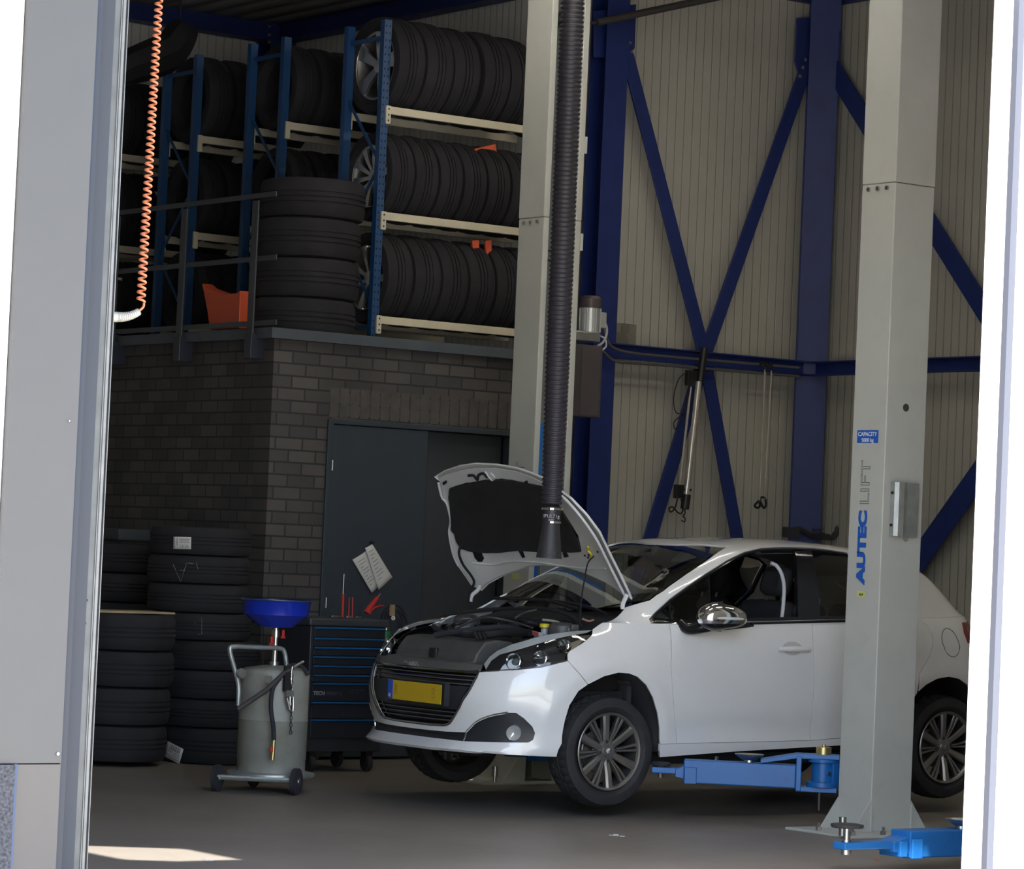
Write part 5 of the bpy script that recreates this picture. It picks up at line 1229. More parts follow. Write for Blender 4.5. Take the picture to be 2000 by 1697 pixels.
for k in range(61):
    t = pi / 2 * k / 60; bc_.append((AF * (1 - cos(t) ** (2 / NF)), sin(t) ** (2 / NF)))
x_ = AF + 0.05
while x_ < LR - AR: bc_.append((x_, 1.0)); x_ += 0.05
for k in range(0, 61):
    t = pi / 2 * k / 60; bc_.append((LR - AR + AR * (sin(t) ** (2 / NR)), cos(t) ** (2 / NR)))
BC = np.array(bc_); SS = np.concatenate([[0], np.cumsum(np.hypot(np.diff(BC[:, 0]), np.diff(BC[:, 1]) * .87))]); STOT = SS[-1]
WZ = smooth_table([(.10, .80), (.16, .815), (.22, .835), (.28, .850), (.34, .850), (.42, .862), (.55, .868), (.70, .868), (.80, .862), (.88, .850), (.955, .832), (1.02, .80), (1.10, .74)])
OFF = smooth_table([(.10, .12), (.16, .05), (.19, .015), (.225, -.03), (.26, .03), (.32, .035), (.40, .018), (.50, .0), (.60, .015), (.66, .04), (.72, .08), (.80, .15), (.90, .26), (1.0, .40)])
OFR = smooth_table([(.10, -.10), (.25, -.03), (.40, 0), (.60, 0), (.80, -.03), (.95, -.09), (1.1, -.16)])
wzx = np.array([t[0] for t in WZ]); wzy = np.array([t[1] for t in WZ]); ofx = np.array([t[0] for t in OFF]); ofy = np.array([t[1] for t in OFF])
orx = np.array([t[0] for t in OFR]); ory = np.array([t[1] for t in OFR])
def ss(a, b, x): t = min(1, max(0, (x - a) / (b - a))); return t * t * (3 - 2 * t)
def S(s, z, off=0.0):
    a = abs(s); bx = float(np.interp(a, SS, BC[:, 0])); bw = float(np.interp(a, SS, BC[:, 1]))
    w = float(np.interp(z, wzx, wzy)); x = bx + float(np.interp(z, ofx, ofy)) * max(0, 1 - bx / AF) ** 1.3
    x += float(np.interp(z, orx, ory)) * max(0, (bx - (LR - AR)) / AR)
    # fender top rolls inwards towards the bonnet
    c = 2.0 * (1 - ss(.55, 1.25, bx)) + 0.35
    w -= c * max(0, z - .70) ** 2 * (1 if bx < 1.3 else 1) * (1 - 0.0 * bx)
    if bx > 1.25: w += 0.35 * max(0, z - .70) ** 2
    # wheel arch flares
    for xc in (.79, 3.33):
        d = math.hypot(x - xc, z - .31); w += 0.010 * math.exp(-((d - .405) / .045) ** 2) * ss(.2, .4, z)
    # soft hollow along the door bottoms
    w -= 0.010 * math.exp(-((z - .385) / .035) ** 2) * ss(1.2, 1.5, x) * (1 - ss(2.7, 3.0, x))
    # shoulder line that starts behind the front door
    w += 0.006 * math.exp(-((z - .865) / .012) ** 2) * ss(1.9, 2.5, x) * (1 - ss(3.5, 3.8, x))
    l = bw * w * (1 if s >= 0 else -1)
    p = np.array([x, -l, z + BZ])
    if off:
        e = 1e-3; n = np.cross(S(s + e, z) - p, S(s, z + e) - p); n /= np.linalg.norm(n) + 1e-12
        if n @ np.array([x - 1.9, -l, 0.0]) < 0: n = -n
        p = p + n * off
    return p
# greenhouse
VM = 1.10
GP = smooth_table([(0, 1.0), (.09, .955), (.20, .905), (.31, .850), (.40, .79), (.47, .72), (.56, .60), (.70, .42), (.85, .22), (1.0, 0.0)], 6)
GZ = smooth_table([(0, 0.0), (.09, .23), (.20, .50), (.31, .735), (.40, .86), (.47, .915), (.56, .955), (.70, .985), (.85, .996), (1.0, 1.0)], 6)
gx, gy, gz_ = np.array([t[0] for t in GP]), np.array([t[1] for t in GP]), np.array([t[1] for t in GZ]); gzx = np.array([t[0] for t in GZ])
ZRT = smooth_table([(.85, .965), (.95, 1.02), (1.2, 1.155), (1.5, 1.30), (1.78, 1.418), (2.0, 1.452), (2.3, 1.468), (2.6, 1.466), (3.0, 1.438), (3.2, 1.392), (3.33, 1.335), (3.42, 1.275), (3.52, 1.20), (3.62, 1.125), (3.70, 1.085), (3.8, 1.075), (3.93, 1.08)])
zrx, zry = np.array([t[0] for t in ZRT]), np.array([t[1] for t in ZRT])
def zb(x): return .950 + .040 * (x - 1.1) if x > 1.1 else .950
def S_at_x(x, z):
    s = float(np.interp(x, BC[:, 0], SS)); 
    for _ in range(3):
        p = S(s, z); s = min(STOT, max(0, s + (x - p[0])))
    return S(s, z)
WB = [(x, -S_at_x(x, zb(x))[1]) for x in np.linspace(.8, 3.93, 70)]
wbx, wby = np.array([a for a, b in WB]), np.array([b for a, b in WB])
def G(x, v, off=0.0):
    vv = v / VM; far_ = vv > 1
    if far_: vv = 2 - vv
    L_ = float(np.interp(x, wbx, wby)) * float(np.interp(vv, gx, gy)); z = zb(x) + (float(np.interp(x, zrx, zry)) - zb(x)) * float(np.interp(vv, gzx, gz_))
    l = -L_ if far_ else L_
    p = np.array([x, -l, z + BZ])
    if off:
        e = 1e-3; n = np.cross(G(x + e, v) - p, G(x, v + e) - p); n /= np.linalg.norm(n) + 1e-12
        if n[2] < 0 and abs(n[2]) > .02: n = -n
        elif abs(n[2]) <= .02 and n[1] * (-l) < 0: n = -n
        p = p + n * off
    return p
def cproj(p): return proj(c_world(p))
def make_inv(F, us, vs):
    grid = [(u, v) for u in us for v in vs]; GPx = np.array([cproj(F(u, v)) for u, v in grid])
    def inv(px, py, it=14):
        t = np.array([px, py], float); k = int(np.argmin(((GPx - t) ** 2).sum(1))); q = np.array(grid[k], float); best = None
        for _ in range(it):
            r = cproj(F(*q)) - t; e = r @ r
            if best is None or e < best[0]: best = (e, q.copy())
            if e < 1e-4: break
            h = 1e-4; J = np.array([(cproj(F(q[0] + h, q[1])) - r - t) / h, (cproj(F(q[0], q[1] + h)) - r - t) / h]).T
            try: st = np.linalg.solve(J.T @ J + 1e-3 * np.eye(2), -J.T @ r)
            except Exception: break
            m = np.abs(st).max()
            if m > .08: st *= .08 / m
            q = q + st
        return tuple(float(a) for a in best[1])
    return inv
Sinv = make_inv(S, np.linspace(-.05, STOT - .6, 90), np.linspace(.14, 1.0, 24))
Sfront = make_inv(S, np.linspace(-.72, .9, 60), np.linspace(.14, .9, 24))
Ginv = make_inv(G, np.linspace(1.0, 3.8, 80), np.linspace(0, .75, 26))
def resample(poly, step):
    out = []; n = len(poly)
    for i in range(n):
        a = np.array(poly[i]); b = np.array(poly[(i + 1) % n]); m = max(1, int(np.hypot(*(b - a)) / step))
        for k in range(m): out.append(tuple(a + (b - a) * k / m))
    return out
def inset(poly, d):
    n = len(poly); A = sum(poly[i][0] * poly[(i + 1) % n][1] - poly[(i + 1) % n][0] * poly[i][1] for i in range(n)); sg = 1 if A > 0 else -1
    out = []
    for i in range(n):
        p0, p1, p2 = np.array(poly[i - 1]), np.array(poly[i]), np.array(poly[(i + 1) % n])
        e1 = p1 - p0; e2 = p2 - p1; e1 = e1 / (np.linalg.norm(e1) + 1e-9); e2 = e2 / (np.linalg.norm(e2) + 1e-9)
        nn = np.array([-(e1 + e2)[1], (e1 + e2)[0]]); L_ = np.linalg.norm(nn)
        nn = nn / L_ if L_ > 1e-6 else np.array([-e1[1], e1[0]]); c = max(.5, abs(nn @ np.array([-e1[1], e1[0]])))
        out.append(tuple(p1 + nn * d * sg / c))
    return out
def hard_rim(me):
    cnt = {}
    for p in me.polygons:
        for k in p.edge_keys: cnt[k] = cnt.get(k, 0) + 1
    for e in me.edges:
        if cnt.get(e.key, 0) < 2: e.use_edge_sharp = True
def panel(F, outer, holes=(), step=.04, off=0.0, name='panel', m=None, parent=None, thick=.004, gap=0.0, mirror=None, smooth=True, ang=50):
    """a sheet cut from surface F: outer/holes are outlines in the surface's own two parameters"""
    if gap: outer = inset(outer, gap)
    outer = resample(outer, step); holes = [resample(h, step) for h in holes]
    pts = [Vector(p) for p in outer]; ed = [(i, (i + 1) % len(outer)) for i in range(len(outer))]
    for h in holes:
        o = len(pts); pts += [Vector(p) for p in h]; ed += [(o + i, o + (i + 1) % len(h)) for i in range(len(h))]
    nb = len(pts); xs_ = [p[0] for p in outer]; ys_ = [p[1] for p in outer]
    B = np.array([tuple(p) for p in pts]); j = 0; y = min(ys_) + step * .5
    while y < max(ys_):
        x = min(xs_) + step * (.5 if j % 2 else .25)
        while x < max(xs_):
            if inside((x, y), outer) and not any(inside((x, y), h) for h in holes) and ((B - np.array([x, y])) ** 2).sum(1).min() > (step * .45) ** 2: pts.append(Vector((x, y)))
            x += step
        y += step * .87; j += 1
    V, E, Fc, *_ = delaunay_2d_cdt(pts, ed, [], 0, 1e-7); fs = []
    for f in Fc:
        c = sum((V[i] for i in f), Vector((0, 0))) / len(f)
        if inside(c, outer) and not any(inside(c, h) for h in holes): fs.append(tuple(f))
    P3 = [F(v[0], v[1], off) if off else F(v[0], v[1]) for v in V]
    outs = []
    for side in ((1,) if not mirror else (1, -1)):
        mb = MB(); mb.add([(p[0], p[1] * side, p[2]) for p in P3], fs)
        o = mb.build(name, m, parent or car, smooth=smooth, ang=ang)
        # face outwards
        me = o.data; ctr = Vector((1.9, 0, .75)); sgn = sum((Vector(p.center) - ctr).dot(p.normal) * p.area for p in me.polygons)
        if sgn < 0: me.flip_normals()
        hard_rim(me)
        if thick: q = o.modifiers.new('sheet', 'SOLIDIFY'); q.thickness = thick; q.offset = -1; q.use_even_offset = False
        outs.append(o)
    return outs if mirror else outs[0]
paint = mat('car_paint', (0.77, 0.77, 0.76), 0.30, spec=0.5, coat=1.0, dirt=(0.50, 0.49, 0.46), dscale=3, damt=0.15, var=0.01)
glassd = glass_mat('window_glass', (0.62, 0.68, 0.66), 1.6); glassc = glass_mat('lens_glass', (0.93, 0.95, 0.95), 1.2)
gb = mat('gloss_black', (0.010, 0.010, 0.012), 0.15); inter = mat('interior_dark', (0.020, 0.020, 0.024), 0.8); intg = mat('interior_grey', (0.22, 0.23, 0.24), 0.8)
SP = lambda L_, inv=Sinv: [inv(*p) for p in L_]
A_ = lambda X, Y: (700 + X / 5.657, 1200 + Y / 5.657)
Bz = lambda X, Y: (900 + X / 5.657, 1200 + Y / 5.657)
# ---- front bumper
lampB = [Bz(225, 635), Bz(600, 612), Bz(900, 582), Bz(1000, 558), Bz(1100, 532), Bz(1182, 512)]
seamB = [Bz(1230, 565), Bz(1300, 642), Bz(1405, 775)]
archF = [Bz(1300, 850), Bz(1200, 1010), Bz(1150, 1180), Bz(1120, 1350)]
bumpBot = [Bz(1060, 1575), Bz(1000, 1573), Bz(700, 1560), Bz(300, 1535), Bz(0, 1497), A_(800, 1468)]
grilleN = [(934.5, 1313), (917.5, 1346.7), (894.5, 1387.4), (880, 1410), (869.7, 1416), (840, 1415)]
near_out = SP([p for p in lampB + seamB + archF + bumpBot], Sfront)
gN = SP(grilleN, Sfront)
zc0 = near_out[-1][1]; zgb = gN[-1][1]; gtop = gN[0][1]
half = near_out + [(0.0, zc0)]
mir = lambda P: [(-a, b) for a, b in reversed(P)]
gh = gN + [(0.0, zgb)]
outer = half + mir(near_out) + [(-gN[0][0], gN[0][1])][:0] + [(-a, b) for a, b in gN] + [(0.0, zgb)] + list(reversed(gN))
comb = SP([(823.7, 1424), (870, 1428.5), (903, 1430), (911, 1430), (919, 1421), (930, 1410), (949.5, 1400.5), (970, 1395), (992, 1391.5), (1008, 1392), (1023.7, 1403), (1039.7, 1419), (1045, 1431.6), (1041.4, 1444.8), (1032.6, 1450), (970.7, 1449.6), (905, 1447.5), (870, 1443.5), (824, 1438)], Sfront)
ch = [(0.0, comb[0][1])] + comb + [(0.0, comb[-1][1])] + [(-a, b) for a, b in reversed(comb)]
bump = panel(S, outer, [ch], step=.035, name='front_bumper', m=paint, thick=.018, gap=.0015)
blackp = mat('bumper_black', (0.022, 0.024, 0.028), 0.38)
panel(S, ch, step=.05, off=-.014, name='lower_grille', m=blackp, parent=bump, thick=.003)
def ribbon(F, path, r, name, m, parent=None, off=0.0, seg=8, closed=False, mirror=True, flat=None):
    P3 = [F(a, b, off) if off else F(a, b) for a, b in path]
    for s in ((1, -1) if mirror else (1,)):
        cbuild(MB().tube([(p[0], p[1] * s, p[2]) for p in P3], r, seg, closed=closed, cap=not closed), name, m, parent)
def dens(P, n=6): return [tuple(p) for p in cat_rom(P, n)]
# chrome edge over the fog lamp pocket
ribbon(S, dens([comb[i] for i in (16, 3, 4, 5, 6, 7, 8)], 4), .006, 'chrome_strip', M_['chrome'], bump, off=.002)
# fog lamp
for sd in (1, -1):
    f0 = Sfront(1003, 1431.6); p = S(f0[0] * sd, f0[1], .0); nrm = S(f0[0] * sd, f0[1], .05) - p; nrm = Vector(nrm).normalized()
    Rm = nrm.to_track_quat('Z', 'Y').to_matrix()
    mb = MB().lathe([(0, -.012), (.020, -.006), (.036, .006), (.040, .008), (.043, .002), (.043, -.02)], (0, 0, 0), 'Z', 26); q = MB()
    q.v = [tuple(Rm @ Vector(v) + Vector(p)) for v in mb.v]; q.f = mb.f; cbuild(q, 'fog_lamp', mat('fog_glass', (.75, .77, .78), .12, .6), bump)
# slots in lower grille
for zz in (.295, .318): ribbon(S, [(t, zz) for t in np.linspace(-.42, .42, 15)], .004, 'grille_slot', M_['dull'], bump, off=-.006, mirror=False)
# ---- grille
gout = gN + [(0.0, zgb)] + [(-a, b) for a, b in reversed(gN)] + [(0.0, gtop)]
gr_ = panel(S, gout, step=.05, off=-.030, name='grille', m=gb, thick=.004)
gpath = [(0.0, gtop - .003)] + [(a, b) for a, b in gN] + [(0.0, zgb)] + [(-a, b) for a, b in reversed(gN)]
ribbon(S, dens(resample(gpath, .06), 3), .0085, 'chrome_frame', mat('chrome_dark', (0.45, 0.45, 0.45), 0.15, 1.0), gr_, off=-.004, closed=True, mirror=False)
def gw(z):   # half width of the grille at a height
    zs = [b for a, b in gN]; return float(np.interp(z, sorted(zs), [a for _, a in sorted(zip(zs, [g[0] for g in gN]))]))
zz = zgb + .03
while zz < gtop - .01:
    if not (.43 < zz < .575):
        w_ = gw(zz) - .015
        ribbon(S, [(t, zz) for t in np.linspace(-w_, w_, 17)], .0035, 'grille_slat', mat('slat', (0.16, 0.16, 0.17), 0.25, 0.4), gr_, off=-.018, mirror=False)
    zz += .024
panel(S, [(-gw(.44) + .02, .435), (gw(.44) - .02, .435), (gw(.57) - .02, .570), (-gw(.57) + .02, .570)], step=.05, off=-.012, name='plate_carrier', m=blackp, parent=gr_, thick=.006)
ribbon(S, [(t, gtop + .004) for t in np.linspace(-gw(gtop) * .98, gw(gtop) * .98, 20)], .011, 'chrome_bar', MATS['chrome_dark'], gr_, off=-.012, mirror=False)
pt_ = S(0, gtop + .004, .002)
text('lettering', 'PEUGEOT', M_['chrome'], .030, c_world((pt_[0] - .004, .10, pt_[2] + .004)), (-_cs * -1, -_cc, 0) if False else tuple(c_world((0, -1, 0)) - c_world((0, 0, 0))), (0, 0, 1), car, thick=.002, spacing=1.15)
hdp = [(-gw(gtop) - .012, gtop + .004), (gw(gtop) + .012, gtop + .004), (gw(gtop) + .006, gtop + .042), (-gw(gtop) - .006, gtop + .042)]
panel(S, hdp, step=.04, off=.001, name='grille_header', m=mat('header_grey', (.13, .13, .125), .25, .3), parent=gr_, thick=.004)
# ---- number plate
pl = [c_x(758, 1326.5, -.035), c_x(862, 1337.5, -.035), c_x(861, 1375, -.035), c_x(757, 1364.5, -.035)]
pmb = MB(); xx = -.035; y0p, y1p = (pl[0][1] + pl[3][1]) / 2, (pl[1][1] + pl[2][1]) / 2; z1p = (pl[0][2] + pl[1][2]) / 2; z0p = (pl[2][2] + pl[3][2]) / 2
npl = cbuild(pmb.bb((xx, y0p, z0p), (xx + .003, y1p, z1p)), 'number_plate', mat('plate_yellow', (0.62, 0.42, 0.015), 0.45), bev=.0012)
dy = (y1p - y0p)
cbuild(MB().bb((xx - .0008, y0p + dy * .003, z0p + .002), (xx, y0p + dy * .095, z1p - .002)), 'blue_band', mat('plate_blue', (0.02, 0.10, 0.55), 0.4), npl, smooth=False)
tdir = tuple(c_world((0, -1, 0)) - c_world((0, 0, 0)))
faint = mat('plate_char', (0.42, 0.27, 0.015), 0.5)
text('character', 'R', faint, .085, c_world((xx - .0012, y0p + dy * .13, z0p + .028)), tdir, (0, 0, 1), car, sx=.8)
text('character', 'B', faint, .085, c_world((xx - .0012, y0p + dy * .83, z0p + .028)), tdir, (0, 0, 1), car, sx=.8)
text('character', 'NL', mat('plate_nl', (0.5, 0.5, 0.45), 0.5), .03, c_world((xx - .0016, y0p + dy * .015, z0p + .012)), tdir, (0, 0, 1), car, sx=.8)
cbuild(MB().bb((.0, y0p - .02, z0p - .01), (.035, y1p + .02, z1p + .01)), 'plate_bracket', blackp, gr_, smooth=False)
# ---- headlamps
lampT = [Bz(250, 540), Bz(310, 460), Bz(400, 390), Bz(560, 320), Bz(800, 250), Bz(1000, 205), Bz(1200, 177), Bz(1452, 160)]
lampR = [Bz(1450, 220), Bz(1380, 285), Bz(1200, 400), Bz(1175, 440)]
lampP = SP(lampT + lampR + list(reversed(lampB)), Sfront)
midL = SP([Bz(270, 600), Bz(330, 500), Bz(430, 430), Bz(600, 385), Bz(850, 310), Bz(1050, 255), Bz(1200, 222), Bz(1400, 190)], Sfront)
upperP = [lampP[i] for i in range(0, 8)] + list(reversed(midL))
tipw = SP([Bz(1190, 290), Bz(1365, 225), Bz(1400, 210), Bz(1300, 330), Bz(1190, 405), Bz(1165, 395)], Sfront)
led = SP([Bz(300, 612), Bz(400, 610), Bz(440, 540), Bz(520, 470), Bz(600, 440), Bz(645, 470), Bz(640, 560), Bz(600, 600), Bz(640, 606), Bz(300, 622)], Sfront)
silver = mat('lamp_silver', (0.78, 0.76, 0.71), 0.25, 0.0); blk2 = mat('lamp_black', (0.02, 0.02, 0.022), 0.25)
hs = panel(S, lampP, step=.04, off=-.045, name='headlamp', m=blk2, thick=.003, mirror=True)
panel(S, upperP, step=.04, off=-.008, name='upper_trim', m=silver, parent=hs[0], thick=.002)
u2 = panel(S, [(-a, b) for a, b in upperP], step=.04, off=-.008, name='upper_trim', m=silver, parent=hs[1], thick=.002)
panel(S, tipw, step=.03, off=-.028, name='indicator', m=mat('lamp_amber', (0.62, 0.52, 0.38), 0.25, 0.5), parent=hs[0], thick=.002)
panel(S, led, step=.03, off=-.034, name='daytime_light', m=mat('lamp_white', (0.85, 0.88, 0.90), 0.2, 0.0), parent=hs[0], thick=.002)
for sd, hp in ((1, hs[0]), (-1, hs[1])):
    panel(S, [(a * sd, b) for a, b in lampP], step=.05, off=.001, name='lens', m=glassc, parent=hp, thick=0)
    ribbon(S, dens([(a * sd, b) for a, b in [lampP[0]] + list(reversed([lampP[-1], lampP[-2], lampP[-3], lampP[-4]]))][1:] + [], 2), .004, 'chrome_edge', M_['chrome'], hp, off=-.006, mirror=False) if False else None
    lowp = [(a * sd, b) for a, b in list(reversed(lampP[-6:]))]
    ribbon(S, [(a, b + .006) for a, b in lowp], .003, 'chrome_edge', M_['chrome'], hp, off=-.008, mirror=False)
    for (px, py, r_) in ((1001, 1290, .045), (1054, 1284, .042), (1100, 1259, .036)):
        f0 = Sfront(px, py); p = S(f0[0] * sd, f0[1], -.012); nrm = Vector((-.85, -.35 * sd, .12)).normalized(); Rm = nrm.to_track_quat('Z', 'Y').to_matrix()
        mb = MB().lathe([(0, -.05), (r_ * .4, -.045), (r_ * .8, -.02), (r_, 0), (r_ * 1.08, -.002), (r_ * 1.08, -.03)], (0, 0, 0), 'Z', 12 if px > 1020 else 28); q = MB()
        q.v = [tuple(Rm @ Vector(v) + Vector(p)) for v in mb.v]; q.f = mb.f; cbuild(q, 'reflector', M_['chrome'], hp, ang=20)
        if px < 1020:
            mb = MB().lathe([(0, -.01), (r_ * .35, -.013), (r_ * .6, -.03), (r_ * .6, -.045)], (0, 0, 0), 'Z', 28); q = MB(); q.v = [tuple(Rm @ Vector(v) + Vector(p)) for v in mb.v]; q.f = mb.f; cbuild(q, 'bulb_cover', mat('lens_dark', (.10, .14, .15), .1), hp)
# ---- fenders, doors, sills (traced on the side surface, mirrored to the far side)
C6 = lambda X, Y: (1160 + X / 3.846, 1020 + Y / 3.846)
tipLow = (1268, 1216)
zbs = lambda s: None
def onbelt(px, py):
    q = Sinv(px, py); x = S(*q)[0]; return (q[0], zb(x))
fend = [Bz(1405, 775), Bz(1300, 642), Bz(1230, 565), Bz(1182, 512), Bz(1178, 440), Bz(1200, 402), Bz(1380, 288), Bz(1450, 222), Bz(1455, 162)]
F1 = SP(fend, Sfront)
F2_ = SP([(1172, 1219), (1190, 1208)])
bs = lambda x, z: (float(np.interp(x, [S(s_, z)[0] for s_ in np.linspace(.3, STOT - .3, 120)], np.linspace(.3, STOT - .3, 120))), z)
zt_f = .950
xh_ = .93; F2_ = []
for t in np.linspace(0, 1, 16):
    q_ = Sinv(1160 + 62 * t, 1226 - 41 * t)
    if q_[1] >= .950: xh_ = float(S(*q_)[0]); break
    if t > .1: F2_.append(q_)
hoodend = bs(xh_, .950)
F3 = SP([(1310, 1300), (1316, 1380), (1321, 1440)])
F3b = Sinv(1322, 1452)
dfx = S(*Sinv(1307, 1216))[0]
F4 = SP([(1289, 1453.5), (1288, 1425), (1284, 1392), (1275, 1362), (1262, 1338), (1245, 1322), (1228, 1315.5), (1208, 1314), (1180, 1321)])
fenderP = F1 + F2_ + [hoodend, bs(dfx, zb(dfx))] + F3 + [F3b] + F4
panel(S, fenderP, step=.035, name='fender', m=paint, thick=.012, gap=.0015, mirror=True)
dR = SP([(1588, 1260), (1590, 1330), (1585, 1400)]); dRb = Sinv(1583, 1446)
dRx = S(*Sinv(1585, 1213))[0]
ddoor = [bs(dfx, zb(dfx)), bs((dfx + dRx) / 2, zb((dfx + dRx) / 2)), bs(dRx, zb(dRx))] + dR + [dRb] + SP([(1450, 1449.5)]) + [F3b] + list(reversed(F3))
fd = panel(S, ddoor, step=.045, name='front_door', m=paint, thick=.02, gap=.0016, mirror=True)
# rear door, its rear seam swings round the wheel arch
rd_seam = [bs(3.12, zb(3.12)), bs(3.185, .99), bs(3.212, .925), bs(3.18, .82), bs(3.085, .70)]
arcR = [bs(3.33 + .385 * cos(t), .31 + .375 * sin(t)) for t in [rad(a) for a in (133, 150, 165, 178, 190)]]
zdb = dRb[1]
rdoor = [bs(dRx, zb(dRx)), bs(2.65, zb(2.65))] + rd_seam + arcR[:4] + [bs(2.93, zdb + .035), bs(2.6, zdb + .02)] + [dRb] + list(reversed(dR))
panel(S, rdoor, step=.045, name='rear_door', m=paint, thick=.02, gap=.0016, mirror=True)
sill = [F3b and (F4[0][0], F4[0][1]), F3b] + SP([(1450, 1449.5)]) + [dRb, bs(2.6, zdb + .02), bs(2.93, zdb + .035), bs(2.945, .265)] + SP([(1640, 1456), (1450, 1467), (1288, 1479)])
panel(S, sill, step=.04, name='sill', m=paint, thick=.02, gap=.0012, mirror=True)
quart = list(rd_seam) + [bs(3.33 + .385 * cos(rad(a)), .31 + .375 * sin(rad(a))) for a in (131, 120, 105, 90, 75, 60, 45, 30, 20)] + [bs(3.75, .45), bs(3.80, .70), bs(3.78, .80), bs(3.70, zb(3.7))]
quart = quart[:1] + quart[1:]
qp = panel(S, quart, step=.045, name='rear_quarter', m=paint, thick=.012, gap=.0012, mirror=True)
# the rest of the tail: rear bumper and tailgate skin
sA = bs(3.75, .45)[0]
rb = [(bs(3.69, .43)[0], .43), (bs(3.75, .45)[0], .45), (bs(3.80, .70)[0], .70), (STOT, .70), (2 * STOT - bs(3.8, .7)[0], .70), (2 * STOT - bs(3.75, .45)[0], .45), (2 * STOT - bs(3.69, .43)[0], .43), (2 * STOT - bs(3.72, .22)[0], .22), (bs(3.72, .22)[0], .22)]
def S2(s, z, off=0.0):
    if s <= STOT: return S(s, z, off)
    p = S(2 * STOT - s, z, off).copy(); p[1] = -p[1]; return p
panel(S2, rb, step=.06, name='rear_bumper', m=paint, thick=.012)
tg = [(bs(3.80, .70)[0], .705), (bs(3.76, .94)[0], .96), (STOT, 1.0), (2 * STOT - bs(3.76, .94)[0], .96), (2 * STOT - bs(3.8, .7)[0], .705)]
panel(S2, tg, step=.06, name='tailgate', m=paint, thick=.012)
# tail lamps
tl = [bs(3.545, 1.01), bs(3.525, .95), bs(3.55, .89), bs(3.80, .84), bs(3.84, .92), bs(3.80, 1.02)]
panel(S, tl, step=.04, off=.006, name='tail_lamp', m=mat('lamp_red', (0.22, 0.010, 0.014), 0.15), thick=.008, mirror=True)
# fuel flap seam
fc = Sinv(1857, 1255)
ring = [(fc[0] + .085 * cos(t), fc[1] + .085 * sin(t)) for t in [2 * pi * k / 40 for k in range(40)]]
ribbon(S, ring, .0018, 'fuel_flap_seam', M_['dull'], qp[0], off=.0004, seg=6, closed=True, mirror=False)
# door handle
hb_ = [Sinv(1520, 1270), Sinv(1580, 1267)]; sx0, sx1 = hb_[0][0], hb_[1][0]; zh = (hb_[0][1] + hb_[1][1]) / 2
for sd, par in ((1, fd[0]), (-1, fd[1])):
    P3 = [S(sx0 + (sx1 - sx0) * t, zh, .022 * sin(pi * min(1, max(0, t))) ** .5 + .004) for t in np.linspace(0, 1, 12)]
    rr_ = [.013 + .005 * sin(pi * t) for t in np.linspace(0, 1, 12)]
    cbuild(MB().tube([(p[0], p[1] * sd, p[2]) for p in P3], rr_, 10), 'door_handle', paint, par)
    ringh = [((sx0 + sx1) / 2 - .01 + .075 * cos(t), zh + .006 + .040 * sin(t)) for t in [2 * pi * k / 30 for k in range(30)]]
    P3 = [S(a, b, -.001) for a, b in ringh]
    cbuild(MB().add([(p[0], p[1] * sd, p[2]) for p in [S((sx0 + sx1) / 2, zh, .0012)] + [S(a, b, .0012) for a, b in ringh]], [(0, i + 1, (i + 1) % 30 + 1) for i in range(30)]), 'handle_recess_shade', mat('paint_shade', (0.52, 0.52, 0.51), 0.35), par)  # flat disc, the hollow's shade is put into its darker paint
# ---- roof, pillars and glass on the greenhouse surface
mirG = lambda P: [(a, 2 * VM - b) for a, b in reversed(P)]
dlo = [Ginv(*C6(*p)) for p in ((425, 762), (417, 730), (450, 690), (570, 580), (700, 485), (840, 390), (1000, 290), (1130, 228), (1250, 200), (1400, 192), (1560, 194), (1720, 206), (1900, 234))]
dlo = [(a, max(b, .004)) for a, b in dlo]
vt = dlo[-1][1]
dlo += [(2.9, vt * .985), (3.06, vt * .93), (3.14, vt * .80), (3.10, .12), (3.00, .006), (2.6, .004), (2.0, .004), (1.5, .004), (1.2, .004)]
ws_b = Ginv(*C6(420, 587)); pil = [Ginv(*C6(*p)) for p in ((470, 548), (560, 485), (700, 387), (850, 287), (1000, 186))]
gapx = Ginv(*C6(235, 640))
wtop = pil[-1]
near_edge = [(.935, 0.0), gapx, ws_b] + pil + [Ginv(*C6(800, 150)), Ginv(*C6(600, 152))]
topc = (1.765, VM)
near_edge = [(xh_, 0.0)] + ([(gapx[0], gapx[1])] if gapx[1] > .02 and gapx[0] > xh_ else []) + [ws_b] + pil + [(pil[-1][0] - .03, VM * .70), (topc[0] + .0, VM * .88)]
roofP = near_edge + [topc] + mirG(near_edge) + [(1.5, 2 * VM), (2.5, 2 * VM), (3.6, 2 * VM), (3.90, 2 * VM - .1), (3.92, VM), (3.90, .1), (3.6, 0.0), (2.5, 0.0), (1.5, 0.0)]
rw = [(3.47, VM * .62), (3.50, VM * .8), (3.51, VM), (3.50, VM * 1.2), (3.47, VM * 1.38), (3.80, 1.28 * VM), (3.83, VM), (3.80, VM * .72)]
roof = panel(G, roofP, [dlo, mirG(dlo), rw], step=.05, name='roof_panel', m=paint, thick=.010)
panel(G, rw, step=.08, off=-.004, name='rear_window', m=glassd, thick=0)
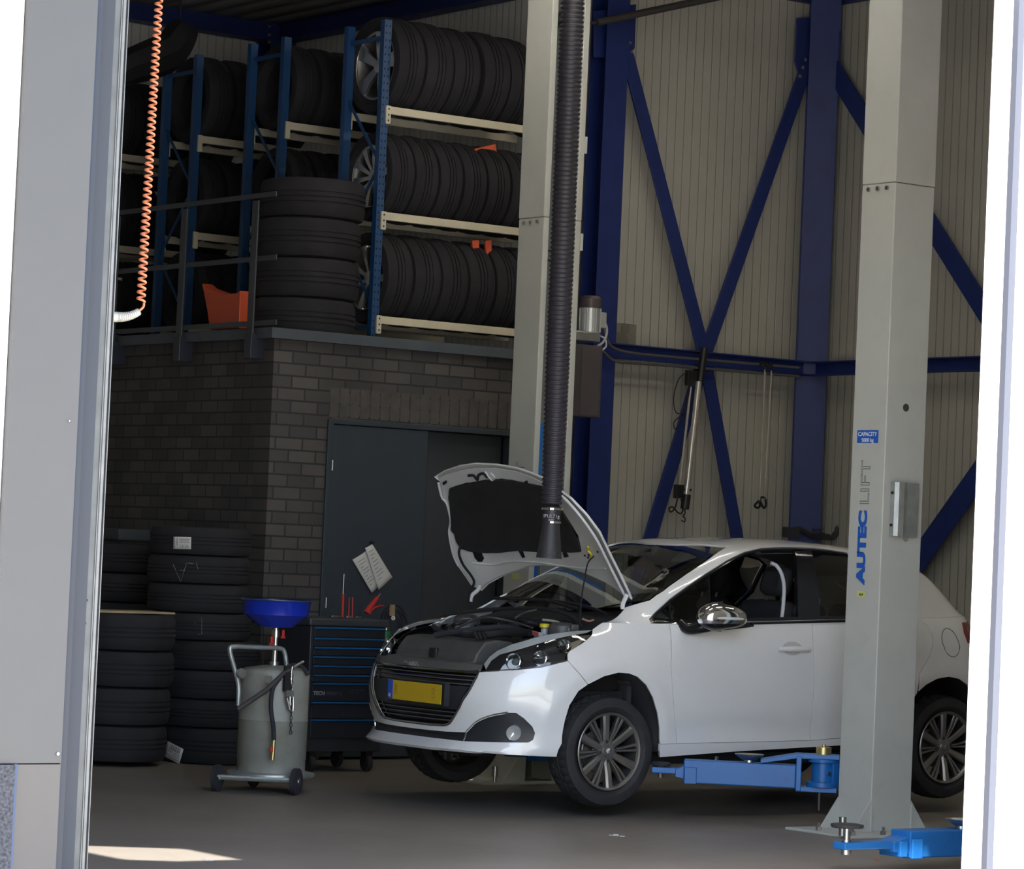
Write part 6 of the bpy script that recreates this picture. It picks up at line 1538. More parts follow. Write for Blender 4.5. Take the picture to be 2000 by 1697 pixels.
# black surround and the panes
dl_in = inset(dlo, .020)
panel(G, dlo, [dl_in], step=.04, off=-.003, name='window_frame', m=gb, thick=.02, mirror=True)
ribbon(G, dlo[1:13], .004, 'window_trim', mat('trim_dull', (.10, .10, .11), .3), roof, off=.002)
bp_ = [Ginv(*C6(1508, 215)), Ginv(*C6(1536, 735)), Ginv(*C6(1702, 730)), Ginv(*C6(1690, 500)), Ginv(*C6(1645, 262)), Ginv(*C6(1636, 205))]
bp_ = [(a, max(b, .005)) for a, b in bp_]
panel(G, bp_, step=.05, off=-.002, name='b_pillar', m=gb, thick=.03, mirror=True)
xq = bp_[3][0]
rear_pane = [p for p in dl_in if p[0] > bp_[4][0] + .01]
x_a = dfx + .005
pane_f = [p for p in dl_in if p[0] < bp_[0][0] - .0]
panel(G, [q for q in [(bp_[2][0], .02), (bp_[4][0], vt * .97)] + [p for p in dl_in if p[0] > bp_[2][0] + .03]] if False else [(bp_[2][0] + .01, .022), (bp_[4][0] + .01, vt * .95), (2.9, vt * .94), (3.05, vt * .88), (3.10, vt * .75), (3.07, .14), (2.98, .025)], step=.08, off=-.010, name='window_pane', m=glass_mat('rear_glass', (0.60, 0.64, 0.62), 1.8), thick=0, mirror=True)
# small front quarter pane and divider bar
dv = [Ginv(*C6(862, 375)), Ginv(*C6(846, 600))]
panel(G, [(p[0], p[1]) for p in dl_in if p[0] < dfx + .42][:0] or [dl_in[0], dl_in[1], dl_in[2], dl_in[3], dl_in[4], (dv[0][0], dv[0][1] - .01), (dv[1][0], .03)], step=.06, off=-.010, name='quarter_pane', m=glassd, thick=0, mirror=True)
# door seam bar and quarter divider
for sd in (1, -1):
    a, b = G(dv[0][0], dv[0][1], -.012), G(dv[1][0], .01, -.012); a[1] *= sd; b[1] *= sd
    cbuild(MB().tube([a, b], .010, 8), 'pane_divider', gb)
    a, b = G(*Ginv(*C6(572, 585)), -.006), G(*Ginv(*C6(572, 750)), -.006); a[1] *= sd; b[1] *= sd
    cbuild(MB().tube([a, b], .006, 8), 'pane_divider', gb)
# windscreen
wsN = [ws_b] + pil + [(pil[-1][0] - .03, VM * .70), (topc[0], VM * .88)]
ws = wsN + [topc] + mirG(wsN) + [(.96, 1.4 * VM), (.88, VM), (.96, .6 * VM)]
wsp = panel(G, ws, step=.07, off=-.006, name='windscreen', m=glass_mat('screen_glass', (0.50, 0.56, 0.54), 2.2), thick=0)
ws_in = inset(ws, .035)
panel(G, ws, [ws_in], step=.06, off=-.010, name='windscreen_border', m=gb, parent=wsp, thick=.002)
# wiper, cowl
cowl = mat('cowl_black', (0.022, 0.022, 0.024), 0.6)
mbc = MB(); n_ = 24; vs = []
for k in range(n_ + 1):
    l = -.70 + 1.40 * k / n_; bow = 1 - (l / .72) ** 2
    xr_ = 1.13 - .22 * bow; xf_ = xr_ - .20 + .02 * bow
    vs += [(xf_, l, .90 + BZ), (xf_ + .03, l, .925 + .02 * bow + BZ), (xr_, l, .965 + .035 * bow + BZ), (xr_ + .02, l, .93 + BZ)]
fs = [(k * 4 + j, k * 4 + j + 1, (k + 1) * 4 + j + 1, (k + 1) * 4 + j) for k in range(n_) for j in range(3)]
cw = cbuild(mbc.add(vs, fs), 'cowl', cowl); q = cw.modifiers.new('sheet', 'SOLIDIFY'); q.thickness = .004
for px, py in ((1000, 1181), (1106, 1187)):
    for k in range(5):
        p = c_l(px + 6 * k, py + .5 * k, .0 if px < 1050 else .25); cbuild(MB().box((p[0], p[1], p[2]), (.06, .004, .004), Matrix.Rotation(.5, 3, 'Y')), 'cowl_louvre', greyp if False else mat('louvre', (.10, .10, .10), .5), cw)
for pts in (((965, 1168, -.1), (1060, 1172, .15), (1130, 1190, .4)), ((1068, 1171, .1), (1150, 1186, .45), (1185, 1200, .62))):
    cbuild(MB().tube(cat_rom([c_l(*p) for p in pts], 5), .010, 8), 'wiper', M_['black'])
# door mirror
mc = c_l(1410, 1204, .99)
mb = MB(); vs = []; NU, NV = 28, 14
for j in range(NV + 1):
    ph = -pi / 2 + pi * j / NV
    for i in range(NU):
        th = 2 * pi * i / NU; sg = lambda v, e: math.copysign(abs(v) ** e, v)
        x = .165 * sg(cos(ph), .9) * sg(cos(th), .9) * (1.0 - .12 * sin(ph)); y = .095 * sg(cos(ph), .9) * sg(sin(th), .9); z = .076 * sg(sin(ph), .85)
        vs.append((x + .0 * z, y, z * (1.0 - .25 * cos(th) * .5)))
fs = [(j * NU + i, j * NU + (i + 1) % NU, (j + 1) * NU + (i + 1) % NU, (j + 1) * NU + i) for j in range(NV) for i in range(NU)]
up = [f for f in fs if sum(vs[i][2] for i in f) / 4 > -.040]; lo = [f for f in fs if f not in up]
def place_m(faces, nm, m_, par):
    b = MB(); b.add([(v[0] + mc[0], v[1] + mc[1], v[2] + mc[2]) for v in vs], faces); return cbuild(b, nm, m_, par, recalc=True, ang=180)
mirp = place_m(up, 'mirror_cap', M_['chrome'], fd[0]); place_m(lo, 'mirror_base', gb, fd[0])
cbuild(MB().tube([(mc[0] - .135 + .27 * t, mc[1] - .096 + .05 * (2 * t - 1) ** 2, mc[2] - .006 - .004 * t) for t in np.linspace(0.02, .98, 12)], [.004] + [.009] * 10 + [.004], 8), 'indicator_strip', mat('strip_white', (.85, .87, .88), .1, .3), mirp)
pm = [c_l(*C6(640, 745), .82), c_l(*C6(700, 800), .86), c_l(*C6(800, 790), .92), c_l(*C6(900, 765), .97)]
cbuild(MB().tube(cat_rom(pm, 5), [.022, .024, .026, .028, .030, .030, .031, .032, .033, .034, .035, .035, .036, .036, .036, .036][:len(cat_rom(pm, 5))], 12), 'mirror_arm', gb, fd[0])
sw = [Sinv(*C6(*p)) for p in ((590, 752), (660, 792), (735, 828), (800, 826), (1000, 808), (1160, 790), (1200, 783))]
sw2 = [(a, min(b, zb(S(a, b)[0]) - .001)) for a, b in sw]
top_ = [bs(S(*sw2[-1])[0], zb(S(*sw2[-1])[0])), bs(S(*sw2[0])[0], zb(S(*sw2[0])[0]))]
panel(S, sw2 + top_, step=.05, off=.003, name='belt_trim', m=gb, parent=fd[0], thick=.004)
bt_ = [bs(x, zb(x) - .006) for x in np.linspace(S(*sw2[-1])[0] - .02, 2.97, 16)]
ribbon(S, bt_, .009, 'belt_strip', gb, roof, off=.001)
# ---- bonnet, raised on its hinges
HD = np.array([-.545, 0, .84]); HD /= np.linalg.norm(HD); HN = np.array([.84, 0, .545])
H0 = np.array([1.0, 0, 1.02 + BZ])
def H(l, D, off=0.0):
    b = .10 - .145 * (max(D, 0) / .9) ** 1.3 + .055 * (1 - (l / .7) ** 2) * (1 - .55 * max(0, D))
    b -= .06 * max(0, abs(l) - .55) / .15 * .35
    return H0 + HD * D + HN * (b + off) + np.array([0, -l, 0])
Hinv = make_inv(H, np.linspace(-.75, .75, 40), np.linspace(-.05, 1.1, 30))
D8 = lambda X, Y: (840 + X / 4.878, 890 + Y / 4.878)
hood_out = [D8(*p) for p in ((55, 195), (150, 140), (300, 90), (450, 70), (650, 80), (850, 115), (1000, 170), (1105, 217), (1180, 270), (1245, 325), (1350, 400), (1500, 560), (1620, 720), (1740, 970), (1830, 1150), (1925, 1355), (1850, 1300), (1700, 1200), (1500, 1110), (1300, 1050), (1100, 1030), (950, 1040), (850, 1080), (700, 1135), (560, 1210), (500, 1275), (405, 1225), (340, 1130), (270, 1030), (225, 930), (185, 720), (200, 600), (165, 450), (120, 370), (105, 235))]
hp_ = [Hinv(*p) for p in hood_out]
hood = panel(H, hp_, step=.045, name='bonnet', m=paint, thick=.003)
mh = mat('bonnet_inner', (0.72, 0.73, 0.74), 0.4, var=.04)
hin = [Hinv(*D8(*p)) for p in ((100, 205), (170, 165), (310, 125), (450, 100), (650, 100), (850, 135), (1000, 190), (1100, 240), (1180, 300), (1250, 360), (1340, 440), (1480, 590), (1600, 750), (1710, 980), (1800, 1160), (1880, 1320), (1845, 1290), (1700, 1190), (1500, 1100), (1300, 1040), (1100, 1020), (950, 1030), (845, 1070), (690, 1125), (550, 1200), (500, 1260), (430, 1210), (370, 1120), (300, 1020), (255, 920), (215, 720), (235, 600), (200, 450), (150, 370), (130, 240))]
pad = [Hinv(*D8(*p)) for p in ((222, 290), (300, 262), (560, 212), (680, 205), (800, 212), (930, 240), (1100, 272), (1180, 340), (1250, 440), (1350, 600), (1440, 750), (1470, 890), (1380, 895), (1200, 882), (1050, 890), (870, 878), (700, 898), (560, 900), (420, 888), (330, 860), (285, 790), (268, 720), (240, 690), (230, 500), (212, 380))]
ins_h = panel(H, hin, step=.045, off=-.022, name='bonnet_frame', m=mh, parent=hood, thick=.004)
rim_o = [hp_[i] for i in range(len(hp_))]
ribbon(H, resample(rim_o, .04), .006, 'bonnet_edge', paint, hood, off=-.006, closed=True, mirror=False)
# pressed ribs of the frame
padm = mat('insulation', (0.020, 0.020, 0.022), 0.95, var=.25, vscale=7, bump=.6, bscale=26)
panel(H, pad, step=.04, off=-.034, name='insulation_pad', m=padm, parent=hood, thick=.012)
for tb in (((430, 870), (500, 850), (545, 960), (530, 985), (490, 985), (460, 950)), ((870, 870), (905, 870), (935, 945), (912, 950)), ((1290, 880), (1320, 880), (1350, 940), (1310, 945)), ((152, 235), (185, 215), (192, 235), (160, 260)), ((930, 225), (955, 215), (965, 235), (945, 255))):
    panel(H, [Hinv(*D8(*p)) for p in tb], step=.05, off=-.030, name='rubber_stop', m=M_['black'], parent=hood, thick=.006)
def hpath(P, off=-.03): return [H(*Hinv(*D8(*p)), off) for p in P]
for P, r_ in ((((430, 1000), (520, 1010), (640, 1015), (760, 990), (900, 985), (1100, 1000), (1300, 1030), (1480, 1050), (1700, 1050)), .004), (((110, 240), (140, 370), (190, 440), (225, 600), (210, 710), (250, 920), (300, 1030)), .007), (((1260, 340), (1360, 430), (1500, 600), (1620, 780), (1730, 1000), (1900, 1340)), .008)):
    cbuild(MB().tube(cat_rom(hpath(P, -.026), 4), r_, 8), 'pressed_rib', mh, hood)
cbuild(MB().tube(cat_rom(hpath(((400, 165), (450, 165), (485, 205), (495, 165), (540, 145), (580, 185))), 4), .008, 8), 'bonnet_latch', M_['dull'], hood)
cbuild(MB().tube(cat_rom(hpath(((560, 125), (600, 185), (630, 210), (650, 180), (610, 140))), 4), .005, 8), 'striker', mh, hood)
cbuild(MB().tube(cat_rom(hpath(((1548, 835), (1545, 870), (1575, 905), (1575, 940)), -.036), 5), .006, 8), 'yellow_clip', M_['yellow'], hood)
for c in ((1508, 925), (1545, 922), (1630, 890), (1540, 945)):
    p = hpath((c,), -.028)[0]; cbuild(MB().cyl(p, p - HN * .003, .007, 12), 'frame_hole', M_['dull'], hood)
# hinges and prop rod
for P, sd in ((((470, 1235), (455, 1280), (400, 1330), (385, 1390)), -1), (((1875, 1325), (1850, 1380), (1835, 1420), (1835, 1460)), 1)):
    l = .66 * sd; cbuild(MB().tube(cat_rom([c_l(*D8(*p), l) for p in P], 5), .013, 10), 'bonnet_hinge', paint)
cbuild(MB().tube(cat_rom([c_l(*p) for p in ((1160, 1086, .60), (1148, 1100, .60), (1142, 1130, .60), (1135, 1175, .60), (1133, 1224, .60))], 5), .0045, 8), 'prop_rod', M_['dull'])
cbuild(MB().tube(cat_rom([c_l(*D8(*p), -.60) for p in ((305, 840), (275, 920), (310, 1030), (390, 1140), (420, 1210), (380, 1290), (360, 1400))], 5), .008, 8), 'washer_hose', M_['dull'])
# ---- engine bay
bay = cbuild(MB().bb((.42, -.66, .30 + BZ), (1.02, .66, .56 + BZ)), 'engine_block', M_['dull'], smooth=False)
cbuild(MB().bb((1.02, -.70, .25 + BZ), (1.05, .70, .93 + BZ)), 'bulkhead', mat('bulkhead', (.03, .03, .032), .7), smooth=False)
gp = M_['greyplastic']
for s_ in (1, -1):
    vs = []; q = []
    for k in range(11):
        x = .30 + .75 * k / 10; w = -S_at_x(x, .80 + .012 * k)[1]
        q.append((x, -s_ * (w - .05), .77 + .016 * k + BZ))
    mb = MB(); vs = []
    for p in q: vs += [p, (p[0], p[1] + s_ * .13, p[2] - .05), (p[0], p[1] + s_ * .13, p[2] - .35)]
    fs = [(i * 3 + j, i * 3 + j + 1, i * 3 + j + 4, i * 3 + j + 3) for i in range(10) for j in range(2)]
    o = cbuild(mb.add(vs, fs), 'inner_wing', cowl); z_ = o.modifiers.new('sheet', 'SOLIDIFY'); z_.thickness = .004
# front cover over the lock panel: measured from the photograph on its own plane
X0 = .20
cz1, cz0 = c_x(860, 1241, .34)[2], c_x(860, 1270, .24)[2]
yl_, yr_ = c_x(783, 1275, .24)[1], c_x(938, 1285, .24)[1]
czb = c_x(860, 1290, .16)[2]
prof = [(.12, czb - .03), (.13, czb + .005), (.20, czb + .012), (.215, cz0), (.27, cz1 - .012), (.36, cz1), (.46, cz1 - .01), (.47, cz1 - .08), (.14, czb - .06)]
fc_ = cbuild(MB().prism(prof, lambda x, z: (x, yl_, z), lambda x, z: (x, yr_, z)), 'lock_panel_cover', gp, bev=.010, smooth=False)
for yy in (yl_ + .12, (yl_ + yr_) / 2 - .02, (yl_ + yr_) / 2 + .04):
    cbuild(MB().box((.205, yy, (czb + cz0) / 2), (.02, .012, .075)), 'cover_rib', M_['black'], fc_, bev=.003)
cbuild(MB().box((.20, (yl_ + yr_) / 2 + .0, (czb + cz0) / 2 + .01), (.03, .05, .06)), 'latch_recess', M_['dull'], fc_, smooth=False)
for k in range(11):
    yy = yl_ - .02 + (yr_ - yl_ + .06) * k / 10; cbuild(MB().box((.125, yy, czb - .045), (.03, .035, .02)), 'lock_panel_slot', M_['black'], fc_, smooth=False)
cbuild(MB().bb((.10, yl_ + .03, czb - .16), (.16, yr_ - .03, czb - .05)), 'lock_panel', cowl, smooth=False)
# side slopes of the cover towards the lamps
def blob(name, pts, r, m, par=None, seg=10): return cbuild(MB().tube(cat_rom([c_l(*p) for p in pts], 5), r, seg), name, m, par or bay)
# engine cover: low dark plastic hump
def hump(name, corners, ztop, m, zbot=.55, bev=.02):
    P = [c_at_z(*c, ztop) for c in corners]; n_ = len(P)
    mb = MB().add([p for p in P] + [(p[0], p[1], zbot + BZ) for p in P], [tuple(range(n_)), tuple(reversed(range(n_, 2 * n_)))] + [(i, (i + 1) % n_, n_ + (i + 1) % n_, n_ + i) for i in range(n_)])
    return cbuild(mb, name, m, bay, bev=bev, smooth=False)
def c_at_z(px, py, z): o, d = carray(px, py); return o + d * ((z + BZ) - o[2]) / d[2]
blk = [(.50, -.32), (.50, .38), (.86, .34), (.86, -.30)]
cbuild(MB().prism(blk, lambda x, l: (x, -l, .60 + BZ), lambda x, l: (x, -l, .83 + BZ)), 'engine_cover', mat('cover_black', (.03, .03, .032), .35), bay, bev=.04, smooth=True)
cbuild(MB().bb((.46, -.62, .60 + BZ), (.78, -.40, .84 + BZ)), 'battery_box', M_['black'], bay, bev=.02)
cbuild(MB().bb((.55, .40, .60 + BZ), (.85, .56, .80 + BZ)), 'airbox', M_['black'], bay, bev=.02)
blob('air_duct', ((905, 1238, .15), (945, 1240, .25), (990, 1236, .35), (1035, 1236, .5)), .022, M_['black'])
for dx in (0, 8, 16): blob('duct_rib', ((925 + dx, 1233, .28), (932 + dx, 1247, .28)), .012, M_['black'])
blob('engine_hose', ((850, 1240, -.1), (905, 1232, .05), (985, 1225, .2), (1040, 1238, .4)), .018, M_['rubber'])
blob('engine_hose', ((845, 1222, -.45), (870, 1236, -.35), (910, 1240, -.2)), .014, M_['rubber'])
blob('engine_hose', ((1060, 1210, .4), (1090, 1215, .5), (1112, 1230, .6)), .007, M_['ivory'])
blob('seal_strip', ((865, 1200, -.5), (960, 1190, -.2), (1050, 1188, .15), (1110, 1200, .45), (1135, 1222, .6)), .012, cowl)
RNG = random.Random(11)
for k in range(16):   # small pipes, looms and clips across the bay
    px, py, l = RNG.uniform(850, 1110), RNG.uniform(1205, 1240), RNG.uniform(-.45, .5)
    l = -.5 + (px - 850) / 260 * 1.0 + RNG.uniform(-.08, .08)
    pts = [(px, py, l)]
    for j in range(3): px += RNG.uniform(6, 26); py += RNG.uniform(-7, 8); l += RNG.uniform(-.02, .06); pts.append((px, py, l))
    blob('pipe', pts, RNG.choice((.004, .006, .009)), RNG.choice((M_['black'], M_['rubber'], gp, gp, cowl)), seg=7)
for px, py, l in ((885, 1225, -.42), (935, 1226, -.1), (975, 1222, .1), (1010, 1240, .35), (1085, 1226, .52), (1120, 1226, .6)):
    p = c_l(px, py, l); cbuild(MB().box(p, (.05, .045, .04)), 'bay_box', RNG.choice((M_['black'], gp)), bay, bev=.006)
p = c_l(912, 1206, -.35); cbuild(MB().lathe([(0, .02), (.05, .018), (.075, 0), (.08, -.03), (.08, -.12)], p, 'Z', 24), 'strut_mount', gp, bay)
p = c_l(1098, 1222, .52); cbuild(MB().lathe([(0, .02), (.05, .018), (.075, 0), (.08, -.03), (.08, -.12)], p, 'Z', 24), 'strut_mount', gp, bay)
blob('engine_cover_edge', ((890, 1228, -.3), (935, 1208, -.1), (960, 1206, .0), (1000, 1214, .1), (1040, 1226, .3)), .006, gp)
blob('bay_clip', ((1137, 1208, .6), (1150, 1213, .62), (1160, 1210, .64)), .006, mat('clip_copper', (.35, .16, .10), .5))
# yellow filler cap on a pale neck
pc_ = c_l(1064, 1222, .42)
cbuild(MB().lathe([(0, .012), (.026, .012), (.030, .006), (.030, -.010), (0, -.012)], pc_, 'Z', 14), 'filler_cap', M_['yellow'], bay)
cbuild(MB().cyl((pc_[0], pc_[1], pc_[2] - .012), (pc_[0], pc_[1], pc_[2] - .05), .022, 16).bb((pc_[0] - .04, pc_[1] - .05, pc_[2] - .10), (pc_[0] + .05, pc_[1] + .05, pc_[2] - .045)), 'coolant_tank', mat('tank_white', (.45, .47, .47), .4), bay, bev=.008)
pr_ = c_l(902, 1222, -.30)
cbuild(MB().bb((pr_[0] - .03, pr_[1] - .04, pr_[2] - .04), (pr_[0] + .03, pr_[1] + .03, pr_[2])), 'washer_filler', mat('pale_blue', (.35, .42, .50), .4), bay, bev=.006)
pr_ = c_l(856, 1224, -.45); cbuild(MB().cyl(pr_, pr_ + np.array([-.03, -.02, 0]), .022, 16).cyl(pr_, pr_ + np.array([-.034, -.022, 0]), .009, 12), 'bracket_ring', M_['steel'], bay)
pr_ = c_l(1045, 1237, .46)
cbuild(MB().box(pr_, (.03, .12, .022), Matrix.Rotation(.1, 3, 'X')), 'sticker_block', mat('sticker_pale', (.5, .5, .52), .5), bay, bev=.003)
cbuild(MB().box(pr_ + np.array([-.016, -.02, .002]), (.004, .07, .018), Matrix.Rotation(.1, 3, 'X')), 'red_sticker', mat('sticker_red', (.55, .10, .08), .5), bay)
# ---- cabin
cbuild(MB().bb((1.06, -.70, .16 + BZ), (3.70, .70, .22 + BZ)).bb((.20, -.50, .20 + BZ), (1.06, .50, .25 + BZ)), 'floor_pan', M_['dull'], smooth=False)
for s_ in (1, -1): cbuild(MB().bb((1.20, s_ * .745, .24 + BZ), (3.05, s_ * .765, .93 + BZ)), 'door_trim', inter, smooth=False)
db = MB().prism([(1.00, .60), (1.06, .93), (1.20, .985), (1.45, .98), (1.58, .90), (1.50, .55)], lambda x, z: (x, -.72, z + BZ), lambda x, z: (x, .72, z + BZ))
cbuild(db, 'dashboard', inter, bev=.02)
def seat(l, x):
    y = -l
    s = cbuild(MB().bb((x - .28, y - .24, .38 + BZ), (x + .22, y + .24, .56 + BZ)), 'seat', inter, bev=.05)
    R_ = Matrix.Rotation(rad(16), 3, 'Y')
    cbuild(MB().box((x + .30, y, .80 + BZ), (.15, .46, .62), R_), 'seat_back', inter, s, bev=.06)
    h = c_l(1518, 1117, .36) if l > 0 else c_l(1518, 1117, .36)
    cbuild(MB().box((x + .42, y, 1.215 + BZ), (.10, .23, .18), R_), 'headrest', inter, s, bev=.045)
    for k in (-.07, .07): cbuild(MB().cyl((x + .39, y + k, 1.06 + BZ), (x + .415, y + k, 1.16 + BZ), .007, 8), 'headrest_post', M_['steel'], s)
hx = c_l(1518, 1117, .36); sx_ = hx[0] - .42
seat(.36, sx_); seat(-.36, sx_ + .08)
for l in (.38, -.38):
    R_ = Matrix.Rotation(rad(18), 3, 'Y'); o = cbuild(MB().box((3.02, -l, .80 + BZ), (.14, .62, .60), R_), 'rear_seat', inter, bev=.05)
    cbuild(MB().box((3.13, -l, 1.14 + BZ), (.09, .26, .15), R_), 'headrest', inter, o, bev=.04)
swc = np.array([1.52, -.36, .90 + BZ]); swn = Vector((.85, 0, .5)).normalized(); Rm = swn.to_track_quat('Z', 'Y').to_matrix()
mb = MB().tube([(.17 * cos(t), .17 * sin(t), 0) for t in [2 * pi * k / 30 for k in range(30)]], .014, 8, closed=True, cap=False).box((0, 0, .01), (.30, .06, .03)).box((0, 0, .02), (.10, .10, .05))
q = MB(); q.v = [tuple(Rm @ Vector(v) + Vector(swc)) for v in mb.v]; q.f = mb.f; cbuild(q, 'steering_wheel', inter)
rm_ = c_l(1268, 1093, .0); cbuild(MB().box((1.62, 0, 1.30 + BZ), (.03, .23, .065)).cyl((1.62, 0, 1.33 + BZ), (1.68, 0, 1.38 + BZ), .01, 8), 'rear_view_mirror', gb, bev=.01)
cbuild(MB().box((1.74, -.36, 1.345 + BZ), (.12, .34, .012), Matrix.Rotation(rad(-40), 3, 'Y')), 'sun_visor', intg, bev=.004)
tr_ = [Ginv(*C6(*p)) for p in ((1365, 272), (1410, 300), (1450, 370), (1468, 460), (1466, 560), (1458, 650), (1448, 735))]
P3 = [G(a, max(b, .004), -.05) for a, b in tr_]
cbuild(MB().tube(cat_rom(P3, 5), .011, 8), 'pillar_trim', mat('trim_pale', (.55, .57, .62), .6))
hl = panel(G, [(1.9, VM * .42), (3.4, VM * .42), (3.4, VM * 1.58), (1.9, VM * 1.58)], step=.15, off=-.03, name='headliner', m=intg, thick=0)
# ---- wheel arch liners and wheels
tyrem = mat('car_tyre', (0.022, 0.022, 0.024), 0.7, var=.2, vscale=10, bump=.2, bscale=50, dirt=(.05, .048, .045), dscale=9, damt=.4)
rimm = mat('car_rim', (0.34, 0.325, 0.31), 0.30, 0.9, var=.04); rimd = mat('rim_dark', (.035, .035, .037), .5, .3)
def car_wheel(name, px, py, sd, x=None, z=None):
    if px: c = c_l(px, py, .80)
    else: c = np.array([x, 0, z])
    cx_, cz_ = c[0], c[2]; R_ = .312; w = .195; ri = .213; yo_ = -sd * .735   # middle of the tyre
    def rf(i, k, r):
        if (5 <= i <= 9 or 18 <= i <= 22) and (k + (i > 14)) % 3 == 0: return r - .007
        if i in (11, 12, 15, 16) and (k + 1) % 5 == 0: return r - .006
        return r
    t = MB().lathe(tyre_profile(R_, w, ri), (cx_ * 0, 0, 0), 'Y', 120, closed=True, rfun=rf)
    t.v = [(v[0] + cx_, v[1] + yo_, v[2] + cz_) for v in t.v]; o = cbuild(t, name, tyrem, ang=28)
    f = lambda x, y, z: (x + cx_, yo_ - sd * y, z + cz_)          # y: outwards from the tyre middle
    def addp(mb, nm, m_, **k): mb.v = [f(*v) for v in mb.v]; return cbuild(mb, nm, m_, o, **k)
    oy = w / 2
    addp(MB().lathe([(ri - .006, -.09), (ri - .020, -.06), (ri - .028, 0), (ri - .014, oy - .03), (ri - .003, oy - .012), (ri + .004, oy - .008), (ri + .003, oy - .016)], (0, 0, 0), 'Y', 72), 'rim_barrel', rimd)
    addp(MB().lathe([(ri - .014, oy - .022), (ri - .008, oy - .008), (ri + .002, oy - .004), (ri + .006, oy - .008), (ri + .004, oy - .016)], (0, 0, 0), 'Y', 72), 'rim_lip', rimm)
    mb = MB()
    def spoke(a, r0, r1, w0, w1, y0_, y1_, th, tilt=0, crown=.006):
        ca, sa = cos(a), sin(a); P = []
        for rr2, ww, yy in ((r0, w0, y0_), ((r0 + r1) / 2, (w0 + w1) / 2, (y0_ + y1_) / 2 + .004), (r1, w1, y1_)):
            for s_, dy_ in ((-1, -crown), (-.55, 0), (.55, 0), (1, -crown)):
                u, v = rr2, s_ * ww / 2; P.append((u * ca - v * sa, yy + dy_, u * sa + v * ca))
        n_ = len(P); B = [(p[0] * 1, p[1] - th, p[2]) for p in P]
        fs = []
        for i in range(2):
            for j in range(3): fs.append((i * 4 + j, i * 4 + j + 1, (i + 1) * 4 + j + 1, (i + 1) * 4 + j)); fs.append((n_ + i * 4 + j, n_ + (i + 1) * 4 + j, n_ + (i + 1) * 4 + j + 1, n_ + i * 4 + j + 1))
            fs.append((i * 4, (i + 1) * 4, n_ + (i + 1) * 4, n_ + i * 4)); fs.append((i * 4 + 3, n_ + i * 4 + 3, n_ + (i + 1) * 4 + 3, (i + 1) * 4 + 3))
        mb.add(P + B, fs)
    a0 = rad(90 + 6 * 1)
    for k in range(6):
        a = a0 + k * pi / 3
        spoke(a, .045, ri - .008, .036, .050, oy - .030, oy - .010, .030, crown=.010)
        for dd in (-1, 1):
            spoke(a + pi / 6 + dd * .075 * 1.0, .050, ri - .010, .012, .019, oy - .036, oy - .016, .022, crown=.005)
    addp(mb, 'rim_spokes', rimm, ang=35)
    addp(MB().lathe([(0, oy - .022), (.030, oy - .022), (.034, oy - .027), (.040, oy - .027), (.062, oy - .034), (.070, oy - .05), (.070, oy - .075), (0, oy - .075)], (0, 0, 0), 'Y', 36), 'hub', rimm)
    addp(MB().lathe([(0, oy - .017), (.018, oy - .018), (.027, oy - .021), (.029, oy - .026)], (0, 0, 0), 'Y', 28), 'hub_cap', mat('hub_cap', (.16, .16, .165), .3, .5))
    # raised lion-like crest strokes on the cap
    mbq = MB()
    for q_ in (((-.010, -.010), (-.004, .004), (-.010, .014)), ((.002, -.012), (.004, .004), (-.002, .016)), ((.010, -.006), (.012, .006), (.006, .014))):
        mbq.tube([(p[0] * -sd, oy - .0175, p[1]) for p in q_], .0014, 5)
    addp(mbq, 'cap_emblem', rimm)
    for k in range(4):
        a = rad(8) + k * pi / 2; c2_ = (.054 * cos(a), .054 * sin(a))
        addp(MB().lathe([(0, oy - .033), (.0145, oy - .033), (.016, oy - .037)], (c2_[0], 0, c2_[1]), 'Y', 18), 'bolt_recess', rimd)
        addp(MB().lathe([(0, oy - .020), (.009, oy - .020), (.010, oy - .024), (.010, oy - .04)], (c2_[0], 0, c2_[1]), 'Y', 6), 'wheel_bolt', mat('bolt_dark', (.10, .10, .10), .3, .8))
    addp(MB().lathe([(0, .0), (.12, .0), (.125, -.004), (.125, -.02), (.06, -.025), (0, -.03)], (0, 0, 0), 'Y', 40), 'brake_disc', mat('disc', (.20, .19, .18), .4, .8))
    addp(MB().cyl((0, -.02, 0), (0, -.30, .0), .03, 12).box((0, -.10, .10), (.05, .05, .25)), 'suspension', M_['dull'])
    return cx_, cz_
wx, wz = car_wheel('front_wheel', 1185, 1467, 1); car_wheel('front_wheel', None, None, -1, wx, wz + .01)
wx2, wz2 = car_wheel('rear_wheel', 1843, 1459, 1); car_wheel('rear_wheel', None, None, -1, wx2, wz2)
for xc in (.79, 3.33):
    for sd in (1, -1):
        vs = []; fs = []; n_ = 22
        for k in range(n_ + 1):
            t = rad(-12 + 204 * k / n_); x = xc + .385 * cos(t); z = .31 + .385 * sin(t) + BZ
            wl2 = max(.56, -S_at_x(x, min(.72, max(.2, z - BZ)))[1] - .012)
            vs += [(x, -sd * wl2, z), (x, -sd * .50, z), (xc, -sd * .50, .31 + BZ)]
        for k in range(n_): fs += [(k * 3, k * 3 + 1, k * 3 + 4, k * 3 + 3), (k * 3 + 1, k * 3 + 2, k * 3 + 4)]
        o = cbuild(MB().add(vs, fs), 'arch_liner', M_['dull'] if False else mat('liner_black', (.014, .014, .016), .7)); q = o.modifiers.new('sheet', 'SOLIDIFY'); q.thickness = .003
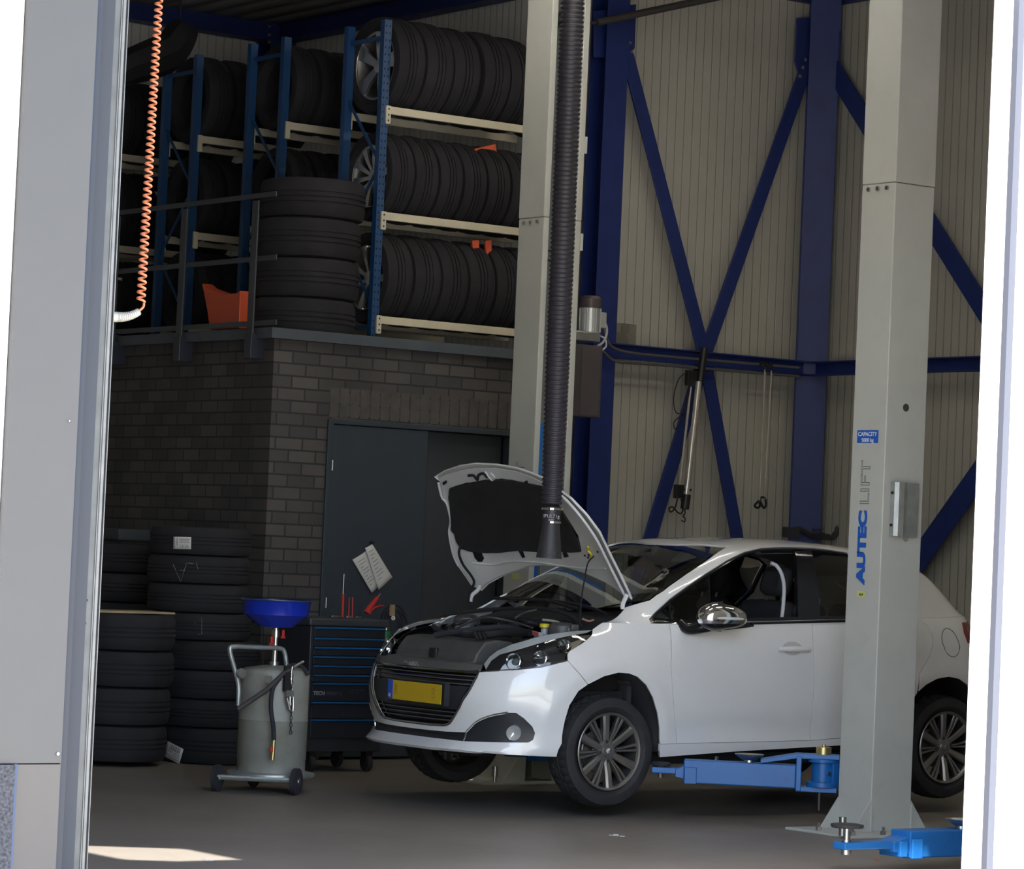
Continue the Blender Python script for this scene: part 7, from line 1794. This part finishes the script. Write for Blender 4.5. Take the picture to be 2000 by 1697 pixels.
# hidden parts that must still be plain where they touch: underbody rails resting on the pads
for l in (.60, -.60): cbuild(MB().bb((1.0, -l - .04, .150 + BZ), (3.0, -l + .04, .20 + BZ)), 'chassis_rail', M_['dull'], smooth=False)
cbuild(MB().bb((.16, -.42, .18 + BZ), (.30, .42, .28 + BZ)), 'crash_beam', M_['dull'], smooth=False)
cbuild(MB().bb((.30, -.35, .26 + BZ), (.36, .35, .62 + BZ)), 'radiator', M_['dull'], smooth=False)
